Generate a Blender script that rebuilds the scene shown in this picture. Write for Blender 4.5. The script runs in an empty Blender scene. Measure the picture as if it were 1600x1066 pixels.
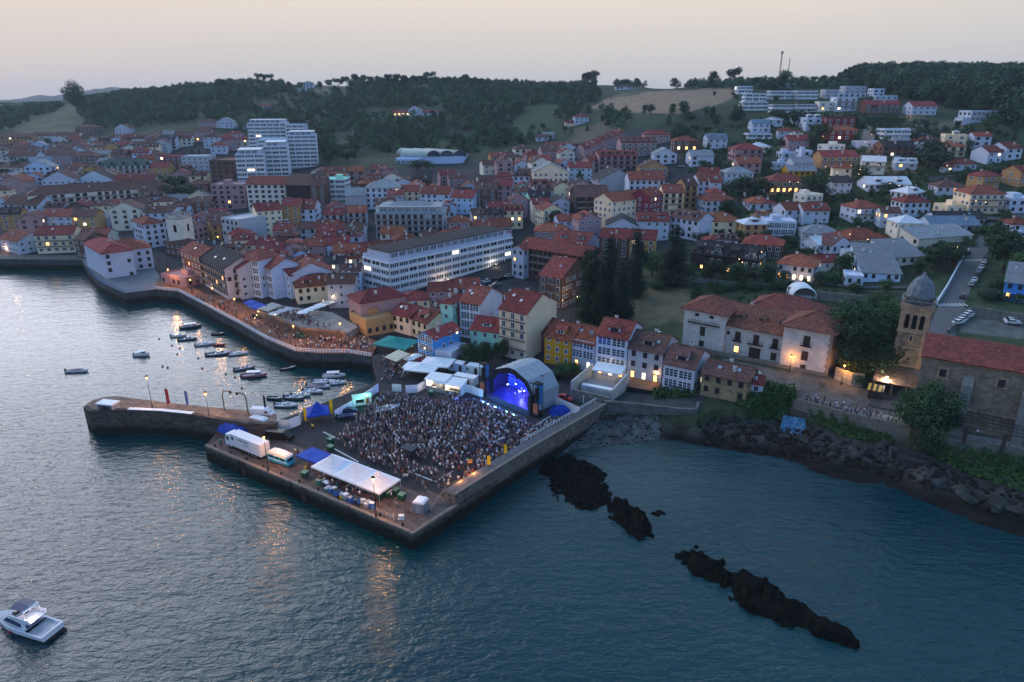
import bpy, bmesh, math, random
import numpy as np
from mathutils import Vector, Matrix
PI = math.pi
R = math.radians
random.seed(7)
RNG = np.random.default_rng(11)
S = bpy.context.scene
COL = S.collection
# ------------------------------------------------------------------ camera
FOC = 1067.0; CX = 800.0; CY = 533.0; CAMZ = 80.0; PIT = R(19.75)
cam_d = bpy.data.cameras.new('camera'); cam = bpy.data.objects.new('camera', cam_d); COL.objects.link(cam)
cam_d.sensor_width = 36.0; cam_d.lens = 36.0*FOC/1600.0; cam_d.clip_start = 1.0; cam_d.clip_end = 60000
cam.location = (0, 0, CAMZ); cam.rotation_euler = (PI/2-PIT, 0, 0)
S.camera = cam
# ------------------------------------------------------------------ world: dusk sky
W = bpy.data.worlds.new('World'); S.world = W; W.use_nodes = True
wn = W.node_tree.nodes; wl = W.node_tree.links; wn.clear()
def nd(nt, typ, **kw):
    n = nt.nodes.new(typ)
    for k, v in kw.items():
        if k.startswith('i_'):
            n.inputs[k[2:].replace('_', ' ')].default_value = v
        else: setattr(n, k, v)
    return n
wt = W.node_tree
tc = nd(wt, 'ShaderNodeTexCoord'); sp = nd(wt, 'ShaderNodeSeparateXYZ'); wl.new(tc.outputs['Generated'], sp.inputs[0])
ramp = nd(wt, 'ShaderNodeValToRGB'); wl.new(sp.outputs['Z'], ramp.inputs[0])
SKY = [(0.0, (.44, .46, .50)), (.03, (.51, .50, .51)), (.12, (.70, .625, .56)), (.20, (1.25, 1.25, 1.30)), (.31, (.72, .84, 1.02)), (.42, (.36, .60, .88)), (1.0, (.30, .52, .80))]
cr = ramp.color_ramp
cr.elements[0].position = SKY[0][0]; cr.elements[0].color = (*SKY[0][1], 1)
cr.elements[1].position = 1.0; cr.elements[1].color = (*SKY[-1][1], 1)
for p, c in SKY[1:-1]:
    e = cr.elements.new(p); e.color = (*c, 1)
# the afterglow stands ahead and to the left of the camera, the sky behind the camera is darker and bluer
dp = nd(wt, 'ShaderNodeVectorMath', operation='DOT_PRODUCT'); wl.new(tc.outputs['Generated'], dp.inputs[0]); dp.inputs[1].default_value = (-.36, .93, 0)
mr = nd(wt, 'ShaderNodeMapRange'); wl.new(dp.outputs['Value'], mr.inputs[0]); mr.inputs[1].default_value = -.6; mr.inputs[2].default_value = .75
back = nd(wt, 'ShaderNodeMix', data_type='RGBA'); wl.new(mr.outputs[0], back.inputs[0])
back.inputs[6].default_value = (.52, .72, .96, 1); back.inputs[7].default_value = (1, 1, 1, 1)
mul = nd(wt, 'ShaderNodeMix', data_type='RGBA', blend_type='MULTIPLY'); mul.inputs[0].default_value = 1
wl.new(ramp.outputs[0], mul.inputs[6]); wl.new(back.outputs[2], mul.inputs[7])
gl = nd(wt, 'ShaderNodeVectorMath', operation='DOT_PRODUCT'); wl.new(tc.outputs['Generated'], gl.inputs[0]); gl.inputs[1].default_value = (-.58, .72, .39)
gp = nd(wt, 'ShaderNodeMapRange', interpolation_type='SMOOTHSTEP'); wl.new(gl.outputs['Value'], gp.inputs[0]); gp.inputs[1].default_value = .84; gp.inputs[2].default_value = 1.0
ge = nd(wt, 'ShaderNodeMapRange', interpolation_type='SMOOTHSTEP'); wl.new(sp.outputs['Z'], ge.inputs[0]); ge.inputs[1].default_value = .11; ge.inputs[2].default_value = .26
gm = nd(wt, 'ShaderNodeMath', operation='MULTIPLY'); wl.new(gp.outputs[0], gm.inputs[0]); wl.new(ge.outputs[0], gm.inputs[1])
gc = nd(wt, 'ShaderNodeMix', data_type='RGBA', blend_type='ADD'); wl.new(gm.outputs[0], gc.inputs[0]); wl.new(mul.outputs[2], gc.inputs[6]); gc.inputs[7].default_value = (2.6, 2.6, 3.0, 1)
gc.clamp_result = False
bg = nd(wt, 'ShaderNodeBackground'); wl.new(gc.outputs[2], bg.inputs[0]); bg.inputs[1].default_value = 1.0
sky = nd(wt, 'ShaderNodeTexSky', sky_type='NISHITA', sun_disc=False, sun_elevation=R(1.0), sun_rotation=R(-38)); bg2 = nd(wt, 'ShaderNodeBackground'); wl.new(sky.outputs[0], bg2.inputs[0]); bg2.inputs[1].default_value = .003
ads = nd(wt, 'ShaderNodeAddShader'); wl.new(bg.outputs[0], ads.inputs[0]); wl.new(bg2.outputs[0], ads.inputs[1])
wo = nd(wt, 'ShaderNodeOutputWorld'); wl.new(ads.outputs[0], wo.inputs[0])
# ------------------------------------------------------------------ weak, very soft sun below the afterglow
sd = bpy.data.lights.new('sun', 'SUN'); sd.energy = .30; sd.angle = R(40); sd.color = (1, .86, .80)
so = bpy.data.objects.new('sun', sd); COL.objects.link(so); so.location = (-300, 300, 400)
so.rotation_euler = Vector((.55, -.42, -.60)).to_track_quat('-Z', 'Y').to_euler()
S.view_settings.view_transform = 'Standard'; S.view_settings.look = 'None'; S.view_settings.exposure = 0.22; S.view_settings.gamma = 1
cy = S.cycles
cy.use_denoising = True; cy.max_bounces = 5; cy.diffuse_bounces = 2; cy.glossy_bounces = 3; cy.transmission_bounces = 2; cy.volume_bounces = 0; cy.transparent_max_bounces = 6
cy.sample_clamp_indirect = 40.0; cy.caustics_reflective = False; cy.caustics_refractive = False
# ------------------------------------------------------------------ pixel <-> world
_cs, _sn = math.cos(PIT), math.sin(PIT)
def ray(px, py):
    u = (px-CX)/FOC; v = (CY-py)/FOC
    return (u, _cs+v*_sn, -_sn+v*_cs)
def P(px, py, z=0.0):
    d = ray(px, py); t = (z-CAMZ)/d[2]
    return (d[0]*t, d[1]*t)
def P3(px, py, z): return (*P(px, py, z), z)
def PY(px, py, Y):
    d = ray(px, py); t = Y/d[1]
    return (d[0]*t, Y, CAMZ+d[2]*t)
def proj(X, Y, Z):
    z = Z-CAMZ; dep = Y*_cs-z*_sn; up = Y*_sn+z*_cs
    return CX+FOC*X/dep, CY-FOC*up/dep, dep
def in_poly(x, y, poly):
    c = False; j = len(poly)-1
    for i in range(len(poly)):
        xi, yi = poly[i]; xj, yj = poly[j]
        if (yi > y) != (yj > y) and x < (xj-xi)*(y-yi)/(yj-yi)+xi: c = not c
        j = i
    return c
def sdist(X, Y, poly):
    """signed distance to polygon, positive inside (numpy)"""
    X = np.asarray(X, float); Y = np.asarray(Y, float)
    best = np.full(X.shape, 1e18); ins = np.zeros(X.shape, bool)
    n = len(poly)
    for i in range(n):
        ax, ay = poly[i]; bx, by = poly[(i+1) % n]
        ex, ey = bx-ax, by-ay; L = ex*ex+ey*ey+1e-12
        t = np.clip(((X-ax)*ex+(Y-ay)*ey)/L, 0, 1)
        d = (X-ax-t*ex)**2+(Y-ay-t*ey)**2
        best = np.minimum(best, d)
        if ay != by:
            ins ^= ((ay > Y) != (by > Y)) & (X < (bx-ax)*(Y-ay)/(by-ay)+ax)
    return np.where(ins, 1, -1)*np.sqrt(best)
# ------------------------------------------------------------------ coast outlines
QZ = 3.5                 # quay level
PZ = 5.0                 # promenade level
PROM = [(-560, 404), (0, 405), (128, 406), (137, 420), (150, 436), (163, 444), (195, 458), (243, 452), (279, 456), (298, 466), (332, 484), (371, 505), (417, 531), (461, 549), (500, 552), (544, 552), (580, 558)]
PROMW = [P(x, y, PZ) for x, y in PROM]
PIER = [(320, 697), (645, 835), (717, 789), (935, 642), (905, 612), (860, 590), (760, 556), (640, 548), (584, 556), (592, 596), (480, 640), (432, 658), (345, 668)]
PIERW = [P(x, y, QZ) for x, y in PIER]
CLIFF = [(940, 630), (1000, 634), (1088, 643), (1120, 634), (1165, 634), (1195, 618), (1238, 622), (1255, 630), (1330, 652), (1400, 667), (1480, 690), (1600, 712), (1900, 765)]
CLIFFW = [P(x, y, 6+min(2, max(0, (x-940)/150))) for x, y in CLIFF]
SHORE = [(865, 712), (905, 700), (960, 697), (1030, 686), (1090, 694), (1160, 708), (1230, 722), (1300, 746), (1380, 762), (1450, 785), (1520, 815), (1600, 840), (1900, 960)]
SHOREW = [P(x, y, 0) for x, y in SHORE]
FAR = [(9000, 300), (9000, 20000), (-9000, 20000), (-9000, PROMW[0][1])]
inset = [(x, y+2.2) for x, y in PROMW]
LAND = inset + [P(600, 590, QZ), P(780, 600, QZ), P(900, 612, QZ)] + CLIFFW + FAR
LANDS = inset + [P(600, 590, QZ), P(780, 600, QZ), P(862, 650, 0)] + SHOREW + FAR
CTRL = []
def cz(*a):
    for px, py, z in a: CTRL.append((*P(px, py, z), z))
def cy_(*a):
    for px, py, Y in a: CTRL.append(PY(px, py, Y))
cy_((0, 370, 375), (0, 340, 420), (0, 300, 490), (0, 260, 590), (0, 235, 690), (0, 215, 800), (0, 190, 930), (0, 174, 1050), (0, 163, 1250),
    (100, 215, 800), (100, 190, 920), (100, 172, 1020), (100, 163, 1150), (200, 205, 800), (200, 180, 900), (200, 160, 980), (200, 150, 1080),
    (300, 300, 480), (300, 260, 570), (300, 230, 660), (300, 205, 740), (300, 180, 830), (300, 155, 920), (300, 137, 1020),
    (400, 230, 660), (400, 190, 780), (400, 160, 880), (400, 133, 1000), (420, 300, 470), (420, 265, 550),
    (550, 240, 600), (550, 210, 680), (550, 180, 780), (550, 150, 880), (550, 133, 960), (600, 400, 318), (600, 350, 375), (600, 300, 450), (600, 265, 520),
    (700, 238, 600), (700, 205, 680), (700, 175, 780), (700, 145, 880), (700, 134, 960),
    (850, 400, 312), (850, 350, 365), (850, 300, 430), (850, 260, 500), (850, 225, 600), (850, 200, 670), (850, 170, 750), (850, 148, 850), (850, 136, 950),
    (1000, 450, 255), (1000, 400, 300), (1000, 350, 345), (1000, 300, 405), (1000, 250, 480), (1000, 205, 560), (1000, 185, 610), (1000, 160, 690), (1000, 142, 800), (1000, 135, 900),
    (1200, 500, 216), (1200, 450, 247), (1200, 400, 288), (1200, 350, 330), (1200, 300, 385), (1200, 250, 445), (1200, 220, 490), (1150, 190, 540), (1150, 165, 610), (1150, 145, 690), (1150, 133, 800),
    (1300, 200, 490), (1300, 170, 560), (1300, 145, 640), (1300, 131, 740),
    (1400, 540, 188), (1400, 480, 220), (1400, 430, 252), (1400, 400, 275), (1400, 350, 315), (1400, 300, 365), (1400, 250, 420),
    (1450, 200, 480), (1450, 170, 540), (1450, 145, 610), (1450, 122, 700),
    (1600, 620, 155), (1600, 540, 185), (1600, 480, 215), (1600, 400, 265), (1600, 350, 305), (1600, 300, 350), (1600, 250, 405), (1600, 200, 460), (1600, 170, 520), (1600, 145, 590), (1600, 125, 680),
    (1900, 620, 150), (1900, 400, 260), (1900, 250, 405), (1900, 170, 520), (1900, 130, 680), (-400, 370, 375), (-400, 260, 590), (-400, 190, 930), (-400, 165, 1250))
cz((0, 398, 5), (120, 398, 5), (200, 415, 5), (240, 430, 5), (320, 460, 5), (420, 500, 5), (500, 500, 5), (560, 530, 5), (600, 520, 4.6), (600, 470, 6), (600, 430, 6.5), (460, 440, 5.5), (300, 400, 6), (350, 350, 9), (200, 350, 7.5),
   (600, 560, 3.3), (700, 560, 3.3), (800, 560, 3.6), (880, 585, 3.6), (700, 520, 4.2), (860, 530, 5), (760, 470, 6.2), (870, 470, 7), (870, 563, 4.6), (955, 578, 5), (1060, 615, 6), (1000, 530, 7), (1010, 500, 8),
   (1120, 600, 7), (1200, 570, 8.6), (1300, 600, 8.6), (1380, 610, 8.6), (1340, 640, 8.2), (1400, 655, 8.2), (1500, 680, 8.2), (1600, 700, 8.2), (1800, 730, 8.2), (1150, 540, 9), (1480, 600, 9.5))
for Xf in (-1500, -500, 300, 1200):
    CTRL += [(Xf, 1500, 62), (Xf, 2600, 35)]
C_ = np.array(CTRL); CN = len(C_)
def _feat(X, Y):
    r = np.hypot(X, Y); return np.stack([np.arctan2(X, Y)*2.2, np.log(r)], -1)
_cf = _feat(C_[:, 0], C_[:, 1])
_D = np.sqrt(((_cf[:, None]-_cf[None])**2).sum(-1)+1e-4)
_A = np.zeros((CN+3, CN+3)); _A[:CN, :CN] = _D-np.eye(CN)*.006; _A[:CN, CN:] = np.c_[np.ones(CN), _cf]; _A[CN:, :CN] = _A[:CN, CN:].T
_w = np.linalg.solve(_A, np.r_[C_[:, 2], 0, 0, 0])
def base_h(X, Y):
    f = _feat(X, Y); sh = f.shape[:-1]; f = f.reshape(-1, 2); out = np.zeros(len(f))
    for i in range(0, len(f), 20000):
        g = f[i:i+20000]
        d = np.sqrt(((g[:, None]-_cf[None])**2).sum(-1)+1e-4)
        out[i:i+20000] = d@_w[:CN]+_w[CN]+g@_w[CN+1:]
    return out.reshape(sh)
def vnoise(X, Y, s, seed=0):
    """cheap smooth value noise, numpy"""
    x = X/s; y = Y/s; xi = np.floor(x).astype(np.int64); yi = np.floor(y).astype(np.int64); fx = x-xi; fy = y-yi
    def h(a, b):
        n = (a*374761393+b*668265263+seed*1442695041) & 0x7fffffff
        n = ((n ^ (n >> 13))*1274126177) & 0x7fffffff
        return ((n ^ (n >> 16)) & 0xffff)/65535.0
    u = fx*fx*(3-2*fx); v = fy*fy*(3-2*fy)
    return (h(xi, yi)*(1-u)+h(xi+1, yi)*u)*(1-v)+(h(xi, yi+1)*(1-u)+h(xi+1, yi+1)*u)*v
def hgt(X, Y):
    X = np.asarray(X, float); Y = np.asarray(Y, float)
    h = base_h(X, Y)
    r = np.hypot(X, Y)
    h = np.where(r > 1300, np.minimum(h, 70+0*h), h)
    h = np.maximum(h, 3.1)
    d1 = sdist(X, Y, LAND); d2 = sdist(X, Y, LANDS)
    t = np.clip(-d1/np.maximum(-d1+d2, .01), 0, 1)
    rock = (vnoise(X, Y, 5, 3)-.5)*2.2+(vnoise(X, Y, 1.9, 5)-.5)*1.3
    zc = 3.6*(1-t)**1.1+rock*np.clip(1-np.abs(t-.5)*1.4, 0, 1)*.8
    zs = .0+.22*d2
    out = np.where(d1 >= 0, h, np.where(d2 >= 0, zc, np.maximum(zs, -6)))
    return out
def h1(x, y): return float(hgt(np.array([x]), np.array([y]))[0])
_ts = np.geomspace(110, 1700, 520)
def hit(px, py, H=0.0):
    """point on the terrain raised by H that shows at this pixel -> X, Y, ground z"""
    d = ray(px, py); hl = d[1]
    X = d[0]/hl*_ts; Y = _ts.copy(); Z = CAMZ+d[2]/hl*_ts
    g = hgt(X, Y)+H-Z
    k = np.argmax(g > 0)
    if g[k] <= 0: k = len(_ts)-1
    k = max(k, 1)
    a = g[k-1]/(g[k-1]-g[k]+1e-9); Yh = _ts[k-1]+(_ts[k]-_ts[k-1])*min(max(a, 0), 1)
    Xh = d[0]/hl*Yh
    return Xh, Yh, h1(Xh, Yh)
# ------------------------------------------------------------------ materials
MATS = {}
def rgb(c):
    if isinstance(c, str):
        v = [int(c[i:i+2], 16)/255 for i in (0, 2, 4)]
        return tuple((x/12.92 if x <= .04045 else ((x+.055)/1.055)**2.4) for x in v)
    return c
def mat(name, col, rough=.8, var=.18, scale=.6, metal=0, emit=None, es=0, bump=0, bscale=8, spec=.15, rnd=0, col2=None, coat=0):
    if name in MATS: return MATS[name]
    m = bpy.data.materials.new(name); m.use_nodes = True; nt = m.node_tree; N = nt.nodes; L = nt.links
    b = N['Principled BSDF']; c = rgb(col); c2 = rgb(col2) if col2 else tuple(x*(1-var) for x in c); c1 = c if col2 else tuple(min(1, x*(1+var)) for x in c)
    b.inputs['Roughness'].default_value = rough; b.inputs['Metallic'].default_value = metal; b.inputs['Specular IOR Level'].default_value = spec
    t = nd(nt, 'ShaderNodeTexCoord'); no = nd(nt, 'ShaderNodeTexNoise'); no.inputs['Scale'].default_value = scale; no.inputs['Detail'].default_value = 5; no.inputs['Roughness'].default_value = .65
    L.new(t.outputs['Object'], no.inputs[0])
    mx = nd(nt, 'ShaderNodeMix', data_type='RGBA'); mp = nd(nt, 'ShaderNodeMapRange'); mp.inputs[1].default_value = .3; mp.inputs[2].default_value = .7
    L.new(no.outputs[0], mp.inputs[0]); L.new(mp.outputs[0], mx.inputs[0]); mx.inputs[6].default_value = (*c1, 1); mx.inputs[7].default_value = (*c2, 1)
    o = mx.outputs[2]
    if rnd:
        oi = nd(nt, 'ShaderNodeObjectInfo'); hs = nd(nt, 'ShaderNodeHueSaturation'); m2 = nd(nt, 'ShaderNodeMapRange'); m2.inputs[3].default_value = 1-rnd; m2.inputs[4].default_value = 1+rnd
        L.new(oi.outputs['Random'], m2.inputs[0]); L.new(m2.outputs[0], hs.inputs['Value'])
        m3 = nd(nt, 'ShaderNodeMath', operation='MULTIPLY'); m3.inputs[1].default_value = 7.31; L.new(oi.outputs['Random'], m3.inputs[0])
        m4 = nd(nt, 'ShaderNodeMath', operation='FRACT'); L.new(m3.outputs[0], m4.inputs[0])
        m5 = nd(nt, 'ShaderNodeMapRange'); m5.inputs[3].default_value = .488; m5.inputs[4].default_value = .512; L.new(m4.outputs[0], m5.inputs[0]); L.new(m5.outputs[0], hs.inputs['Hue'])
        L.new(o, hs.inputs['Color']); o = hs.outputs[0]
    L.new(o, b.inputs['Base Color'])
    if emit:
        b.inputs['Emission Color'].default_value = (*rgb(emit), 1); b.inputs['Emission Strength'].default_value = es
    if bump:
        n2 = nd(nt, 'ShaderNodeTexNoise'); n2.inputs['Scale'].default_value = bscale; n2.inputs['Detail'].default_value = 4; L.new(t.outputs['Object'], n2.inputs[0])
        bp = nd(nt, 'ShaderNodeBump'); bp.inputs['Strength'].default_value = bump; bp.inputs['Distance'].default_value = .15; L.new(n2.outputs[0], bp.inputs['Height']); L.new(bp.outputs[0], b.inputs['Normal'])
    MATS[name] = m; return m
def tile_mat(name, col, col2, rnd=.25):
    """clay tile roof: rows of tiles by a wave, patches of older tiles"""
    m = mat(name, col, .85, scale=.35, rnd=rnd, col2=col2); nt = m.node_tree; L = nt.links; b = nt.nodes['Principled BSDF']
    t = nd(nt, 'ShaderNodeTexCoord')
    v = nd(nt, 'ShaderNodeTexVoronoi'); v.inputs['Scale'].default_value = 1.6; L.new(t.outputs['Object'], v.inputs[0])
    old = b.inputs['Base Color'].links[0].from_socket
    mx = nd(nt, 'ShaderNodeMix', data_type='RGBA', blend_type='MULTIPLY'); mx.inputs[0].default_value = .75
    cr2 = nd(nt, 'ShaderNodeMapRange'); cr2.inputs[3].default_value = .55; cr2.inputs[4].default_value = 1.35; sx = nd(nt, 'ShaderNodeSeparateColor'); L.new(v.outputs['Color'], sx.inputs[0]); L.new(sx.outputs[0], cr2.inputs[0])
    L.new(old, mx.inputs[6]); L.new(cr2.outputs[0], mx.inputs[7]); L.new(mx.outputs[2], b.inputs['Base Color'])
    w = nd(nt, 'ShaderNodeTexWave', bands_direction='X'); w.inputs['Scale'].default_value = 1.1; w.inputs['Distortion'].default_value = .6; L.new(t.outputs['Object'], w.inputs[0])
    bp = nd(nt, 'ShaderNodeBump'); bp.inputs['Strength'].default_value = .7; bp.inputs['Distance'].default_value = .12; L.new(w.outputs[0], bp.inputs['Height']); L.new(bp.outputs[0], b.inputs['Normal'])
    return m
def brick_mat(name, c1, c2, mortar, sc=1.0, bw=.6, rh=.3):
    """coursed stone or brick in object space, mapped by height and the longer run"""
    m = mat(name, c1, .9); nt = m.node_tree; L = nt.links; b = nt.nodes['Principled BSDF']
    t = nd(nt, 'ShaderNodeTexCoord'); s = nd(nt, 'ShaderNodeSeparateXYZ'); L.new(t.outputs['Object'], s.inputs[0])
    a = nd(nt, 'ShaderNodeMath', operation='ADD'); L.new(s.outputs[0], a.inputs[0]); L.new(s.outputs[1], a.inputs[1])
    cb = nd(nt, 'ShaderNodeCombineXYZ'); L.new(a.outputs[0], cb.inputs[0]); L.new(s.outputs[2], cb.inputs[1])
    br = nd(nt, 'ShaderNodeTexBrick'); br.inputs['Scale'].default_value = sc; br.inputs['Brick Width'].default_value = bw; br.inputs['Row Height'].default_value = rh; br.inputs['Mortar Size'].default_value = .03
    br.inputs['Color1'].default_value = (*rgb(c1), 1); br.inputs['Color2'].default_value = (*rgb(c2), 1); br.inputs['Mortar'].default_value = (*rgb(mortar), 1)
    L.new(cb.outputs[0], br.inputs[0])
    no = nd(nt, 'ShaderNodeTexNoise'); no.inputs['Scale'].default_value = .5; no.inputs['Detail'].default_value = 6; no.inputs['Roughness'].default_value = .7; L.new(t.outputs['Object'], no.inputs[0])
    mp = nd(nt, 'ShaderNodeMapRange'); mp.inputs[1].default_value = .3; mp.inputs[2].default_value = .7; mp.inputs[3].default_value = .55; mp.inputs[4].default_value = 1.3; L.new(no.outputs[0], mp.inputs[0])
    mx = nd(nt, 'ShaderNodeMix', data_type='RGBA', blend_type='MULTIPLY'); mx.inputs[0].default_value = 1; L.new(br.outputs[0], mx.inputs[6]); L.new(mp.outputs[0], mx.inputs[7]); L.new(mx.outputs[2], b.inputs['Base Color'])
    bp = nd(nt, 'ShaderNodeBump'); bp.inputs['Strength'].default_value = .5; bp.inputs['Distance'].default_value = .08; L.new(br.outputs['Fac'], bp.inputs['Height']); bp.invert = True; L.new(bp.outputs[0], b.inputs['Normal'])
    return m
# ------------------------------------------------------------------ mesh building
class MB:
    def __init__(s): s.v = []; s.f = []; s.m = []
    def face(s, pts, m=0):
        k = len(s.v); s.v += [tuple(p) for p in pts]; s.f.append(tuple(range(k, k+len(pts)))); s.m.append(m)
    def box(s, c, d, m=0, rz=0.0, taper=1.0):
        cx, cy2, cz2 = c; dx, dy, dz = d[0]/2, d[1]/2, d[2]/2; ca, sa = math.cos(rz), math.sin(rz); k = len(s.v)
        for z, q in ((-dz, 1), (dz, taper)):
            for x, y in ((-dx, -dy), (dx, -dy), (dx, dy), (-dx, dy)):
                x *= q; y *= q
                s.v.append((cx+x*ca-y*sa, cy2+x*sa+y*ca, cz2+z))
        for f in ((0, 3, 2, 1), (4, 5, 6, 7), (0, 1, 5, 4), (1, 2, 6, 5), (2, 3, 7, 6), (3, 0, 4, 7)):
            s.f.append(tuple(k+i for i in f)); s.m.append(m)
        return s
    def bx(s, x0, x1, y0, y1, z0, z1, m=0): return s.box(((x0+x1)/2, (y0+y1)/2, (z0+z1)/2), (x1-x0, y1-y0, z1-z0), m)
    def prism(s, poly, z0, z1, m=0, mt=None, cap=True):
        n = len(poly); k = len(s.v)
        a = sum(poly[i][0]*poly[(i+1) % n][1]-poly[(i+1) % n][0]*poly[i][1] for i in range(n))
        if a < 0: poly = poly[::-1]
        zz0 = z0 if hasattr(z0, '__len__') else [z0]*n; zz1 = z1 if hasattr(z1, '__len__') else [z1]*n
        if a < 0 and hasattr(z1, '__len__'): zz1 = zz1[::-1]
        s.v += [(x, y, zz0[i]) for i, (x, y) in enumerate(poly)]+[(x, y, zz1[i]) for i, (x, y) in enumerate(poly)]
        for i in range(n):
            j = (i+1) % n; s.f.append((k+i, k+j, k+n+j, k+n+i)); s.m.append(m)
        if cap:
            s.f.append(tuple(k+n+i for i in range(n))); s.m.append(m if mt is None else mt)
            s.f.append(tuple(k+n-1-i for i in range(n))); s.m.append(m)
        return s
    def tube(s, a, b, r0, r1=None, n=8, m=0, cap=True):
        a = Vector(a); b = Vector(b); r1 = r0 if r1 is None else r1; d = (b-a)
        if d.length < 1e-6: return s
        d.normalize(); u = d.orthogonal().normalized(); w = d.cross(u); k = len(s.v)
        for q, r in ((a, r0), (b, r1)):
            for i in range(n):
                t = 2*PI*i/n; p = q+u*(math.cos(t)*r)+w*(math.sin(t)*r); s.v.append(tuple(p))
        for i in range(n):
            j = (i+1) % n; s.f.append((k+i, k+j, k+n+j, k+n+i)); s.m.append(m)
        if cap:
            s.f.append(tuple(k+n+i for i in range(n))); s.m.append(m); s.f.append(tuple(k+n-1-i for i in range(n))); s.m.append(m)
        return s
    def lathe(s, c, prof, n=16, m=0):
        """prof: list of (r, z)"""
        k = len(s.v)
        for r, z in prof:
            for i in range(n):
                t = 2*PI*i/n; s.v.append((c[0]+math.cos(t)*r, c[1]+math.sin(t)*r, c[2]+z))
        for q in range(len(prof)-1):
            for i in range(n):
                j = (i+1) % n; s.f.append((k+q*n+i, k+q*n+j, k+(q+1)*n+j, k+(q+1)*n+i)); s.m.append(m)
        s.f.append(tuple(k+n-1-i for i in range(n))); s.m.append(m)
        s.f.append(tuple(k+(len(prof)-1)*n+i for i in range(n))); s.m.append(m)
        return s
    def loft(s, rings, m=0, closed=True):
        k = len(s.v); n = len(rings[0])
        for r in rings: s.v += [tuple(p) for p in r]
        for q in range(len(rings)-1):
            for i in range(n if closed else n-1):
                j = (i+1) % n; s.f.append((k+q*n+i, k+q*n+j, k+(q+1)*n+j, k+(q+1)*n+i)); s.m.append(m)
        if closed:
            s.f.append(tuple(k+n-1-i for i in range(n))); s.m.append(m); s.f.append(tuple(k+(len(rings)-1)*n+i for i in range(n))); s.m.append(m)
        return s
    def mesh(s, name, mats, smooth=False):
        me = bpy.data.meshes.new(name); me.from_pydata(s.v, [], s.f)
        for q in (mats if isinstance(mats, (list, tuple)) else [mats]): me.materials.append(q)
        me.polygons.foreach_set('material_index', s.m)
        if smooth: me.polygons.foreach_set('use_smooth', [True]*len(s.f))
        me.update(); return me
    def build(s, name, mats, parent=None, loc=(0, 0, 0), rz=0, smooth=False):
        return link(name, s.mesh(name, mats, smooth), parent, loc, rz)
def link(name, me, parent=None, loc=(0, 0, 0), rz=0, scale=None):
    o = bpy.data.objects.new(name, me); COL.objects.link(o); o.location = loc
    if rz: o.rotation_euler = (0, 0, rz)
    if scale: o.scale = scale
    if parent: o.parent = parent
    return o
def tag(o, label=None, cat=None, group=None, kind=None):
    if label: o['label'] = label
    if cat: o['category'] = cat
    if group: o['group'] = group
    if kind: o['kind'] = kind
    return o
def thing(name, label, cat, loc=(0, 0, 0), rz=0, group=None):
    o = bpy.data.objects.new(name, None); COL.objects.link(o); o.location = loc; o.rotation_euler = (0, 0, rz); o.empty_display_size = .5
    return tag(o, label, cat, group)
KIDS = {}
def dup(root, loc, rz=0, label=None, group=None, scale=None):
    r = root.copy(); COL.objects.link(r); r.location = loc; r.rotation_euler = (0, 0, rz)
    if scale: r.scale = (scale,)*3 if not hasattr(scale, '__len__') else scale
    if label: r['label'] = label
    if group: r['group'] = group
    if root.name not in KIDS: KIDS[root.name] = [(c, list(c.children)) for c in root.children]
    for ch, gs in KIDS[root.name]:
        c = ch.copy(); COL.objects.link(c); c.parent = r
        for g in gs:
            d = g.copy(); COL.objects.link(d); d.parent = c
    return r
def ang(p, q): return math.atan2(q[1]-p[1], q[0]-p[0])
# ---- labels that single a thing out: own look + the landmark beside it + its place among its look-alikes
LANDMARKS = [(690, 400, 'long white apartment block'), (960, 430, 'dark cypress clump'), (1440, 520, 'domed church tower'), (1200, 510, 'old palace'), (810, 600, 'concert stage'),
 (400, 240, 'white banded tower blocks'), (680, 245, 'vaulted sports hall'), (1060, 155, 'dry brown field'), (1450, 140, 'wooded right hill'), (195, 260, 'green-roofed hotel'), (280, 350, 'square white belfry'),
 (190, 405, 'white house on the point'), (160, 310, 'long beige apartment block'), (640, 340, 'grey mansard block'), (1130, 395, 'black-roofed terrace'), (860, 430, 'striped brown apartments'), (1360, 225, 'steep lit street'),
 (1545, 183, 'white glass villa'), (1510, 450, 'street of parked cars'), (985, 235, 'red terraced rows'), (1385, 425, 'grey workshop sheds'), (590, 480, 'pink terrace building'), (1218, 105, 'hilltop mast'), (640, 173, 'lit farmhouse'),
 (1050, 470, 'walled meadow'), (500, 450, 'red-roofed restaurant'), (370, 420, 'black-roofed harbour block'), (860, 285, 'green glass block'), (1390, 278, 'big white-roofed house')]
AUTO = []
def auto_label(o, base, px, py):
    best = min(LANDMARKS, key=lambda l: (l[0]-px)**2+((l[1]-py)*1.6)**2)
    dx, dy = px-best[0], (py-best[1])*1.3
    if abs(dx) > abs(dy): rel = 'right of the ' if dx > 0 else 'left of the '
    else: rel = 'before the ' if dy > 0 else 'behind the '
    AUTO.append((o, base+' '+rel+best[2], px, py))
ORD = ['leftmost', 'second', 'third', 'fourth', 'fifth', 'sixth', 'seventh', 'eighth', 'ninth', 'tenth', 'eleventh', 'twelfth', 'thirteenth', 'fourteenth', 'fifteenth', 'sixteenth', 'seventeenth', 'eighteenth', 'nineteenth', 'twentieth']
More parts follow.
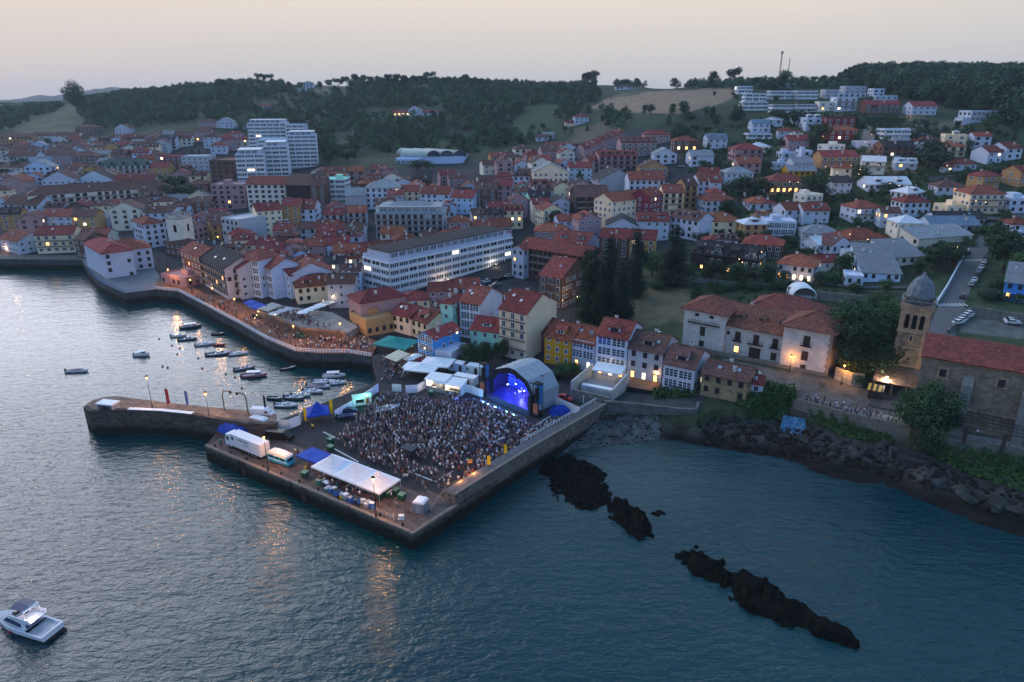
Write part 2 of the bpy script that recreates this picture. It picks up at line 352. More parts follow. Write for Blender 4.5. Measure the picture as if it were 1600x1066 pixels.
def finish_labels():
    d = {}
    for a in AUTO: d.setdefault(a[1], []).append(a)
    for k, l in d.items():
        l.sort(key=lambda a: a[2]); n = len(l)
        if n > 12:
            q = sorted(l, key=lambda a: a[3]); NM = ('far', 'middle', 'near') if n < 46 else ('highest', 'far', 'upper', 'middle', 'lower', 'near', 'lowest'); k3 = -(-n//len(NM))
            for r_, nm in enumerate(NM):
                ch = sorted(q[r_*k3:(r_+1)*k3], key=lambda a: a[2])
                for i, a in enumerate(ch): a[0]['label'] = '%s, %s row, %s' % (k, nm, ORD[i] if i < 20 else 'twenty-first')
            continue
        for i, a in enumerate(l):
            if n == 1: a[0]['label'] = k
            elif i == 0: a[0]['label'] = k+', leftmost'
            elif i == n-1: a[0]['label'] = k+', rightmost'
            elif i <= 19: a[0]['label'] = k+', '+ORD[i]+' from left'
            else: a[0]['label'] = k+', number %d from left' % (i+1)
# ================================================================== GROUND
def attr_mat(name, rough=.95, nscale=.25, bump=.4):
    m = bpy.data.materials.new(name); m.use_nodes = True; nt = m.node_tree; L = nt.links; b = nt.nodes['Principled BSDF']; b.inputs['Roughness'].default_value = rough; b.inputs['Specular IOR Level'].default_value = .15
    a = nd(nt, 'ShaderNodeAttribute', attribute_name='Col'); t = nd(nt, 'ShaderNodeTexCoord')
    n1 = nd(nt, 'ShaderNodeTexNoise'); n1.inputs['Scale'].default_value = nscale; n1.inputs['Detail'].default_value = 8; n1.inputs['Roughness'].default_value = .7; L.new(t.outputs['Object'], n1.inputs[0])
    mp = nd(nt, 'ShaderNodeMapRange'); mp.inputs[1].default_value = .3; mp.inputs[2].default_value = .7; mp.inputs[3].default_value = .55; mp.inputs[4].default_value = 1.45; L.new(n1.outputs[0], mp.inputs[0])
    mx = nd(nt, 'ShaderNodeMix', data_type='RGBA', blend_type='MULTIPLY'); mx.inputs[0].default_value = 1; L.new(a.outputs[0], mx.inputs[6]); L.new(mp.outputs[0], mx.inputs[7]); L.new(mx.outputs[2], b.inputs['Base Color'])
    n2 = nd(nt, 'ShaderNodeTexNoise'); n2.inputs['Scale'].default_value = 1.2; n2.inputs['Detail'].default_value = 6; L.new(t.outputs['Object'], n2.inputs[0])
    bp = nd(nt, 'ShaderNodeBump'); bp.inputs['Strength'].default_value = bump; bp.inputs['Distance'].default_value = .5; L.new(n2.outputs[0], bp.inputs['Height']); L.new(bp.outputs[0], b.inputs['Normal'])
    return m
az = np.linspace(R(-50), R(50), 640)
rr = np.r_[np.geomspace(95, 1300, 560), np.geomspace(1330, 9000, 26)]
AZ, RR = np.meshgrid(az, rr); GX = np.sin(AZ)*RR; GY = np.cos(AZ)*RR
GZ = hgt(GX, GY)
amp = np.clip((RR-300)/400, 0, 1)
GZ = np.where(GZ > 3.2, GZ+(vnoise(GX, GY, 60, 1)-.5)*7*amp+(vnoise(GX, GY, 18, 2)-.5)*2.0*amp, GZ)
nr, na = GX.shape
_z = GZ-CAMZ; _dep = GY*_cs-_z*_sn; PXg = CX+FOC*GX/_dep; PYg = CY-FOC*(GY*_sn+_z*_cs)/_dep
colr = np.zeros((nr, na, 3)); colr[:] = (.030, .042, .020)             # scrub on the hills
colr = colr*(1+.9*(vnoise(GX, GY, 45, 9)[..., None]-.4))
def paint(poly, c, soft=6.0, k=1.0):
    s = sdist(PXg.ravel(), PYg.ravel(), poly).reshape(nr, na)
    s = s+(vnoise(GX, GY, 12, 17)-.5)*soft
    w = np.clip(s/soft*2+.5, 0, 1)[..., None]*k
    colr[:] = colr*(1-w)+np.array(c)*w
TOWN = [(-400, 700), (-400, 250), (0, 222), (120, 214), (330, 210), (420, 262), (620, 262), (780, 250), (880, 225), (1000, 200), (1060, 235), (1100, 300), (1085, 380), (905, 420), (905, 500), (860, 560), (940, 620), (580, 640), (240, 470), (0, 420)]
paint(TOWN, (.034, .033, .036), 5)
paint([(920, 168), (960, 150), (1030, 142), (1140, 138), (1150, 150), (1110, 168), (1060, 178), (1020, 178), (960, 172)], (.23, .155, .10), 5)
paint([(1000, 176), (1060, 180), (1050, 195), (980, 190)], (.05, .065, .03), 4)
paint([(0, 200), (60, 178), (110, 168), (150, 180), (130, 205), (40, 210)], (.085, .085, .045), 6)
paint([(800, 190), (830, 165), (880, 160), (860, 200), (810, 215)], (.05, .07, .03), 5)
paint([(900, 200), (950, 190), (960, 215), (890, 225)], (.085, .075, .045), 5)
paint([(490, 222), (560, 215), (600, 230), (500, 235)], (.08, .07, .05), 4)
paint([(400, 150), (520, 132), (560, 150), (470, 175), (400, 178)], (.07, .065, .045), 8)
paint([(660, 218), (760, 205), (800, 215), (760, 232), (690, 235)], (.045, .07, .03), 4)
paint([(960, 500), (975, 460), (1040, 440), (1085, 455), (1080, 520), (1020, 530), (960, 530)], (.12, .10, .055), 6)
paint([(960, 520), (1060, 500), (1085, 530), (980, 545)], (.05, .06, .03), 6)
paint([(1210, 208), (1270, 200), (1275, 216), (1215, 220)], (.08, .075, .035), 4)
paint([(1350, 190), (1420, 185), (1420, 200), (1350, 205)], (.07, .065, .035), 4)
paint([(1450, 190), (1520, 190), (1520, 203), (1450, 203)], (.10, .09, .055), 4)
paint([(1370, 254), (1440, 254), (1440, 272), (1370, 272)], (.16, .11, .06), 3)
paint([(1280, 268), (1340, 268), (1340, 285), (1280, 285)], (.06, .06, .03), 3)
paint([(1230, 560), (1400, 560), (1500, 640), (1600, 660), (1600, 720), (1400, 672), (1240, 630)], (.10, .095, .09), 3)
paint([(1130, 560), (1250, 585), (1250, 610), (1130, 585)], (.11, .105, .10), 3)
paint([(925, 598), (1000, 596), (1100, 612), (1100, 642), (940, 634)], (.055, .055, .056), 3)
paint([(1500, 480), (1600, 490), (1600, 530), (1500, 520)], (.10, .10, .095), 3)
d1g = sdist(GX.ravel(), GY.ravel(), LAND).reshape(nr, na)
rock = np.clip(-d1g/2.0, 0, 1)[..., None]
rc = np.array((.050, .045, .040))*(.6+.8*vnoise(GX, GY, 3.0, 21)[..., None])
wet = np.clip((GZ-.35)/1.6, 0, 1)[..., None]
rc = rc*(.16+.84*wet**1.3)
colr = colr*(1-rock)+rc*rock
bch = (sdist(PXg.ravel(), PYg.ravel(), [(850, 715), (930, 640), (1020, 640), (1040, 690), (960, 700), (900, 705)]).reshape(nr, na) > 0)[..., None]
colr = np.where(bch & (d1g < 0)[..., None], np.array((.075, .075, .080))*(.55+.9*vnoise(GX, GY, 1.1, 23)[..., None]), colr)
me = bpy.data.meshes.new('ground')
verts = np.stack([GX, GY, GZ], -1).reshape(-1, 3)
ii = np.arange((nr-1)*(na-1)); r_, c_ = ii//(na-1), ii % (na-1); v0 = r_*na+c_
quads = np.stack([v0, v0+1, v0+na+1, v0+na], -1)
def mesh_np(me, verts, faces, cols=None, smooth=True):
    nv, nf, k = len(verts), len(faces), faces.shape[1]
    me.vertices.add(nv); me.vertices.foreach_set('co', verts.astype(np.float32).ravel())
    me.loops.add(nf*k); me.loops.foreach_set('vertex_index', faces.astype(np.int32).ravel())
    me.polygons.add(nf); me.polygons.foreach_set('loop_start', np.arange(0, nf*k, k, dtype=np.int32))
    me.polygons.foreach_set('use_smooth', np.full(nf, smooth))
    me.update(calc_edges=True)
    if cols is not None:
        a = me.color_attributes.new('Col', 'FLOAT_COLOR', 'POINT'); a.data.foreach_set('color', np.c_[cols, np.ones(nv)].astype(np.float32).ravel())
mesh_np(me, verts, quads, np.clip(colr, .004, .9).reshape(-1, 3)); me.materials.append(attr_mat('ground_cover'))
tag(link('ground', me), kind='structure')
# fast terrain lookup for scattering
_la, _lb = math.log(95), math.log(1300)
def gz(x, y):
    a = (math.atan2(x, y)+R(50))/R(100)*639; r = (math.log(max(96, min(1299, math.hypot(x, y))))-_la)/(_lb-_la)*559
    i, j = int(max(0, min(558, r))), int(max(0, min(638, a))); fr, fa = r-i, a-j
    fa = max(0, min(1, fa))
    return float((GZ[i, j]*(1-fa)+GZ[i, j+1]*fa)*(1-fr)+(GZ[i+1, j]*(1-fa)+GZ[i+1, j+1]*fa)*fr)
def ghit(px, py, H=0.0):
    d = ray(px, py); X = d[0]/d[1]*_ts; Z = CAMZ+d[2]/d[1]*_ts
    ok = None; pz = 0
    for k in range(len(_ts)):
        g = gz(X[k], _ts[k])+H-Z[k]
        if g > 0: ok = k; break
        pz = g
    if ok is None: ok = len(_ts)-1; g = 0
    if ok == 0: return X[0], _ts[0], gz(X[0], _ts[0])
    a = pz/(pz-g) if g != pz else 0
    Y = _ts[ok-1]+(_ts[ok]-_ts[ok-1])*a; x = d[0]/d[1]*Y
    return x, Y, gz(x, Y)
# distant hills beyond the near ridge
def ridge(name, pts, Y, col, dz):
    m = MB(); n = len(pts)
    top = []
    for px, py in pts:
        for s in range(6): pass
    xs = np.linspace(pts[0][0], pts[-1][0], 90); ys = np.interp(xs, [p[0] for p in pts], [p[1] for p in pts])
    rows = []
    for q, (fy, fz) in enumerate(((0, -1), (.35, .45), (.7, .85), (1, 1), (1.25, .8), (1.8, -1))):
        row = []
        for i, (x, y) in enumerate(zip(xs, ys)):
            X, YY, Z = PY(x, y+(vnoise(np.array(i*1.), np.array(q*3.), 1.3, 4)-.5)*1.6, Y); base = 10.0
            yy = Y-dz+dz*fy; row.append((X*(yy/Y), yy, base+(Z-base)*max(fz, -.2)))
        rows.append(row)
    for q in range(len(rows)-1):
        for i in range(len(xs)-1): m.face([rows[q][i], rows[q][i+1], rows[q+1][i+1], rows[q+1][i]])
    return tag(m.build(name, mat('far_hill_cover', (.035, .05, .03), .95, var=.4, scale=.01), smooth=True), kind='structure')
ridge('hills', [(-60, 160), (20, 156), (60, 149), (85, 150), (110, 146), (150, 139), (180, 136), (205, 138), (240, 146), (300, 150), (400, 150)], 3600, None, 500)
# ================================================================== WATER
def water_mat():
    m = bpy.data.materials.new('sea_water'); m.use_nodes = True; nt = m.node_tree; L = nt.links; b = nt.nodes['Principled BSDF']
    g = nd(nt, 'ShaderNodeNewGeometry'); s = nd(nt, 'ShaderNodeSeparateXYZ'); L.new(g.outputs['Position'], s.inputs[0])
    b.inputs['Roughness'].default_value = .06; b.inputs['IOR'].default_value = 1.38; b.inputs['Specular IOR Level'].default_value = .5
    n0 = nd(nt, 'ShaderNodeTexNoise'); n0.inputs['Scale'].default_value = .014; n0.inputs['Detail'].default_value = 3; L.new(g.outputs['Position'], n0.inputs[0])
    mx = nd(nt, 'ShaderNodeMix', data_type='RGBA'); L.new(n0.outputs[0], mx.inputs[0]); mx.inputs[6].default_value = (.0, .016, .027, 1); mx.inputs[7].default_value = (.0, .045, .050, 1)
    # shallow sandy patch off the shingle beach, bottom showing through
    bx, by = P(985, 725, 0)
    ds = nd(nt, 'ShaderNodeVectorMath', operation='DISTANCE'); L.new(g.outputs['Position'], ds.inputs[0]); ds.inputs[1].default_value = (bx, by, 0)
    m3 = nd(nt, 'ShaderNodeMapRange', interpolation_type='SMOOTHSTEP'); L.new(ds.outputs['Value'], m3.inputs[0]); m3.inputs[1].default_value = 32; m3.inputs[2].default_value = 4
    m4 = nd(nt, 'ShaderNodeMix', data_type='RGBA'); L.new(m3.outputs[0], m4.inputs[0]); L.new(mx.outputs[2], m4.inputs[6]); m4.inputs[7].default_value = (.035, .060, .062, 1)
    L.new(m4.outputs[2], b.inputs['Base Color'])
    # waves: long chop plus ripples, stretched across the wind
    mp = nd(nt, 'ShaderNodeMapping'); mp.inputs['Rotation'].default_value = (0, 0, R(14)); mp.inputs['Scale'].default_value = (.55, 1.15, 1); L.new(g.outputs['Position'], mp.inputs[0])
    hs = None
    calm = nd(nt, 'ShaderNodeMapRange', interpolation_type='SMOOTHSTEP'); L.new(s.outputs['Y'], calm.inputs[0]); calm.inputs[1].default_value = 120; calm.inputs[2].default_value = 230; calm.inputs[3].default_value = 1.0; calm.inputs[4].default_value = .42
    for sc, am, det, dist in ((.17, .55, 3, .4), (.7, .40, 3, .5), (2.4, .12, 3, 0)):
        n = nd(nt, 'ShaderNodeTexNoise'); n.inputs['Scale'].default_value = sc; n.inputs['Detail'].default_value = det; n.inputs['Distortion'].default_value = dist; n.inputs['Roughness'].default_value = .55; L.new(mp.outputs[0], n.inputs[0])
        k = nd(nt, 'ShaderNodeMath', operation='MULTIPLY'); L.new(n.outputs[0], k.inputs[0]); k.inputs[1].default_value = am
        if hs is None: hs = k.outputs[0]
        else:
            a = nd(nt, 'ShaderNodeMath', operation='ADD'); L.new(hs, a.inputs[0]); L.new(k.outputs[0], a.inputs[1]); hs = a.outputs[0]
    k = nd(nt, 'ShaderNodeMath', operation='MULTIPLY'); L.new(hs, k.inputs[0]); L.new(calm.outputs[0], k.inputs[1])
    bp = nd(nt, 'ShaderNodeBump'); bp.inputs['Strength'].default_value = 1; bp.inputs['Distance'].default_value = .75; L.new(k.outputs[0], bp.inputs['Height']); L.new(bp.outputs[0], b.inputs['Normal'])
    return m
m = MB(); m.face([(-12000, -800, 0), (12000, -800, 0), (12000, 16000, 0), (-12000, 16000, 0)])
tag(m.build('water', water_mat()), kind='structure')
# ================================================================== QUAYS
stone = brick_mat('quay_stone', (.15, .125, .10), (.085, .075, .065), (.035, .03, .03), 1.0, 1.3, .55)
def wall_mat_tide(name, c1, c2):
    """stone wall with the dark weed and tide band on its lower metres"""
    m = brick_mat(name, c1, c2, (.03, .028, .026), 1.0, 1.2, .5); nt = m.node_tree; L = nt.links; b = nt.nodes['Principled BSDF']
    g = nd(nt, 'ShaderNodeNewGeometry'); s = nd(nt, 'ShaderNodeSeparateXYZ'); L.new(g.outputs['Position'], s.inputs[0])
    n = nd(nt, 'ShaderNodeTexNoise'); n.inputs['Scale'].default_value = .5; n.inputs['Detail'].default_value = 6; L.new(g.outputs['Position'], n.inputs[0])
    a = nd(nt, 'ShaderNodeMath', operation='MULTIPLY_ADD'); L.new(n.outputs[0], a.inputs[0]); a.inputs[1].default_value = -2.8; L.new(s.outputs['Z'], a.inputs[2])
    mr = nd(nt, 'ShaderNodeMapRange'); L.new(a.outputs[0], mr.inputs[0]); mr.inputs[1].default_value = .3; mr.inputs[2].default_value = 1.4
    old = b.inputs['Base Color'].links[0].from_socket
    mx = nd(nt, 'ShaderNodeMix', data_type='RGBA'); L.new(mr.outputs[0], mx.inputs[0]); mx.inputs[6].default_value = (.012, .014, .010, 1); L.new(old, mx.inputs[7]); L.new(mx.outputs[2], b.inputs['Base Color'])
    return m
qwall = wall_mat_tide('quay_wall_stone', (.125, .105, .085), (.06, .052, .045))
hwall = wall_mat_tide('harbour_wall_stone', (.10, .105, .11), (.055, .06, .065))
asph = mat('asphalt', (.036, .036, .040), .9, var=.25, scale=.25, bump=.2)
pave = brick_mat('quay_paving', (.125, .098, .09), (.09, .072, .068), (.06, .05, .045), .5, 1.0, .5)
redpave = brick_mat('promenade_paving', (.20, .095, .065), (.15, .075, .052), (.10, .06, .05), .6, .8, .4)
cope = mat('coping_stone', (.17, .145, .125), .9, var=.3, scale=1.5)
conc = mat('pale_concrete', (.33, .32, .31), .9, var=.25, scale=.5)
white = mat('white_paint', (.72, .73, .76), .6, var=.1, scale=.5)
def flat_sheet(poly, z, m, name, kind='structure', loc=None):
    mb = MB(); mb.face([(x, y, z) for x, y in (poly if sum(poly[i][0]*poly[(i+1) % len(poly)][1]-poly[(i+1) % len(poly)][0]*poly[i][1] for i in range(len(poly))) > 0 else poly[::-1])])
    return tag(mb.build(name, m), kind=kind)
qp = MB(); qp.prism(PIERW, -5, QZ, 0, 1); q = qp.build('pier', [qwall, asph]); tag(q, kind='structure')
# paved strip along the sea side of the quay
def strip(pts, w0, w1, z, mt, name, th=None, kind='structure', parent=None):
    """a sheet (or slab of thickness th) beside a polyline; w0,w1 = offsets to its left"""
    n = len(pts); L0 = []; L1 = []
    for i in range(n):
        a = Vector(pts[max(i-1, 0)][:2]); b = Vector(pts[min(i+1, n-1)][:2]); d = (b-a).normalized(); nn = Vector((-d.y, d.x)); p = Vector(pts[i][:2])
        L0.append(p+nn*w0); L1.append(p+nn*w1)
    mb = MB()
    for i in range(n-1):
        zz = [z(p) if callable(z) else z for p in (L0[i], L0[i+1], L1[i+1], L1[i])]
        q4 = [L0[i], L0[i+1], L1[i+1], L1[i]]
        if w1 < w0: q4 = q4[::-1]; zz = zz[::-1]
        if th: mb.prism([tuple(p) for p in q4], [k-th for k in zz], zz)
        else: mb.face([(p.x, p.y, k) for p, k in zip(q4, zz)])
    return tag(mb.build(name, mt, parent), kind=kind) if kind else mb.build(name, mt, parent)
A_, B_, Cc = PIERW[0], PIERW[1], PIERW[2]
def lerp2(a, b, t): return (a[0]+(b[0]-a[0])*t, a[1]+(b[1]-a[1])*t)
AB = [lerp2(A_, B_, t/12) for t in range(13)]; BC = [lerp2(B_, Cc, t/4) for t in range(5)]
strip(AB, .7, 11.5, QZ+.012, pave, 'pavement')
strip(BC, .7, 9.0, QZ+.016, pave, 'pavement')
# raised coping kerb with two edges
strip([(x, y) for x, y in AB+BC[1:]], -.05, .7, QZ+.22, cope, 'kerb', th=.5)
def lines(name, segs, w, m=None, z=QZ+.02):
    mb = MB()
    for a, b in segs:
        a = Vector(a); b = Vector(b); d = (b-a).normalized(); nn = Vector((-d.y, d.x))*w/2
        mb.face([(*(a-nn), z), (*(b-nn), z), (*(b+nn), z), (*(a+nn), z)])
    return tag(mb.build(name, m or mat('road_paint', (.5, .5, .5), .8)), kind='structure')
def pz(px, py, z=QZ): return P(px, py, z)
lines('road_markings', [(pz(640, 737), pz(678, 752)), (pz(680, 753), pz(708, 736)), (pz(520, 700), pz(560, 722)), (pz(860, 650), pz(838, 664)), (pz(505, 675), pz(530, 687)), (pz(545, 678), pz(570, 668))], .35)
# promenade (raised, red paving) and its wall
prom_in = [P(x, y, PZ) for x, y in [(592, 535), (560, 520), (520, 520), (470, 515), (430, 500), (395, 480), (360, 468), (330, 455), (300, 445), (270, 440), (245, 436)]]
pw = PROMW[7:]
mb = MB(); poly = [tuple(p) for p in pw]+prom_in
mb.prism(poly, -5, PZ+.004, 0, 1); tag(mb.build('promenade', [hwall, redpave]), kind='structure')
lq = [tuple(p) for p in PROMW[:3]]; lq = [(lq[0][0]-200, lq[0][1])]+lq[1:]
mb = MB(); mb.prism(lq+[(lq[-1][0]+2, lq[-1][1]+14), (lq[0][0], lq[0][1]+14)], -5, PZ+.006, 0, 1); tag(mb.build('quay', [hwall, mat('quay_asphalt', (.12, .11, .105), .9)]), kind='structure')
mid = [tuple(p) for p in PROMW[2:8]]
mb = MB(); cxm = sum(p[0] for p in mid)/len(mid)+6; mb.prism(mid+[P(250, 432, PZ), P(236, 412, PZ), P(160, 388, PZ), P(128, 395, PZ)], -5, PZ-.02, 0, 1); tag(mb.build('quay', [hwall, mat('quay_concrete', (.14, .15, .17), .9)]), kind='structure')
# ramp from the promenade down to the pier
r0, r1 = P(580, 556, PZ), P(612, 549, PZ); r2, r3 = P(592, 600, QZ), P(625, 598, QZ)
mb = MB(); pl = [r0, r2, r3, r1]; mb.prism(pl, -4, [PZ, QZ+.03, QZ+.03, PZ], 0, 1); tag(mb.build('ramp', [hwall, asph]), kind='structure')
# railings: white balustrade on the promenade edge (posts and rails modelled)
def railing(pts, z, h, step, mt, label, cat='railing', name='railing', rail=.09, post=.10, off=.25, group=None, nr_=2):
    base = Vector((*pts[0], z(pts[0]) if callable(z) else z)); t = thing(name, label, cat, base, group=group)
    r = MB(); p = MB(); P_ = []
    for i in range(len(pts)-1):
        a, b = Vector(pts[i]), Vector(pts[i+1]); L_ = (b-a).length; d = (b-a)/L_; nn = Vector((-d.y, d.x))*off
        za = z(a) if callable(z) else z; zb = z(b) if callable(z) else z
        A = Vector((*(a+nn), za))-base; B = Vector((*(b+nn), zb))-base
        for q in range(nr_):
            hh = h*(q+1)/nr_; r.tube(A+Vector((0, 0, hh)), B+Vector((0, 0, hh)), rail/2, n=4)
        k = max(1, int(L_/step))
        for j in range(k):
            c = A.lerp(B, j/k); p.box((c.x, c.y, c.z+h/2), (post, post, h))
    r.build('rail', mt, t); o = p.build('posts', mt, t); o['kind'] = 'stuff'
    return t
railing([tuple(p) for p in pw], PZ, 1.15, .9, white, 'white balustrade curving along the lit promenade edge', post=.22, rail=.2, nr_=2)
railing([tuple(p) for p in PROMW[:3]], PZ, 1.0, 2.0, mat('iron_grey', (.12, .13, .14), .6), 'grey railing along the far quay below the yellow apartment house')
railing([tuple(p) for p in PROMW[3:8]], PZ, 1.1, 1.5, mat('blue_railing', (.06, .16, .35), .5), 'blue railing round the white house on the point')
# ---------------- breakwater arm
BWZ = 5.6
bo = [(131, 641), (134, 632), (146, 625), (165, 620), (184, 619), (205, 622), (260, 629), (325, 636), (392, 642), (432, 648), (436, 668), (400, 668), (350, 662), (300, 653), (250, 648), (200, 646), (160, 648), (140, 648)]
bwp = [P(x, y, BWZ) for x, y in bo]
mb = MB(); mb.prism(bwp, -5, BWZ, 0, 1); tag(mb.build('breakwater', [qwall, brick_mat('breakwater_paving', (.27, .175, .125), (.19, .125, .095), (.09, .07, .06), .6, 1.2, .7)]), kind='structure')
near = [P(x, y, BWZ) for x, y in [(432, 668), (400, 668), (350, 662), (300, 653), (250, 648), (200, 646), (160, 648), (140, 648), (131, 641)]]
strip(near, -1.1, 0.02, BWZ+1.0, qwall, 'breakwater_parapet', th=1.4)
o = strip(near[3:6], -1.15, 0.07, BWZ+1.12, white, 'wall_cap', th=.12); del o['kind']; tag(o, 'white painted cap along the breakwater parapet', 'wall cap'); 
# small stone hut end with white walls
hx, hy = P(170, 643, BWZ); t = thing('stone_shelter', 'white stone shelter at the outer end of the breakwater', 'shelter', (hx, hy, BWZ), R(-12))
mb = MB(); mb.bx(-2.2, -1.8, -1, 1.4, 0, 2.2); mb.bx(1.8, 2.2, -1, 1.4, 0, 2.2); mb.bx(-1.8, 1.8, 1.1, 1.4, 0, 2.2); mb.build('wall', conc, t); mb = MB(); mb.bx(-2.4, 2.4, -1.2, 1.6, 2.2, 2.5); mb.build('roof', white, t)
# ---------------- east parapet wall of the pier (thick, high, walkway on it)
outer = [P(711, 774, 5.9), P(830, 700, 5.9), P(947, 632, 5.9)]
mb = MB(); L_ = [Vector(p) for p in outer]
nn = Vector((-(L_[-1]-L_[0]).y, (L_[-1]-L_[0]).x)).normalized()
poly = [tuple(p) for p in L_]+[tuple(p+nn*3.0) for p in L_[::-1]]
mb.prism(poly, -5, 5.9, 0, 1); o = mb.build('sea_wall', [wall_mat_tide('sea_wall_stone', (.20, .17, .145), (.13, .11, .10)), mat('sea_wall_top', (.10, .095, .10), .9, var=.2)]); tag(o, 'thick stone sea wall along the right side of the pier', 'wall')
cp = [tuple(p) for p in L_]; o = strip(cp, -.12, .5, 6.15, cope, 'coping', th=.25, kind=None, parent=o)
railing([tuple(p+nn*3.0) for p in L_[1:]], 5.9, 1.0, 1.2, white, 'white handrail along the inner edge of the sea wall', rail=.1, post=.08, off=0)
# outer toe ledge below the wall
# ---------------- roads draped on the land
def road(pts, w, name='road', m=None, step=4, dz=.18, px=True):
    W_ = [ghit(x, y)[:2] for x, y in pts] if px else pts; fine = []
    for i in range(len(W_)-1):
        a, b = Vector(W_[i]), Vector(W_[i+1]); k = max(1, int((b-a).length/step))
        for j in range(k): fine.append(a.lerp(b, j/k))
    fine.append(Vector(W_[-1])); mb = MB(); rows = []
    for i, p in enumerate(fine):
        d = (fine[min(i+1, len(fine)-1)]-fine[max(i-1, 0)]).normalized(); nn = Vector((-d.y, d.x)); row = []
        for q in range(5):
            s = p+nn*(w*(q/4-.5)); row.append((s.x, s.y, gz(s.x, s.y)))
        zc = max(r[2] for r in row)+dz
        rows.append([(r[0], r[1], zc) for r in row])
    for i in range(len(rows)-1):
        for q in range(4): mb.face([rows[i][q+1], rows[i][q], rows[i+1][q], rows[i+1][q+1]])
    return tag(mb.build(name, m or mat('road_asphalt', (.105, .10, .105), .9, var=.15)), kind='structure'), fine
_, RIGHTROAD = road([(1462, 560), (1474, 510), (1490, 470), (1508, 430), (1524, 400), (1536, 375)], 7)
road([(1500, 345), (1560, 343), (1640, 347)], 9); road([(1536, 375), (1560, 350), (1600, 335)], 7)
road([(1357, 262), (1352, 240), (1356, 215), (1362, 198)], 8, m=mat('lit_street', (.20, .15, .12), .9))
road([(1420, 212), (1436, 200), (1440, 188), (1432, 180)], 6); road([(1440, 210), (1470, 222), (1530, 224), (1600, 228)], 5)
road([(1330, 272), (1290, 262), (1250, 270)], 5)
road([(1245, 440), (1340, 450), (1420, 450)], 4, m=mat('dark_lane', (.06, .06, .065), .9))
road([(1380, 640), (1400, 590), (1420, 555)], 7, m=mat('dark_lane', (.06, .06, .065), .9))
road([(618, 455), (700, 440), (800, 430)], 9, m=asph)
road([(905, 460), (880, 490), (870, 520)], 6, m=asph)
# zebra crossings
def zebra(c, n, d, w, l, ppx=True):
    x, y, _ = ghit(*c); mb = MB()
    for i in range(n):
        ox = (i-n/2)*w*2; ca, sa = math.cos(d), math.sin(d); zz = gz(x+ox*ca, y+ox*sa)+.35
        mb.box((x+ox*ca, y+ox*sa, zz), (w, l, .01), rz=d)
    tag(mb.build('road_markings', mat('road_paint', (.5, .5, .5), .8)), kind='structure')
zebra((1490, 478), 8, R(-6), .6, 3.2); zebra((1523, 408), 6, R(-6), .6, 3); zebra((1575, 347), 8, R(0), .7, 4)
# ================================================================== BUILDINGS
WALLC = {'w': ('white', '8f93a0', .62), 'c': ('cream', 'b5a287', .46), 'y': ('yellow', '9a6d1c', .45), 'p': ('pink', '8f7274', .4), 'n': ('brick', '6a463b', .3), 'b': ('bluish', '8e9cb2', .4), 's': ('grey', '84848a', .35),
 'l': ('blue', '3f7cc4', .3), 't': ('mint', '7fa898', .4), 'k': ('umber', '2e2728', .1), 'o': ('ochre', '99774f', .35), 'r': ('maroon', '6e2d30', .2), 'q': ('rubble', '7d6546', .3), 'h': ('beige', 'a8a096', .4)}
wm = {}
for k, (nm, hx_, _) in WALLC.items():
    c = rgb(hx_); c = tuple(min(.82, x*1.75) for x in c) if k in 'wcbhst' else (tuple(min(.7, x*1.35) for x in c))
    wm[k] = mat('wall_'+nm.replace(' ', '_'), c, .85, var=.10, scale=.35, rnd=.10, bump=.05)
wm['n'] = brick_mat('brown_brick', (.20, .085, .06), (.15, .065, .05), (.16, .12, .10), 1.0, .5, .2)
wm['q'] = brick_mat('yellow_rubble_stone', (.36, .27, .16), (.27, .20, .125), (.18, .14, .10), 1.0, .9, .45)
ROOFC = {'r': 'red', 'o': 'orange', 'b': 'brown', 'g': 'grey', 'k': 'black', 'w': 'white', 'd': 'green', 'u': 'blue-grey'}
rm = {'r': tile_mat('red_tiles', (.285, .058, .044), (.14, .040, .036)), 'o': tile_mat('orange_tiles', (.36, .092, .05), (.22, .065, .045)), 'b': tile_mat('old_brown_tiles', (.155, .066, .055), (.085, .048, .044)),
 'g': mat('grey_roof', (.19, .20, .22), .7, var=.2, scale=.4, rnd=.25), 'k': tile_mat('dark_slate', (.045, .038, .042), (.028, .026, .03)), 'w': mat('white_roof', (.55, .56, .60), .6, var=.12, scale=.3), 'd': mat('green_slate', (.012, .055, .05), .7, var=.3), 'u': mat('blue_slate', (.12, .17, .24), .6, var=.15)}
glass = mat('window_glass', (.020, .026, .038), .12, var=.3, scale=.9, spec=.6)
glassb = mat('blue_glass', (.03, .055, .09), .08, var=.3, spec=.8)
glassg = mat('green_glass', (.02, .075, .07), .12, var=.3, spec=.6)
lit = mat('lit_window', (.5, .3, .1), .5, emit=(1.0, .50, .17), es=3)
litw = mat('lit_window_white', (.5, .45, .35), .5, emit=(1.0, .80, .5), es=2.4)
dframe = mat('dark_wood', (.055, .035, .028), .6); bframe = mat('blue_wood', (.03, .12, .42), .5); gframe = mat('green_wood', (.01, .07, .06), .6); wframe = mat('window_white', (.66, .68, .72), .6, var=.05)
iron = mat('black_iron', (.015, .015, .018), .5)
chim = mat('chimney_render', (.50, .47, .46), .9, var=.3)
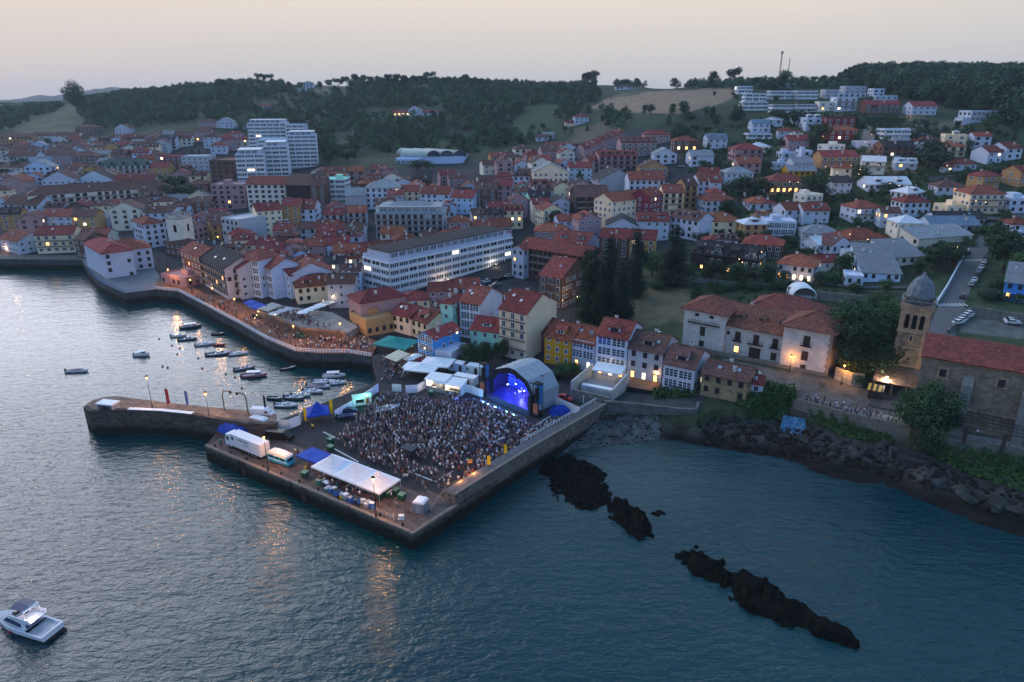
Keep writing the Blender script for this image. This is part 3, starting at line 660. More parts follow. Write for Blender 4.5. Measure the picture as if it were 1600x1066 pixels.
def win_mesh(name, fr, gl, nx=2, ny=2, fw=.09, shutter=None):
    """unit window 1 x 1 facing -y, frame and panes standing proud of the wall"""
    m = MB()
    m.bx(-.5, .5, -.075, .0, -.5, -.5+fw, 0); m.bx(-.5, .5, -.075, 0, .5-fw, .5, 0); m.bx(-.5, -.5+fw, -.075, 0, -.5+fw, .5-fw, 0); m.bx(.5-fw, .5, -.075, 0, -.5+fw, .5-fw, 0)
    m.bx(-.5+fw, .5-fw, -.035, 0, -.5+fw, .5-fw, 1)
    iw = 1-2*fw
    for i in range(1, nx): x = -.5+fw+iw*i/nx; m.bx(x-.025, x+.025, -.06, -.03, -.5+fw, .5-fw, 0)
    for i in range(1, ny): z = -.5+fw+iw*i/ny; m.bx(-.5+fw, .5-fw, -.058, -.03, z-.02, z+.02, 0)
    return m.mesh(name, [fr, gl])
WM = {'n': win_mesh('window', wframe, glass, 2, 1), 'd': win_mesh('window', dframe, glass, 2, 1), 'b': win_mesh('window', bframe, glassb, 2, 1), 'g': win_mesh('window', gframe, glass, 2, 2), 'L': win_mesh('window', dframe, lit, 2, 1), 'W': win_mesh('window', wframe, litw, 2, 1),
 'S': win_mesh('strip_window', wframe, glassb, 4, 1, .05), 'G': win_mesh('glazed_gallery', wframe, glassb, 3, 3, .05), 'D': win_mesh('door', dframe, dframe, 2, 1, .08), 'N': win_mesh('glazed_gallery', bframe, glassb, 3, 3, .03), 'E': win_mesh('glazed_gallery', gframe, glassg, 3, 3, .04)}
WN = {'S': 'strip_window', 'G': 'glazed_gallery', 'N': 'glazed_gallery', 'E': 'glazed_gallery', 'D': 'door'}
def window(par, kind, x, y, z, w, h, face=0):
    """face 0 front(-y) 1 right(+x) 2 back 3 left(-x)"""
    o = bpy.data.objects.new(WN.get(kind, 'window'), WM[kind]); COL.objects.link(o); o.parent = par; o.location = (x, y, z); o.scale = (w, 1.6, h)
    if face: o.rotation_euler = (0, 0, (0, PI/2, PI, -PI/2)[face])
    return o
skym = None
def unit(name, fn, mats):
    m = MB(); fn(m); return m.mesh(name, mats)
SKYL = unit('skylight', lambda m: (m.bx(-.45, .45, -.6, .6, 0, .08, 0), m.bx(-.38, .38, -.53, .53, .08, .10, 1)), [mat('zinc', (.35, .36, .38), .4), mat('skylight_glass', (.30, .33, .38), .05, spec=1.0, metal=.6)])
CHIM = unit('chimney', lambda m: (m.bx(-.4, .4, -.3, .3, -.9, 1.0, 0), m.bx(-.5, .5, -.4, .4, 1.0, 1.12, 0), m.bx(-.25, -.05, -.1, .1, 1.12, 1.4, 1), m.bx(.05, .25, -.1, .1, 1.12, 1.4, 1)), [chim, rm['r']])
DISH = unit('satellite_dish', lambda m: (m.tube((0, 0, 0), (0, 0, 1.1), .03, n=4), m.lathe((0, -.1, 1.1), [(.05, -.1), (.35, .02), (.4, .12)], 10)), [white])
PLACED = []      # (cx, cy, ca, sa, hw, hd, facade pixel box)
def sat(a, b, pad):
    for (cx, cy2, ca, sa, hw, hd), (ox, oy, oc, os, ow, oh) in ((a, b), (b, a)):
        dx, dy = ox-cx, oy-cy2
        for ux, uy, h in ((ca, sa, hw), (-sa, ca, hd)):
            r = abs(ow*(oc*ux+os*uy))+abs(oh*(-os*ux+oc*uy))
            if abs(dx*ux+dy*uy) > h+r-pad: return False
    return True
def roof_mesh(typ, w, d, H, pitch, ov, th=.22):
    """returns MB roof, MB gable walls"""
    rf = MB(); gb = MB(); hw, hd = w/2, d/2
    if typ == 'f':
        rf.bx(-hw+.25, hw-.25, -hd+.25, hd-.25, H-.35, H-.1)
        for x0, x1, y0, y1 in ((-hw, hw, -hd, -hd+.25), (-hw, hw, hd-.25, hd), (-hw, -hw+.25, -hd+.25, hd-.25), (hw-.25, hw, -hd+.25, hd-.25)): gb.bx(x0, x1, y0, y1, H, H+.55)
        return rf, gb, H+.1
    if typ in ('g', 'G'):
        half = hd if typ == 'g' else hw; L = hw if typ == 'g' else hd; rise = half*pitch; zov = ov*pitch
        def T(a, b, z): return (b, a, z) if typ == 'g' else (a, b, z)
        for s in (1, -1):
            lo = [T(s*(half+ov), -L-ov*.6, H-zov), T(s*(half+ov), L+ov*.6, H-zov), T(0, L+ov*.6, H+rise), T(0, -L-ov*.6, H+rise)]
            up = [(x, y, z+th) for x, y, z in lo]
            k = len(rf.v); rf.v += lo+up
            q = [(0, 1, 2, 3), (7, 6, 5, 4), (0, 4, 5, 1), (1, 5, 6, 2), (2, 6, 7, 3), (3, 7, 4, 0)]
            if (typ == 'g') == (s == 1): q = [f[::-1] for f in q]
            rf.f += [tuple(k+i for i in f[::-1]) for f in q]; rf.m += [0]*6
        for e in (-1, 1):
            a = [T(-half, e*L, H), T(half, e*L, H), T(0, e*L, H+rise-.02)]
            b2 = [T(-half, e*(L-.3), H), T(half, e*(L-.3), H), T(0, e*(L-.3), H+rise-.02)]
            gb.face(a); gb.face(b2)
        return rf, gb, H+rise
    if typ == 's':
        rise = d*pitch*.6
        lo = [(-hw-ov, -hd-ov, H-ov*pitch), (hw+ov, -hd-ov, H-ov*pitch), (hw+ov, hd, H+rise), (-hw-ov, hd, H+rise)]
        rf.prism([(x, y) for x, y, z in lo], [z for x, y, z in lo], [z+th for x, y, z in lo])
        gb.prism([(-hw, -hd), (hw, -hd), (hw, hd), (-hw, hd)], [H-.02]*4, [H, H, H+rise-.03, H+rise-.03], cap=False)
        return rf, gb, H+rise
    # hip
    e = [(-hw-ov, -hd-ov), (hw+ov, -hd-ov), (hw+ov, hd+ov), (-hw-ov, hd+ov)]; m_ = min(hw, hd)+ov; rise = m_*pitch; z0 = H-ov*pitch*.6
    if hw >= hd: r_ = [(-(hw-hd), 0), (hw-hd, 0)]
    else: r_ = [(0, -(hd-hw)), (0, hd-hw)]
    b_ = [(x, y, z0) for x, y in e]; t_ = [(x, y, z0+.2) for x, y in e]; rt = [(x, y, z0+.2+rise) for x, y in r_]
    rf.face(b_[::-1])
    for i in range(4): rf.face([b_[i], b_[(i+1) % 4], t_[(i+1) % 4], t_[i]])
    if abs(hw-hd) < .05:
        ap = rt[0]
        for i in range(4): rf.face([t_[i], t_[(i+1) % 4], ap])
    elif hw > hd:
        rf.face([t_[0], t_[1], rt[1], rt[0]]); rf.face([t_[1], t_[2], rt[1]]); rf.face([t_[2], t_[3], rt[0], rt[1]]); rf.face([t_[3], t_[0], rt[0]])
    else:
        rf.face([t_[0], t_[1], rt[0]]); rf.face([t_[1], t_[2], rt[1], rt[0]]); rf.face([t_[2], t_[3], rt[1]]); rf.face([t_[3], t_[0], rt[0], rt[1]])
    # ridge and hip caps
    for i in range(4):
        tgt = rt[0] if (hw >= hd and i in (0, 3)) or (hw < hd and i in (0, 1)) else rt[1]
        rf.tube(t_[i], tgt, .14, n=5)
    if abs(hw-hd) >= .05: rf.tube(rt[0], rt[1], .15, n=5)
    return rf, gb, z0+.2+rise
NUMW = {1: 'one-storey', 2: 'two-storey', 3: 'three-storey', 4: 'four-storey', 5: 'five-storey', 6: 'six-storey', 7: 'seven-storey', 8: 'eight-storey', 9: 'nine-storey'}
GROUP = 'houses and apartment blocks of the harbour town'
FH = 2.95
def house(fl, w, d, X, Y, Z, rz, wall='w', roof='r', typ='g', opts='', label=None, name=None, cat='house', detail=None, H=None, mids=None):
    """opts: b balconies, B white banded floors, a glazed galleries front, D n dormers, c chimneys, L lit ground floor, i some lit windows, x blank front, W white frames, v dark windows, z skylights, t top floor set back"""
    H = H or fl*FH+.5; dist = math.hypot(X, Y)
    nm = name if name and not (name == 'townhouse' and fl > 3) else ({True: 'house', False: 'apartment_block'}[fl <= 3 and w < 26])
    t = thing(nm, None, cat if fl <= 3 or cat != 'house' else 'apartment building', (X, Y, Z), rz, GROUP)
    wmat_ = wm[wall] if isinstance(wall, str) else wall; rmat = rm[roof] if isinstance(roof, str) else roof
    mb = MB(); hw, hd = w/2, d/2; mb.bx(-hw, hw, -hd, hd, -5, H)
    pitch = .50 if typ != 'h' else .46
    if wall == 'k' and typ == 'g': pitch = .6
    rf, gb, top = roof_mesh(typ, w, d, H, pitch, .55 if typ not in 'f' else 0)
    k = len(mb.v); mb.v += gb.v; mb.f += [tuple(i+k for i in f) for f in gb.f]; mb.m += gb.m
    # string course / plinth
    if 'p' in opts: mb.bx(-hw-.05, hw+.05, -hd-.05, hd+.05, -4, 1.0)
    mb.build('wall', wmat_, t); ro = rf.build('roof', rmat, t)
    ca, sa = math.cos(rz), math.sin(rz)
    # facades that can be seen from round about the camera
    faces = []
    for f, (nx, ny, Lh, off) in enumerate(((0, -1, w, hd), (1, 0, d, hw), (0, 1, w, hd), (-1, 0, d, hw))):
        wx, wy = nx*ca-ny*sa, nx*sa+ny*ca; fx, fy = X+wx*off, Y+wy*off
        if (-fx*wx-fy*wy)/math.hypot(fx, fy) > (.10 if dist < 330 else .22): faces.append((f, Lh, off))
    kind = 'd' if 'v' in opts else ('n' if 'W' in opts else random.choice('nnd'))
    if wall == 'w' and 'v' not in opts and random.random() < .4: kind = 'd'
    step = 2.3 if dist < 300 else (2.9 if dist < 450 else 3.8)
    ww, wh = (1.15, 1.6) if dist < 300 else ((1.4, 1.65) if dist < 450 else (1.9, 1.7))
    pl = .07 if 'i' in opts else .016
    slabs = MB(); rails = MB(); npl = 0
    for f, Lh, off in faces:
        if f == 0 and 'x' in opts: continue
        if f in (1, 3) and ('X' in opts or (fl >= 2 and 'B' not in opts and 'A' not in opts and typ in 'g' and random.random() < .35)): continue
        def put(kk, u, z, w_, h_):
            x, y = {0: (u, -off), 1: (off, u), 2: (-u, off), 3: (-off, -u)}[f]
            window(t, kk, x, y, z, w_, h_, f)
        n = max(1, int((Lh-1.0)/step)); sp_ = Lh/n
        for q in range(fl):
            zc = .5+q*FH+1.55
            if 'B' in opts:
                # recessed ribbon of glazing between white parapet bands
                def addb(e0, e1, z0_, z1_, mt=0):
                    o2 = .55
                    pts = {0: (-hw-o2, hw+o2, -hd-o2, -hd), 1: (hw, hw+o2, -hd-o2, hd), 3: (-hw-o2, -hw, -hd-o2, hd), 2: (-hw-o2, hw+o2, hd, hd+o2)}[f]
                    slabs.bx(pts[0], pts[1], pts[2], pts[3], z0_, z1_, mt)
                addb(0, 0, .5+q*FH-.25+(.004*f), .5+q*FH+.85+(.004*f))
                if q == fl-1: addb(0, 0, .5+fl*FH-.3+(.004*f), .5+fl*FH+.1+(.004*f))
                m5 = max(1, int(Lh/4.5)); s5 = Lh/m5
                for i in range(m5):
                    put(random.choice('SSSn') if random.random() > .03 else 'W', -Lh/2+s5*(i+.5), .5+q*FH+1.75, s5*.94, 1.7)
                continue
            if 'a' in opts and f == 0 and q >= (1 if 'L' in opts else 0) and q < fl:
                ng = max(1, int(Lh/3.2)); sg = (Lh-.8)/ng
                for i in range(ng): put('G' if 'N' not in opts else 'N', -Lh/2+.4+sg*(i+.5), .5+q*FH+1.5, sg*.97, 2.3)
                continue
            for i in range(n):
                u = -Lh/2+sp_*(i+.5)
                if random.random() < (.07 if f == 0 else .3): continue
                kk = kind
                if random.random() < pl: kk = random.choice('LW')
                hh = wh
                if q == 0 and f == 0 and 'L' in opts: kk = random.choice('LLWD'); hh = 2.2
                elif 'b' in opts and f == 0 and q > 0: hh = 2.0
                put(kk, u, zc-(.1 if hh > 1.6 else 0)-(.1 if q == 0 and hh > 2.1 else 0), ww*(1.25 if 'b' in opts else 1), hh)
            if 'b' in opts and f == 0 and q > 0:
                z0 = .5+q*FH-.08; slabs.bx(-hw+.3, hw-.3, -hd-1.0, -hd, z0, z0+.15)
                slabs.bx(-hw+.3, hw-.3, -hd-1.0, -hd-.93, z0+.15, z0+(.95 if 'p' in opts else .4)); rails.bx(-hw+.3, hw-.3, -hd-.98, -hd-.94, z0+.95, z0+1.02)
    if slabs.v: slabs.build('balcony_bands' if 'B' in opts else 'balconies', mids or (wframe if 'B' in opts else cope), t)
    if rails.v: rails.build('balcony_rails', iron, t)
    # roof furniture
    if typ != 'f':
        half = (hd if typ != 'G' else hw)
        for _ in range(1 if dist > 260 else random.choice((1, 2))):
            if typ == 'G': x, y = random.choice((-1, 1))*hw*.5, random.uniform(-.6, .6)*hd; z = H+(hw-abs(x))*pitch
            else: x, y = random.uniform(-.6, .6)*hw*(.5 if typ == 'h' else 1), random.choice((-.5, .4))*hd; z = H+(hd-abs(y))*pitch
            if typ == 's': z = H+(y+hd)*pitch*.6
            c = link('chimney', CHIM, ro, (x, y, z+.4))
        if dist < 420:
            if typ == 'g': mb = MB(); mb.tube((-hw-.3, 0, H+hd*pitch+.22), (hw+.3, 0, H+hd*pitch+.22), .13, n=5); mb.build('ridge_cap', rmat, ro)
            if random.random() < .5: link('satellite_dish', DISH, ro, (random.uniform(-.7, .7)*hw, 0, H+(hd if typ != 'G' else hw)*pitch*.8))
            for _ in range(random.choice((0, 1, 1, 2)) if 'z' not in opts else 5):
                s = -1 if random.random() < .7 else 1
                if typ == 'g': x, y = random.uniform(-.7, .7)*hw, s*hd*random.uniform(.3, .7); z = H+(hd-abs(y))*pitch; rot = (s*-math.atan(pitch), 0, 0)
                elif typ == 'G': x, y = s*hw*random.uniform(.3, .7), random.uniform(-.7, .7)*hd; z = H+(hw-abs(x))*pitch; rot = (0, s*math.atan(pitch), 0)
                else: continue
                o = link('skylight', SKYL, ro, (x, y, z+.24)); o.rotation_euler = rot; o.scale = (1, .9, 1)
    else:
        if dist < 500 and 't' not in opts and w > 6:
            mb = MB(); bw = min(4, w*.3); bxx = random.uniform(-.25, .25)*w; mb.bx(bxx-bw/2, bxx+bw/2, -.1*d, .3*d, H-.1, H+2.2); mb.build('roof_hut', wmat_, ro)
    if 'D' in opts:
        nd_ = max(1, int(opts[opts.index('D')+1])); 
        for i in range(nd_):
            dw = min(3.2, w/nd_*.62); x = -hw+w*(i+.5)/nd_; yb = -hd*.72; zz = H+(hd-abs(yb))*pitch
            dm = MB(); dm.bx(x-dw/2, x+dw/2, yb, yb+hd*.6, zz-.3, zz+1.35); do = dm.build('dormer', wmat_, ro)
            rr2 = MB(); r2, g2, _ = roof_mesh('h' if w > 9 else 'g', dw, hd*.7, 0, .35, .3, .14); ro2 = r2.build('dormer_roof', rmat, ro, (x, yb+hd*.32, zz+1.35))
            window(do, 'n' if kind != 'd' else 'd', x, yb-.01, zz+.65, dw*.72, 1.0)
    if 't' in opts:
        mb = MB(); mb.bx(-hw+1.6, hw-1.6, -hd+1.8, hd-1.2, H-.1, H+2.7); up = mb.build('attic_storey', wmat_, t)
        r3 = MB(); r3.bx(-hw+1.1, hw-1.1, -hd+1.2, hd-.8, H+2.7, H+3.0); r3.build('attic_roof', rmat if typ == 'f' else rmat, t)
        for i in range(int((w-4)/4)): window(t, 'S', -hw+2+4*(i+.5), -hd+1.8, H+1.4, 3.4, 1.9)
    desc = label or ('%s %s %s, %s %s roof' % (WALLC[wall][0] if isinstance(wall, str) else 'stone', NUMW.get(fl, 'tall'), 'house' if fl <= 3 and w < 26 else 'block', ROOFC[roof] if isinstance(roof, str) else '', {'g': 'gabled', 'G': 'gabled', 'h': 'hipped', 'f': 'flat', 's': 'sloping'}[typ]))
    if opts.count('a'): desc = desc.replace(' under', ' with galleries under') if not label and 0 else desc
    cx_, cy_p, _ = proj(X, Y, Z+H)
    if label: t['label'] = label
    else: auto_label(t, desc, cx_, cy_p)
    corners = [(X+ax*ca-ay*sa, Y+ax*sa+ay*ca) for ax in (-hw, hw) for ay in (-hd, hd)]
    pts = [proj(x, y, zz) for x, y in corners for zz in (Z, Z+H)]
    tops = [proj(x, y, Z+H) for x, y in corners]
    PLACED.append(((X, Y, ca, sa, hw, hd), (min(p[0] for p in pts), min(p[1] for p in pts), max(p[0] for p in pts), max(p[1] for p in pts)), Y, t))
    return t
def hh(x1, y1, x2, y2, d, fl, wall='w', roof='r', typ='g', opts='', label=None, H=None, rz=None, **kw):
    """front eave line from pixel 1 to pixel 2"""
    Hh = H or fl*FH+.5
    xm, ym = (x1+x2)/2, (y1+y2)/2
    X, Y, Z = ghit(xm, ym, Hh); zt = Z+Hh
    if rz is None and Y < 360:
        a, b = Vector(P(x1, y1, zt)), Vector(P(x2, y2, zt)); w = (b-a).length; r = math.atan2(b.y-a.y, b.x-a.x); c = (a+b)/2
    else:
        dep = proj(X, Y, zt)[2]; r = R(rz) if rz is not None else R(max(-35, min(35, (y1-y2)*2.2*(1 if Y < 500 else .7))))
        w = abs(x2-x1)/FOC*dep/max(.6, abs(math.cos(r+math.atan2(X, Y)*-1))) if rz is None else abs(x2-x1)/FOC*dep
        w = abs(x2-x1)/FOC*dep; c = Vector((X, Y))
    n = Vector((-math.sin(r), math.cos(r)))*(d/2)
    return house(fl, w, d, c.x+n.x, c.y+n.y, Z-.0, r, wall, roof, typ, opts, label, H=H, **kw)
# ---- harbour front, left to right
hh(-2, 372, 27, 378, 14, 2, 'w', 'r', 'g'); hh(53, 368, 114, 366, 13, 3, 'c', 'r', 'g', 'bi', 'yellow-green balconied apartment house on the far quay'); hh(115, 374, 131, 376, 12, 3, 'n', 'b', 'g')
hh(130, 380, 159, 397, 12, 4, 'w', 'r', 'h', 'W'); hh(166, 394, 236, 386, 15, 3, 'w', 'r', 'h', 'vp', 'white house with red hipped roof standing on the harbour point', H=10.2)
hh(224, 351, 257, 347, 17, 4, 'w', 'r', 'h', 'v'); hh(300, 358, 324, 352, 13, 3, 'p', 'b', 'G'); hh(257, 379, 288, 383, 9, 2, 'n', 'b', 'h'); hh(330, 352, 352, 350, 12, 3, 'o', 'b', 'g')
hh(281, 391, 311, 402, 12, 4, 'n', 'r', 'g', 'W'); hh(251, 429, 290, 436, 11, 1, 'p', 'w', 'f', 'v', 'low pink flat-roofed harbour house lit by a street lamp', H=4)
hh(313, 401, 351, 420, 15, 4, 's', 'k', 'g', 'bpz', 'tall grey block with black roof and skylights on the promenade'); hh(352, 408, 372, 420, 10, 4, 's', 'r', 'g', 'b')
hh(372, 402, 403, 407, 12, 5, 'b', 'r', 'h', 'a'); hh(404, 412, 424, 420, 12, 4, 'b', 'r', 'g', 'a'); hh(429, 424, 452, 431, 14, 3, 'b', 'r', 'G')
hh(463, 450, 533, 443, 13, 2, 'c', 'r', 'h', 'D2', 'harbourside restaurant with big red hipped roof and green windows', H=6.4)
hh(452, 430, 520, 424, 12, 3, 'w', 'r', 'G', 'x'); 
hh(571, 503, 616, 494, 13, 1, 'o', 'r', 'f', 'v', 'ochre stone building with roof terrace under the pink house', H=5.4)
hh(545, 470, 562, 477, 9, 2, 'p', 'r', 'h', 'v', H=6); hh(563, 474, 634, 462, 11, 1, 'p', 'r', 'h', 'v', 'pink house with red hipped roof above the terrace', H=9.6)
# ---- behind the pier
hh(612, 490, 641, 496, 10, 2, 'c', 'r', 'g', 'v'); hh(642, 497, 668, 506, 10, 2, 'c', 'r', 'g', 'D1'); hh(668, 488, 690, 492, 11, 2, 'h', 'b', 'g')
hh(688, 473, 706, 475, 11, 4, 't', 'r', 'h', 'E'); hh(706, 481, 718, 484, 10, 3, 'n', 'r', 'g'); hh(718, 471, 750, 476, 15, 4, 'w', 'r', 'g', 'ba')
hh(735, 514, 781, 520, 11, 2, 't', 'r', 'g', 'D1', 'pale green house with glazed dormer behind the trees')
hh(780, 482, 823, 491, 17, 5, 'c', 'r', 'g', 'bi', 'cream five-storey apartment house with balconies behind the stage')
hh(652, 523, 677, 530, 12, 3, 'l', 'r', 'G', 'a', 'bright blue house beside the outdoor cafe', H=8.4); hh(679, 549, 705, 554, 9, 1, 'w', 'w', 'f', 'v', 'white annex with roof terrace beside the blue house', H=4.6)
hh(823, 512, 849, 520, 12, 2, 'n', 'r', 'g', 'x')
hh(851, 524, 892, 533, 12, 3, 'y', 'o', 'g', 'D1', 'yellow house with deep blue glazed front', H=8.6); hh(893, 531, 930, 539, 12, 3, 'w', 'o', 'g', 'aL', H=8.6)
hh(932, 523, 981, 531, 13, 4, 'w', 'r', 'g', 'aD1L', 'tall white house with glazed galleries above the awning terrace'); hh(982, 543, 1036, 553, 13, 3, 's', 'b', 'g', 'D1L', 'grey restaurant house with three lamps over its terrace')
hh(1037, 567, 1086, 577, 13, 2, 'w', 'b', 'g', 'D1aW', 'white corner house with brown roof above the stone wall', H=7.2); hh(1097, 582, 1168, 597, 9, 2, 'q', 'b', 'g', 'v', 'old yellow stone house with brown roof over the rocks', H=6.2)
hh(1172, 598, 1193, 601, 5, 1, 'w', 'r', 'g', '')
# ---- the big white block and its neighbours
hh(608, 408, 799, 368, 17, 4, 'w', 'k', 'f', 'Bt', 'long white block with ribbon balconies and dark attic roof', H=13.2)
hh(800, 388, 818, 391, 14, 4, 'w', 'r', 'G', ''); hh(812, 385, 918, 402, 12, 4, 'n', 'r', 'g', 'bp'); hh(843, 429, 878, 435, 20, 4, 'n', 'r', 'g', 'bp')
hh(586, 334, 692, 334, 20, 5, 's', 'g', 'h', 'bt', 'grey mansard block with pale stepped roof')
# ---- mid town
for a in [(372, 345, 467, 329, 14, 4, 's', 'g', 'f', 'x'), (467, 327, 491, 326, 16, 4, 'w', 'r', 'g', ''), (400, 330, 440, 327, 12, 5, 'c', 'r', 'g', ''), (440, 322, 467, 321, 12, 5, 'o', 'r', 'g', ''),
 (329, 290, 381, 289, 16, 5, 'p', 'g', 'f', ''), (384, 288, 445, 288, 16, 5, 'h', 'r', 'g', 'v'), (446, 288, 483, 290, 18, 5, 'k', 'b', 'g', 'x'), (484, 291, 508, 290, 16, 5, 'n', 'b', 'g', 'b'), (508, 281, 538, 281, 14, 5, 't', 'g', 'f', 'B'),
 (540, 308, 572, 303, 14, 3, 's', 'g', 'g', 'x'), (570, 294, 624, 293, 16, 4, 'w', 'g', 'h', 'v'), (625, 300, 655, 298, 12, 3, 'c', 'r', 'g', ''), (655, 300, 703, 306, 14, 3, 'w', 'r', 'g', 'W'), (703, 306, 740, 312, 14, 3, 'b', 'r', 'g', 'W'), (741, 295, 775, 298, 14, 4, 'n', 'b', 'g', 'b'), (776, 290, 800, 291, 14, 4, 'p', 'r', 'g', ''),
 (833, 270, 889, 269, 15, 4, 'c', 'g', 'G', 'E'), (889, 262, 925, 262, 12, 3, 'w', 'r', 'g', ''), (936, 282, 996, 278, 18, 3, 's', 'k', 'G', 'x'), (983, 281, 1039, 281, 15, 4, 'w', 'r', 'g', ''), (900, 309, 953, 306, 16, 4, 'k', 'b', 'g', 'bp'),
 (957, 315, 1015, 308, 13, 4, 'c', 'o', 'g', 'W'), (1016, 308, 1038, 304, 12, 4, 'r', 'o', 'g', 'W'), (1037, 301, 1069, 301, 13, 4, 'c', 'r', 'g', 'bi'), (1070, 292, 1091, 288, 12, 4, 'o', 'b', 'g', 'bi'), (1091, 283, 1128, 282, 12, 3, 'w', 'r', 'g', ''),
 (948, 352, 996, 353, 14, 3, 'w', 'k', 'G', ''), (996, 345, 1046, 346, 12, 3, 'w', 'r', 'g', 'D2'), (1048, 338, 1092, 345, 12, 3, 'w', 'b', 'g', 'D2i'), (864, 375, 917, 381, 14, 2, 'w', 'r', 'g', 'D2'), (939, 371, 983, 373, 12, 3, 'n', 'r', 'g', 'bi'), (984, 373, 1024, 375, 12, 3, 'o', 'r', 'g', 'bi'),
 (835, 361, 886, 362, 12, 2, 'p', 'o', 'h', ''), (1000, 262, 1044, 262, 12, 2, 'o', 'b', 'G', 'b'), (1023, 241, 1058, 241, 12, 2, 'w', 'g', 'G', 'W'), (1080, 244, 1116, 243, 12, 2, 'w', 'g', 'g', 'i'), (1106, 217, 1137, 217, 12, 2, 'w', 'u', 'g', 'D2'), (1055, 221, 1092, 220, 12, 2, 'n', 'r', 'h', 'iL'),
 (935, 246, 998, 241, 12, 3, 'p', 'r', 'g', 'bD5'), (970, 224, 1027, 221, 12, 3, 'p', 'r', 'g', 'bD5'), (1008, 211, 1048, 210, 12, 2, 'p', 'r', 'h', ''), (1149, 234, 1193, 233, 13, 3, 'p', 'r', 'h', 'b'), (1153, 255, 1190, 255, 12, 2, 'p', 'r', 'g', ''), (1135, 271, 1178, 270, 12, 2, 'w', 'g', 'h', ''),
 (1103, 314, 1152, 313, 14, 2, 'w', 'r', 'h', ''), (1172, 318, 1210, 318, 12, 1, 'w', 'o', 'h', ''), (1103, 346, 1159, 346, 14, 2, 'c', 'o', 'h', 'vi'), (1110, 302, 1134, 302, 10, 2, 'w', 'r', 'h', ''), (1160, 380, 1222, 385, 13, 2, 'n', 'o', 'h', 'b'),
 (1110, 285, 1128, 285, 11, 3, 'w', 'r', 'g', ''), (848, 212, 866, 210, 8, 1, 'w', 'g', 'g', ''), (838, 215, 858, 213, 8, 1, 'w', 'b', 'g', ''), (898, 184, 920, 181, 11, 2, 'w', 'r', 'h', ''), (884, 193, 898, 191, 8, 1, 'c', 'r', 'g', ''), (962, 136, 993, 135, 10, 1, 'w', 'b', 'h', ''), (1014, 125, 1028, 125, 10, 1, 'w', 'w', 'f', ''), (1055, 131, 1085, 131, 10, 1, 'o', 'b', 'g', ''),
 (607, 176, 640, 176, 9, 1, 'c', 'r', 'g', 'iL'), (638, 171, 658, 171, 12, 2, 'w', 'r', 'G', ''), (660, 176, 684, 176, 8, 1, 'w', 'r', 'g', ''), (578, 178, 606, 179, 3, 1, 'w', 'w', 'f', ''), (405, 166, 430, 166, 10, 1, 'w', 'r', 'g', 'v'), (447, 138, 478, 139, 8, 1, 'w', 'w', 'f', 'x'), (473, 130, 488, 130, 9, 2, 'w', 'g', 'h', ''), (499, 128, 516, 129, 9, 1, 'h', 'b', 'h', ''), (530, 126, 550, 126, 9, 1, 'h', 'b', 'h', '')]: hh(*a)
# ---- far left town
for a in [(62, 306, 259, 291, 18, 4, 'h', 'b', 'h', 'b', 'long beige apartment block with tall arcades and many roof chimneys'), (0, 318, 62, 322, 18, 3, 'w', 'b', 'g', 'W'), (28, 345, 62, 340, 14, 3, 'p', 'b', 'G', 'v'), (63, 338, 112, 338, 12, 3, 'w', 'r', 'g', ''), (112, 340, 148, 336, 12, 3, 'o', 'b', 'g', ''), (148, 342, 168, 340, 10, 2, 'b', 'g', 'g', ''), (172, 330, 215, 324, 14, 4, 'h', 'b', 'G', ''),
 (150, 263, 235, 255, 18, 3, 'w', 'd', 'h', 'bD5', 'white hotel with steep dark green roof and dormers'), (80, 243, 120, 240, 14, 4, 'p', 'b', 'h', 'W'), (112, 246, 150, 243, 14, 4, 'n', 'b', 'h', 'W'), (50, 213, 121, 211, 12, 3, 'h', 'b', 'g', 'W'), (0, 214, 49, 214, 12, 3, 'o', 'b', 'g', ''), (117, 200, 147, 199, 14, 3, 'n', 'b', 'h', ''), (178, 199, 203, 202, 9, 2, 'w', 'b', 'G', ''),
 (248, 245, 283, 244, 14, 4, 'r', 'r', 'f', 'b'), (283, 246, 325, 244, 16, 5, 's', 'g', 'f', ''), (310, 191, 338, 190, 10, 2, 'p', 'b', 'h', ''), (338, 191, 364, 190, 10, 2, 'w', 'g', 'G', ''), (370, 196, 386, 196, 9, 1, 'w', 'w', 'f', ''),
 (0, 262, 40, 262, 14, 2, 'h', 'b', 'g', ''), (10, 245, 55, 243, 14, 3, 'w', 'b', 'g', ''), (0, 285, 36, 283, 14, 3, 'p', 'o', 'G', ''), (38, 262, 78, 260, 12, 3, 'b', 'g', 'G', 'v'), (178, 283, 240, 280, 12, 3, 'h', 'r', 'g', ''), (65, 283, 120, 281, 12, 3, 'w', 'b', 'G', ''), (120, 282, 176, 280, 12, 3, 'w', 'k', 'G', ''), (235, 262, 262, 260, 12, 3, 'o', 'r', 'g', ''), (264, 275, 296, 272, 10, 3, 'p', 'r', 'G', 'x'),
 (326, 251, 368, 252, 26, 7, 'n', 'w', 'f', 'v', 'brown brick end of the lower tower block'), (369, 245, 410, 238, 24, 8, 'w', 'w', 'f', 'Bt', 'lower white banded tower block beside the brown brick one'), (412, 232, 447, 226, 22, 8, 'w', 'w', 'f', 'Bt', 'middle white banded tower block'), (449, 216, 492, 208, 22, 8, 'w', 'w', 'f', 'Bt', 'right-hand white banded tower block'), (404, 222, 447, 216, 16, 8, 'w', 'w', 'f', 'B', 'white banded tower wing stepping up behind the lower blocks'), (446, 197, 474, 194, 18, 8, 'w', 'w', 'f', 'B', 'narrow white banded tower wing right of the tallest block'), (388, 196, 445, 190, 22, 9, 'w', 'w', 'f', 'Bt', 'rear white banded tower block, the tallest')]: hh(*a)
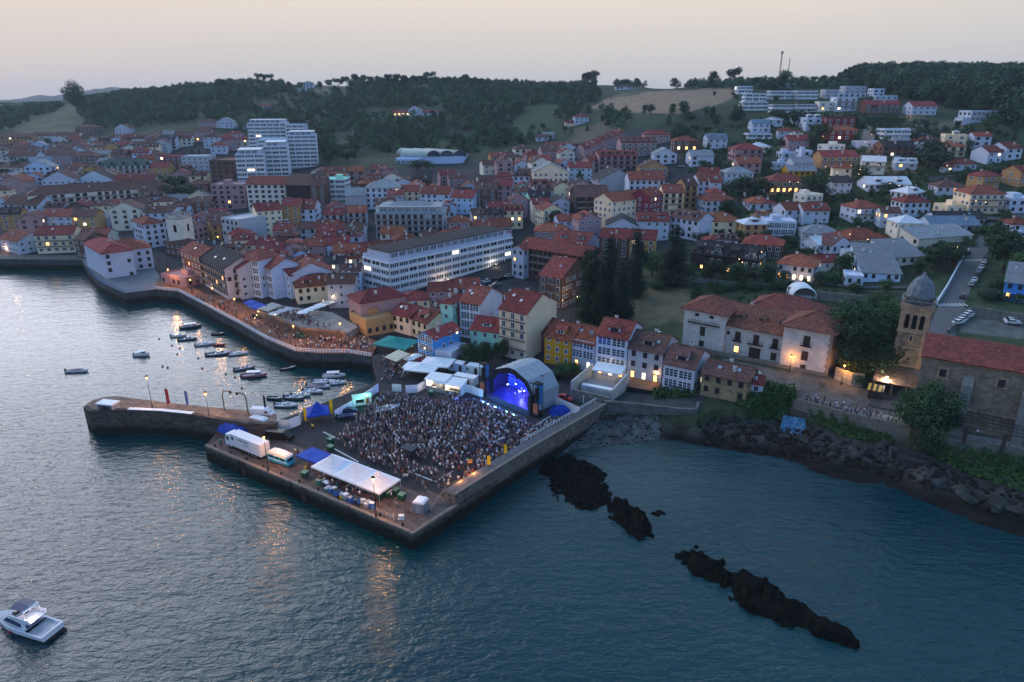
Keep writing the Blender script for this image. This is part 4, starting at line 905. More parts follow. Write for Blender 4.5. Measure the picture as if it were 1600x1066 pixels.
# ---- right hillside villas
for a in [(1205, 143, 1238, 143, 10, 2, 'w', 'g', 'f', 'B'), (1246, 143, 1278, 143, 10, 2, 'w', 'g', 'f', 'B'), (1290, 141, 1312, 141, 10, 2, 's', 'g', 'f', ''), (1321, 136, 1354, 135, 10, 2, 's', 'g', 'f', ''), (1365, 140, 1383, 139, 9, 2, 'w', 'w', 'f', ''), (1368, 150, 1403, 150, 10, 1, 'w', 'w', 'f', ''), (1154, 136, 1176, 135, 10, 2, 'w', 'w', 'f', 'B'), (1166, 147, 1198, 147, 10, 2, 'w', 'g', 'f', 'B'), (1162, 160, 1200, 160, 10, 2, 's', 'g', 'f', 'B'),
 (1214, 132, 1244, 131, 9, 1, 's', 'g', 'f', ''), (1254, 131, 1276, 131, 9, 1, 's', 'g', 'f', ''), (1209, 163, 1245, 164, 10, 2, 'k', 'g', 'f', 'B'), (1247, 163, 1275, 163, 10, 2, 'k', 'g', 'f', 'Bi'), (1281, 160, 1305, 160, 9, 2, 'h', 'g', 'f', ''), (1308, 153, 1340, 153, 11, 3, 'w', 'w', 'f', 'bi'), (1310, 147, 1354, 146, 9, 1, 'w', 'w', 'f', ''), (1353, 164, 1408, 163, 11, 2, 'n', 'r', 'g', 'b'),
 (1426, 166, 1465, 165, 12, 2, 'w', 'r', 'g', ''), (1518, 175, 1572, 174, 13, 2, 'w', 'w', 'f', 'a', 'white glass villa at the edge of the wood'), (1505, 186, 1518, 186, 9, 1, 'w', 'w', 'f', ''), (1293, 185, 1338, 185, 11, 2, 'r', 'o', 'f', ''), (1296, 204, 1342, 204, 11, 2, 'r', 'o', 'h', 'i'), (1384, 203, 1423, 203, 11, 2, 'w', 'w', 'f', 'B'), (1380, 230, 1432, 228, 11, 2, 'n', 'k', 'g', 'i'), (1472, 229, 1510, 229, 11, 2, 'c', 'o', 'h', 'b'),
 (1492, 257, 1527, 256, 10, 1, 'w', 'r', 'h', ''), (1478, 261, 1492, 261, 7, 1, 'w', 'r', 'h', 'L'), (1543, 240, 1570, 235, 12, 2, 'w', 'r', 'g', 'W'), (1571, 235, 1602, 228, 12, 2, 'w', 'r', 'g', 'W'), (1232, 219, 1265, 219, 11, 2, 'p', 'r', 'g', ''), (1222, 240, 1252, 239, 9, 1, 'w', 'w', 'f', ''), (1253, 237, 1270, 236, 9, 2, 'w', 'w', 'f', ''), (1210, 256, 1238, 256, 9, 1, 'w', 'g', 'f', ''), (1240, 255, 1272, 254, 11, 2, 'w', 'g', 'g', ''), (1232, 267, 1276, 267, 11, 1, 'y', 'g', 'g', ''),
 (1203, 284, 1260, 283, 14, 2, 'o', 'r', 'h', 'biL', 'orange-lit house with tiered tiled roofs and balconies'), (1284, 245, 1342, 244, 12, 2, 'o', 'r', 'g', 'bi'), (1302, 285, 1332, 285, 10, 2, 'w', 'k', 'g', 'W'), (1358, 288, 1424, 288, 13, 1, 'w', 'w', 'g', 'iD2', 'big house with pale white roof and two dormers', ), (1340, 222, 1378, 222, 8, 1, 'w', 'g', 'f', 'i'), (1518, 303, 1572, 303, 13, 3, 'c', 'r', 'h', 'bi'), (1338, 326, 1381, 325, 12, 2, 'w', 'r', 'h', 'b'), (1228, 328, 1256, 327, 11, 2, 'w', 'r', 'g', ''), (1256, 329, 1297, 329, 11, 2, 'w', 'r', 'g', 'D1'), (1195, 318, 1212, 317, 10, 1, 'w', 'r', 'h', ''),
 (1198, 347, 1245, 348, 13, 2, 'w', 'w', 'f', 'a'), (1255, 364, 1312, 366, 12, 1, 's', 'g', 'h', ''), (1328, 374, 1386, 371, 13, 1, 'o', 'o', 'h', 'i'), (1455, 352, 1532, 352, 12, 1, 'w', 'u', 'g', 'v'), (1462, 341, 1540, 341, 9, 1, 'w', 'k', 'g', ''), (1348, 425, 1408, 428, 22, 1, 'b', 'g', 's', 'v', 'grey-roofed workshop shed, nearest of the sheds', ), (1322, 432, 1350, 434, 9, 1, 'w', 'w', 'f', ''), (1395, 402, 1445, 400, 14, 1, 'h', 'g', 's', 'v'), (1436, 373, 1520, 367, 10, 1, 'h', 'g', 's', 'x', 'long low pavilion with pale sloping roof'),
 (1215, 411, 1272, 418, 13, 2, 'w', 'o', 'h', 'viL', 'white villa with bright orange hipped roof and lit porch'), (1278, 383, 1300, 381, 10, 1, 'w', 'w', 'g', ''), (1300, 384, 1332, 380, 10, 1, 'w', 'b', 'G', ''), (1332, 396, 1392, 392, 7, 1, 'w', 'w', 'f', 'x'), (1572, 440, 1620, 446, 14, 2, 'l', 'g', 's', ''), (1586, 372, 1625, 374, 12, 1, 'w', 'g', 'f', ''), (1580, 312, 1630, 312, 13, 2, 'w', 'w', 'f', ''), (1190, 200, 1204, 200, 10, 1, 'w', 'g', 'f', ''), (1176, 193, 1204, 193, 10, 2, 'w', 'u', 'g', ''), (1170, 210, 1206, 210, 10, 1, 'w', 'w', 'f', 'B'),
 (1440, 143, 1462, 142, 8, 1, 'h', 'g', 'f', ''), (1425, 181, 1444, 181, 7, 1, 'q', 'g', 'f', 'x')]: hh(*a, **(dict(name='villa') if a[6] in 'wcbhospry' else {}))
for i in range(4): hh(1080+i*27, 394+i*3, 1104+i*27, 397+i*3, 13, 3, 'k', 'k', 'g', 'D1i', H=7.4)
# stepping flank rows of the terraces
for i in range(7): hh(912+i*9, 232-i*4, 923+i*9, 231-i*4, 10, 3, 'p', 'r', 'g', '', rz=25)
for i in range(4): hh(920+i*8, 252-i*4, 930+i*8, 251-i*4, 10, 3, 'p', 'r', 'g', '', rz=25)
# ================================================================== FILL of the dense streets
NH = len(PLACED)
def fits(c, ya, box, pad=.6):
    for (o, bx_, Yo, tt) in PLACED:
        if abs(c[0]-o[0]) < 40 and abs(c[1]-o[1]) < 60 and sat(c, o, pad): return False
    for (o, bx_, Yo, tt) in PLACED[:NH]:
        if Yo > ya:
            ox = min(box[2], bx_[2])-max(box[0], bx_[0]); oy = min(box[3], bx_[3])-max(box[1], bx_[1])
            if ox > 0 and oy > 0 and ox*oy > .33*(bx_[2]-bx_[0])*(bx_[3]-bx_[1]): return False
    return True
FILLS = [
 ([(-10, 225), (0, 345), (110, 355), (135, 372), (230, 340), (320, 330), (330, 280), (250, 240), (300, 205), (120, 215), (40, 225)], 12.5, (2, 3), 'wwhpcbnso', 'bbbbrkg', 'ggGh', 'left'),
 ([(270, 345), (330, 330), (370, 345), (470, 345), (560, 330), (590, 355), (700, 350), (800, 330), (800, 365), (600, 400), (545, 455), (450, 425), (420, 400), (360, 395), (300, 385)], 10.3, (2, 3, 3), 'wwhpccbnsp', 'rrrrrobbk', 'gggGh', 'old'),
 ([(480, 330), (500, 275), (560, 268), (700, 275), (830, 265), (900, 270), (940, 330), (1000, 340), (1090, 300), (1090, 330), (940, 345), (830, 340), (700, 335), (560, 320)], 11.2, (2, 3, 3), 'wwhpcbnspt', 'rrrrrobbbk', 'gggGh', 'mid'),
 ([(610, 465), (640, 450), (800, 450), (830, 470), (780, 478), (700, 470), (640, 488)], 9.5, (2, 3), 'wwhpc', 'rrrrro', 'gggh', 'low'),
 ([(330, 235), (330, 212), (310, 205), (380, 205), (385, 212)], 14, (2, 3), 'whp', 'brr', 'gh', 'far'),
 ([(740, 255), (790, 235), (900, 222), (930, 240), (930, 262), (830, 262), (760, 262)], 13, (2, 3), 'whpco', 'rrrob', 'gGh', 'upper'),
 ([(495, 262), (620, 262), (620, 272), (495, 275)], 14, (2, 2), 'wwhn', 'rrb', 'gG', 'edge'),
 ([(1100, 262), (1200, 228), (1340, 200), (1600, 200), (1600, 330), (1480, 345), (1440, 400), (1290, 400), (1110, 370)], 20, (1, 2, 2), 'wwwhco', 'rrobgw', 'ghhf', 'villa'),
 ([(1160, 175), (1290, 170), (1340, 200), (1180, 225)], 19, (1, 2), 'wwhs', 'gwr', 'fh', 'villa')]
nf = 0
for poly, spc, fls, wc, rc_, tc_, zone in FILLS:
    WP = [ghit(x, y, 8)[:2] for x, y in poly]
    xs = [p[0] for p in WP]; ys = [p[1] for p in WP]; th = R(10)
    cth, sth = math.cos(th), math.sin(th)
    us = [x*cth+y*sth for x, y in WP]; vs = [-x*sth+y*cth for x, y in WP]
    v = min(vs); row = 0
    cells = []
    while v < max(vs):
        u = min(us)+(row % 2)*spc*.4
        while u < max(us):
            cells.append((u*cth-v*sth, u*sth+v*cth)); u += spc*random.uniform(.92, 1.1)
        v += spc*1.12*(1.18 if row % 3 == 2 else 1); row += 1
    for _ in range(len(cells)): cells.append((random.uniform(min(xs), max(xs)), random.uniform(min(ys), max(ys))))
    nc = len(cells)//2
    for ic, (x, y) in enumerate(cells):
        if not in_poly(x, y, WP): continue
        x += random.uniform(-.8, .8); y += random.uniform(-.8, .8)
        w = spc*random.uniform(.85, 1.12)*(1 if ic < nc else .78); d = spc*random.uniform(.8, 1.05)*(1 if ic < nc else .8); fl = random.choice(fls)
        r = th+R(random.gauss(0, 5))+(PI/2 if random.random() < .12 else 0); z = gz(x, y)
        if z < 4.4 or gz(x, y-16) < 4: continue
        if zone == 'villa':
            w *= .62; d *= .55; r = R(random.uniform(-22, 22))
            if any(abs(x-q.x)+abs(y-q.y) < 16 for q in RIGHTROAD): continue
        H = fl*FH+.5; ca, sa = math.cos(r), math.sin(r)
        cor = [(x+ax*ca-ay*sa, y+ax*sa+ay*ca) for ax in (-w/2, w/2) for ay in (-d/2, d/2)]
        pp = [proj(a, b, zz) for a, b in cor for zz in (z, z+H+2)]
        box = (min(p[0] for p in pp), min(p[1] for p in pp), max(p[0] for p in pp), max(p[1] for p in pp))
        if box[0] > 1610 or box[2] < -10: continue
        if not fits((x, y, ca, sa, w/2, d/2), y, box): continue
        t = house(fl, w, d, x, y, z, r, random.choice(wc), random.choice(rc_), random.choice(tc_), random.choice(('', '', 'D1', 'D2', 'i', 'b')), name='villa' if zone == 'villa' else 'townhouse' if fl > 2 else ('cottage' if zone in ('left', 'low') else None)); nf += 1
print('houses', NH, nf)
# ================================================================== VEGETATION
def leaf_mat(name, c1, c2, rnd=.3):
    m = bpy.data.materials.new(name); m.use_nodes = True; nt = m.node_tree; L = nt.links; b = nt.nodes['Principled BSDF']; b.inputs['Roughness'].default_value = .8; b.inputs['Specular IOR Level'].default_value = .15
    oi = nd(nt, 'ShaderNodeObjectInfo'); g = nd(nt, 'ShaderNodeNewGeometry'); t = nd(nt, 'ShaderNodeTexCoord')
    n = nd(nt, 'ShaderNodeTexNoise'); n.inputs['Scale'].default_value = .9; n.inputs['Detail'].default_value = 3; L.new(t.outputs['Object'], n.inputs[0])
    mp = nd(nt, 'ShaderNodeMapRange'); mp.inputs[1].default_value = .35; mp.inputs[2].default_value = .65; L.new(n.outputs[0], mp.inputs[0])
    mx = nd(nt, 'ShaderNodeMix', data_type='RGBA'); L.new(mp.outputs[0], mx.inputs[0]); mx.inputs[6].default_value = (*c1, 1); mx.inputs[7].default_value = (*c2, 1)
    hs = nd(nt, 'ShaderNodeHueSaturation'); m2 = nd(nt, 'ShaderNodeMapRange'); m2.inputs[3].default_value = 1-rnd; m2.inputs[4].default_value = 1+rnd; L.new(oi.outputs['Random'], m2.inputs[0]); L.new(m2.outputs[0], hs.inputs['Value']); L.new(mx.outputs[2], hs.inputs['Color']); L.new(hs.outputs[0], b.inputs['Base Color'])
    return m
LF = {'dark': leaf_mat('foliage_dark', (.020, .042, .020), (.040, .075, .030)), 'mid': leaf_mat('foliage_mid', (.030, .070, .022), (.065, .12, .035)), 'blue': leaf_mat('foliage_wood', (.040, .080, .045), (.080, .130, .065), .5), 'pale': leaf_mat('foliage_pale', (.07, .11, .035), (.12, .16, .05)), 'night': leaf_mat('foliage_cypress', (.010, .024, .013), (.020, .040, .020), .2), 'plum': leaf_mat('foliage_plum', (.035, .018, .035), (.06, .03, .05))}
bark = mat('bark', (.06, .045, .035), .95, var=.4, scale=4)
def crown_mesh(kind, n, ls, seed, lm):
    """many leaf-clump faces through the volume of an uneven crown; unit height 1, spans roughly +-.5"""
    rg = np.random.default_rng(seed); C = []
    if kind == 'round':
        k = 22
        for i in range(k):
            a = rg.uniform(0, 2*PI); r = rg.uniform(0, .33); z = rg.uniform(.32, .85); r *= 1.15-abs(z-.55)*1.2; C.append((math.cos(a)*r, math.sin(a)*r, z, rg.uniform(.12, .21)))
    elif kind == 'cypress':
        for i in range(16):
            z = .06+.92*i/16; r = .17*(1-z)**.55*min(1, .5+z*3); a = rg.uniform(0, 2*PI); C.append((math.cos(a)*r*.5, math.sin(a)*r*.5, z, r*rg.uniform(.75, 1.1)+.02))
    elif kind == 'conifer':
        for i in range(20):
            z = .12+.86*i/20; r = .27*(1-z)+.03; a = i*2.4; C.append((math.cos(a)*r*.6, math.sin(a)*r*.6, z, r*.55+.03))
    elif kind == 'pine':
        for i in range(9):
            a = rg.uniform(0, 2*PI); r = rg.uniform(.05, .36); C.append((math.cos(a)*r, math.sin(a)*r, rg.uniform(.62, .92)-r*.25, rg.uniform(.11, .18)))
    elif kind == 'bush':
        for i in range(9):
            a = rg.uniform(0, 2*PI); r = rg.uniform(0, .38); C.append((math.cos(a)*r, math.sin(a)*r, rg.uniform(.15, .6)*(1-r), rg.uniform(.17, .27)))
    C = np.array(C); wt_ = C[:, 3]**2; idx = rg.choice(len(C), n, p=wt_/wt_.sum()); c = C[idx]
    d = rg.normal(size=(n, 3)); d /= np.linalg.norm(d, axis=1)[:, None]; rad = c[:, 3]*rg.uniform(.5, 1.08, n)*1.12
    p = c[:, :3]+d*rad[:, None]*np.array([1, 1, .82]); p[:, 2] = np.maximum(p[:, 2], .03)
    nrm = d*.8+rg.normal(size=(n, 3))*.45+np.array([0, 0, .35]); nrm /= np.linalg.norm(nrm, axis=1)[:, None]
    u = np.cross(nrm, rg.normal(size=(n, 3))); u /= np.linalg.norm(u, axis=1)[:, None]; v = np.cross(nrm, u); s = ls*rg.uniform(.6, 1.3, n)[:, None]
    V = np.stack([p-u*s, p-v*s*.8, p+u*s, p+v*s*.8], 1).reshape(-1, 3); F = np.arange(n*4).reshape(n, 4)
    me = bpy.data.meshes.new('crown'); mesh_np(me, V, F, smooth=False); me.materials.append(lm)
    return me
def trunk_mesh(kind, seed):
    rg = random.Random(seed); m = MB(); top = {'round': .5, 'cypress': .3, 'conifer': .7, 'pine': .78, 'bush': .3}[kind]; r = {'pine': .022, 'round': .032, 'bush': .03, 'cypress': .03, 'conifer': .025}[kind]
    bend = rg.uniform(-.03, .03); m.tube((0, 0, -.06), (bend, 0, top*.6), r*1.2, r*.8, 7); m.tube((bend, 0, top*.6), (bend*1.4, bend, top), r*.8, r*.5, 6)
    if kind in ('round', 'pine', 'bush'):
        for i in range(5):
            a = i*1.3+rg.random(); m.tube((bend, 0, top*rg.uniform(.55, .95)), (math.cos(a)*.24, math.sin(a)*.24, top+rg.uniform(.1, .2)), r*.5, r*.2, 5)
    return m.mesh('trunk', [bark])
CR = {}; TR = {}
for kd in ('round', 'cypress', 'conifer', 'pine', 'bush'):
    for lk in ('dark', 'mid', 'blue', 'pale', 'plum', 'night'):
        if lk in ('pale', 'plum') and kd != 'round' and kd != 'bush': continue
        for lod, n, ls in ((0, 6500, .019), (1, 1500, .034), (2, 480, .05)):
            for sd_ in range(2): CR[kd, lk, lod, sd_] = (kd, n, ls*(1.0 if kd != 'cypress' else .7), hash((kd, lod, sd_)) % 1000 if False else (len(kd)*31+lod*7+sd_*3+len(lk)), LF[lk])
    TR[kd] = trunk_mesh(kd, 3)
KN = {'round': ('tree', 'tree'), 'cypress': ('cypress_tree', 'tree'), 'conifer': ('fir_tree', 'tree'), 'pine': ('pine_tree', 'tree'), 'bush': ('shrub', 'shrub')}
SH = {'night': 'near-black', 'dark': 'dark', 'mid': 'green', 'blue': 'dark', 'pale': 'pale green', 'plum': 'plum-coloured'}
NTREE = [0]
def tree(X, Y, Z, kd, lk, h, wd=1.0, label=None, group=None, lod=None):
    dist = math.hypot(X, Y); lod = lod if lod is not None else (0 if dist < 230 or h > 17 and dist < 300 else (1 if dist < 420 else 2))
    key = (kd, lk, lod, random.randrange(2))
    if not isinstance(CR[key], bpy.types.Mesh): CR[key] = crown_mesh(*CR[key])
    nm, cat = KN[kd]
    t = thing(nm, label, cat, (X, Y, Z-.1), random.uniform(0, 6.28), group or 'trees and shrubs among the gardens'); t.scale = (h*wd, h*wd, h)
    link('crown', CR[key], t); link('trunk', TR[kd], t); NTREE[0] += 1
    if not label:
        base = {'round': '%s %s round-crowned tree', 'cypress': '%s %s cypress', 'conifer': '%s %s fir', 'pine': '%s %s umbrella pine', 'bush': '%s %s shrub'}[kd] % (('small' if h < 6.5 else 'large') if kd != 'bush' else 'leafy', SH[lk])
        x, y, _ = proj(X, Y, Z+h*.5); auto_label(t, base, x, y)
    return t
def tpx(px, py, kd, lk, hpx, wd=1.0, label=None, group=None, lod=None):
    """tree whose foot shows at px,py and which stands hpx pixels high"""
    X, Y, Z = ghit(px, py); d = proj(X, Y, Z)[2]; return tree(X, Y, Z, kd, lk, hpx/FOC*d/.93, wd, label, group, lod)
G1 = 'tall cypresses beside the walled meadow'
for px, py, hp, wd, lk in [(925, 500, 100, 1.1, 'blue'), (951, 482, 100, 1.1, 'blue'), (990, 462, 92, 1.1, 'blue'), (1051, 447, 84, 1.35, 'blue'), (968, 505, 88, 1.1, 'blue'), (940, 508, 84, 1.0, 'blue'), (914, 488, 88, 1, 'blue')]:
    t = tpx(px, py, 'cypress', 'night', hp*1.1, wd*.84, group=G1, lod=0)
for px, py, kd, lk, hp, wd in [(1018, 432, 'round', 'mid', 42, 1), (1026, 452, 'bush', 'dark', 22, 1.2), (1090, 470, 'bush', 'dark', 24, 1.3), (1112, 440, 'round', 'dark', 34, 1.2), (1150, 444, 'round', 'dark', 34, 1.2), (1196, 444, 'round', 'dark', 34, 1.2), (1075, 440, 'round', 'dark', 30, 1.2), (1172, 452, 'bush', 'dark', 20, 1.5), (1128, 455, 'bush', 'dark', 18, 1.6), (1214, 452, 'bush', 'dark', 22, 1.6),
  (735, 575, 'round', 'dark', 42, 1.0), (757, 572, 'round', 'dark', 40, 1.1), (785, 560, 'round', 'dark', 30, 1.1), (722, 572, 'bush', 'dark', 24, 1.4), (878, 590, 'round', 'mid', 26, 1.2), (893, 588, 'round', 'mid', 24, 1.2), (868, 592, 'bush', 'dark', 18, 1.4),
  (1336, 592, 'round', 'dark', 92, 1.15), (1362, 582, 'round', 'dark', 96, 1.15), (1384, 552, 'round', 'mid', 84, 1.0), (1330, 566, 'round', 'dark', 98, 1.15), (1362, 540, 'round', 'dark', 84, 1.1), (1352, 600, 'bush', 'mid', 34, 1.4),
  (1442, 697, 'round', 'dark', 104, .9), (1424, 680, 'round', 'dark', 74, .9), (1462, 690, 'round', 'dark', 66, .9), (1448, 705, 'bush', 'dark', 46, 1.3),
  (1566, 426, 'round', 'dark', 66, 1.1), (1552, 400, 'round', 'dark', 50, 1), (1592, 440, 'round', 'mid', 44, 1.3), (1570, 450, 'bush', 'dark', 26, 1.8), (1548, 466, 'bush', 'dark', 22, 2.2), (1585, 470, 'bush', 'mid', 22, 2), (1336, 455, 'bush', 'mid', 20, 1.3), (1384, 460, 'round', 'mid', 26, 1.0), (1224, 444, 'round', 'dark', 22, 1),
  (1300, 440, 'bush', 'mid', 22, 1.6), (1318, 425, 'round', 'dark', 28, 1.3), (1340, 418, 'round', 'mid', 30, 1.2), (1362, 412, 'round', 'dark', 26, 1.2), (1290, 412, 'bush', 'mid', 20, 1.5), (1460, 422, 'round', 'dark', 40, 1.2), (1478, 416, 'round', 'dark', 38, 1.2), (1450, 408, 'bush', 'dark', 24, 1.5), (1496, 402, 'bush', 'dark', 20, 1.4), (1540, 366, 'bush', 'mid', 22, 2),
  (865, 357, 'round', 'dark', 28, 1.2), (905, 292, 'conifer', 'dark', 26, 1), (1138, 345, 'round', 'dark', 34, 1.2), (1160, 310, 'round', 'dark', 34, 1.4), (1185, 308, 'round', 'dark', 30, 1.4), (1275, 310, 'round', 'dark', 38, 1.5), (1345, 285, 'round', 'dark', 26, 1.2), (1450, 262, 'round', 'dark', 44, 1.4), (1465, 272, 'round', 'dark', 34, 1.4), (1390, 300, 'bush', 'dark', 20, 2), (1224, 233, 'round', 'plum', 16, 1.5), (1530, 225, 'round', 'plum', 18, 1.5), (1480, 240, 'round', 'plum', 16, 1.2), (1545, 205, 'round', 'mid', 26, 1.3), (1540, 275, 'bush', 'dark', 16, 2), (1098, 375, 'bush', 'dark', 22, 1.4),
  (1212, 195, 'round', 'dark', 22, 1.5), (1240, 196, 'round', 'dark', 22, 1.6), (1262, 194, 'round', 'dark', 20, 1.6), (1280, 225, 'round', 'dark', 30, 1.1), (1268, 235, 'round', 'dark', 22, 1.1), (1366, 190, 'bush', 'dark', 12, 3), (1395, 188, 'bush', 'dark', 12, 3), (1155, 185, 'conifer', 'dark', 20, 1.4),
  (100, 348, 'round', 'dark', 20, 1.2), (258, 318, 'round', 'dark', 30, 1.4), (275, 322, 'round', 'dark', 32, 1.4), (296, 320, 'round', 'dark', 30, 1.4), (315, 318, 'round', 'dark', 26, 1.4), (285, 300, 'round', 'dark', 24, 1.4), (264, 300, 'round', 'dark', 26, 1.4), (74, 240, 'round', 'dark', 22, 1.3), (35, 270, 'round', 'dark', 24, 1.3), (130, 275, 'round', 'dark', 16, 1.5), (8, 285, 'round', 'dark', 20, 1.4), (652, 268, 'round', 'dark', 18, 1.6), (668, 266, 'round', 'mid', 16, 1.6), (1254, 318, 'bush', 'dark', 16, 1.4)]:
    tpx(px, py, kd, lk, hp, wd)
for i in range(17): tpx(425+i*8+random.uniform(-5, 5), 262+random.uniform(-14, 4)-i*.6, 'round', 'dark', random.uniform(16, 26), 1.3)
tpx(122, 178, 'round', 'dark', 46, .85, 'tall lone dark tree on the left hill above the town', None, 0)
# random garden trees over the villa slope, as many as one can tell apart
GZN = [([(1090, 260), (1200, 225), (1330, 190), (1600, 200), (1600, 360), (1540, 400), (1440, 440), (1290, 445), (1100, 445), (1090, 360), (1100, 300)], 150, (4.0, 7.0)), ([(1110, 150), (1340, 130), (1420, 150), (1330, 190), (1150, 215)], 22, (4, 6.5)), ([(985, 170), (1150, 175), (1150, 210), (1100, 250), (1040, 205)], 26, (7, 11)), ([(0, 225), (330, 210), (330, 330), (0, 350)], 16, (4, 8)), ([(840, 200), (930, 200), (930, 220), (840, 225)], 8, (4, 7))]
GT = 0
def free(X, Y, r):
    for (o, b_, Yo, tt) in PLACED:
        dx, dy = X-o[0], Y-o[1]
        if abs(dx) > 30 or abs(dy) > 30: continue
        if abs(dx*o[2]+dy*o[3]) < o[4]+r and abs(-dx*o[3]+dy*o[2]) < o[5]+r: return False
    return True
for poly, cnt, hr in GZN:
    xs = [p[0] for p in poly]; ys = [p[1] for p in poly]; k = 0; tries = 0
    while k < cnt and tries < cnt*30:
        tries += 1; px, py = random.uniform(min(xs), max(xs)), random.uniform(min(ys), max(ys))
        if not in_poly(px, py, poly): continue
        X, Y, Z = ghit(px, py)
        if not free(X, Y, 1.5): continue
        if any(abs(X-p.x)+abs(Y-p.y) < 7 for p in RIGHTROAD): continue
        h = random.uniform(*hr); bad = False
        x, y, d = proj(X, Y, Z+h*.5); rp = h*.5*FOC/d
        for (o, b_, Yo, tt) in PLACED[:NH]:
            if Yo > Y and b_[0]+2 < x < b_[2]-2 and b_[1]-rp*.4 < y < b_[3]-3: bad = True; break
        if bad: continue
        tree(X, Y, Z, random.choice(['round', 'round', 'round', 'conifer', 'bush']), random.choice(['dark', 'dark', 'mid', 'mid', 'blue', 'pale'] if False else ['dark', 'dark', 'mid', 'blue']), h, random.uniform(.95, 1.3)); k += 1
# umbrella pines and trees one can tell apart on the skyline
for px, py, kd, hp, wd in [(14, 158, 'round', 10, 1.4), (345, 132, 'pine', 22, 1.3), (362, 131, 'pine', 21, 1.4), (378, 130, 'pine', 20, 1.4), (408, 131, 'pine', 18, 1.1), (420, 132, 'pine', 18, 1.1), (436, 131, 'round', 18, 1), (452, 130, 'pine', 17, 1), (468, 131, 'pine', 17, 1), (500, 132, 'round', 18, .9), (514, 131, 'pine', 18, 1), (528, 131, 'pine', 19, 1), (541, 131, 'pine', 19, 1), (555, 131, 'pine', 20, 1), (568, 131, 'pine', 19, 1), (580, 130, 'pine', 18, 1), (593, 130, 'pine', 20, 1), (606, 130, 'pine', 21, 1), (619, 130, 'pine', 22, 1), (632, 129, 'pine', 20, 1.1), (645, 129, 'pine', 19, 1.1), (658, 130, 'pine', 20, 1.2), (671, 131, 'pine', 21, 1.2), (697, 133, 'pine', 14, 1.5), (726, 134, 'pine', 18, 1.4), (752, 134, 'round', 13, 1.1), (775, 132, 'round', 14, 1.2), (790, 131, 'round', 14, 1.1),
  (924, 131, 'pine', 26, 1.2), (915, 132, 'pine', 22, 1.1), (995, 131, 'round', 18, 1), (1054, 131, 'round', 20, .9), (1113, 135, 'round', 26, .9), (1145, 135, 'pine', 32, .9), (1136, 136, 'round', 15, 1.2), (1153, 137, 'round', 16, 1.2), (1180, 137, 'pine', 17, 1), (1192, 137, 'pine', 16, 1), (1204, 137, 'round', 18, 1.1), (1225, 137, 'round', 30, .9), (1219, 137, 'round', 22, .9), (1238, 135, 'round', 15, 1.2), (1270, 133, 'pine', 14, 1.4), (1286, 132, 'round', 16, 1.2), (1300, 131, 'round', 14, 1.2)]:
    X, Y, Z = ghit(px, py)
    if Y > 1300: X, Y, Z = PY(px, py, 950); Z = gz(X, Y)
    tree(X, Y, Z, kd, random.choice(['blue', 'dark']), hp*.82/FOC*Y/.95, wd, group='trees along the skyline ridge', lod=1)
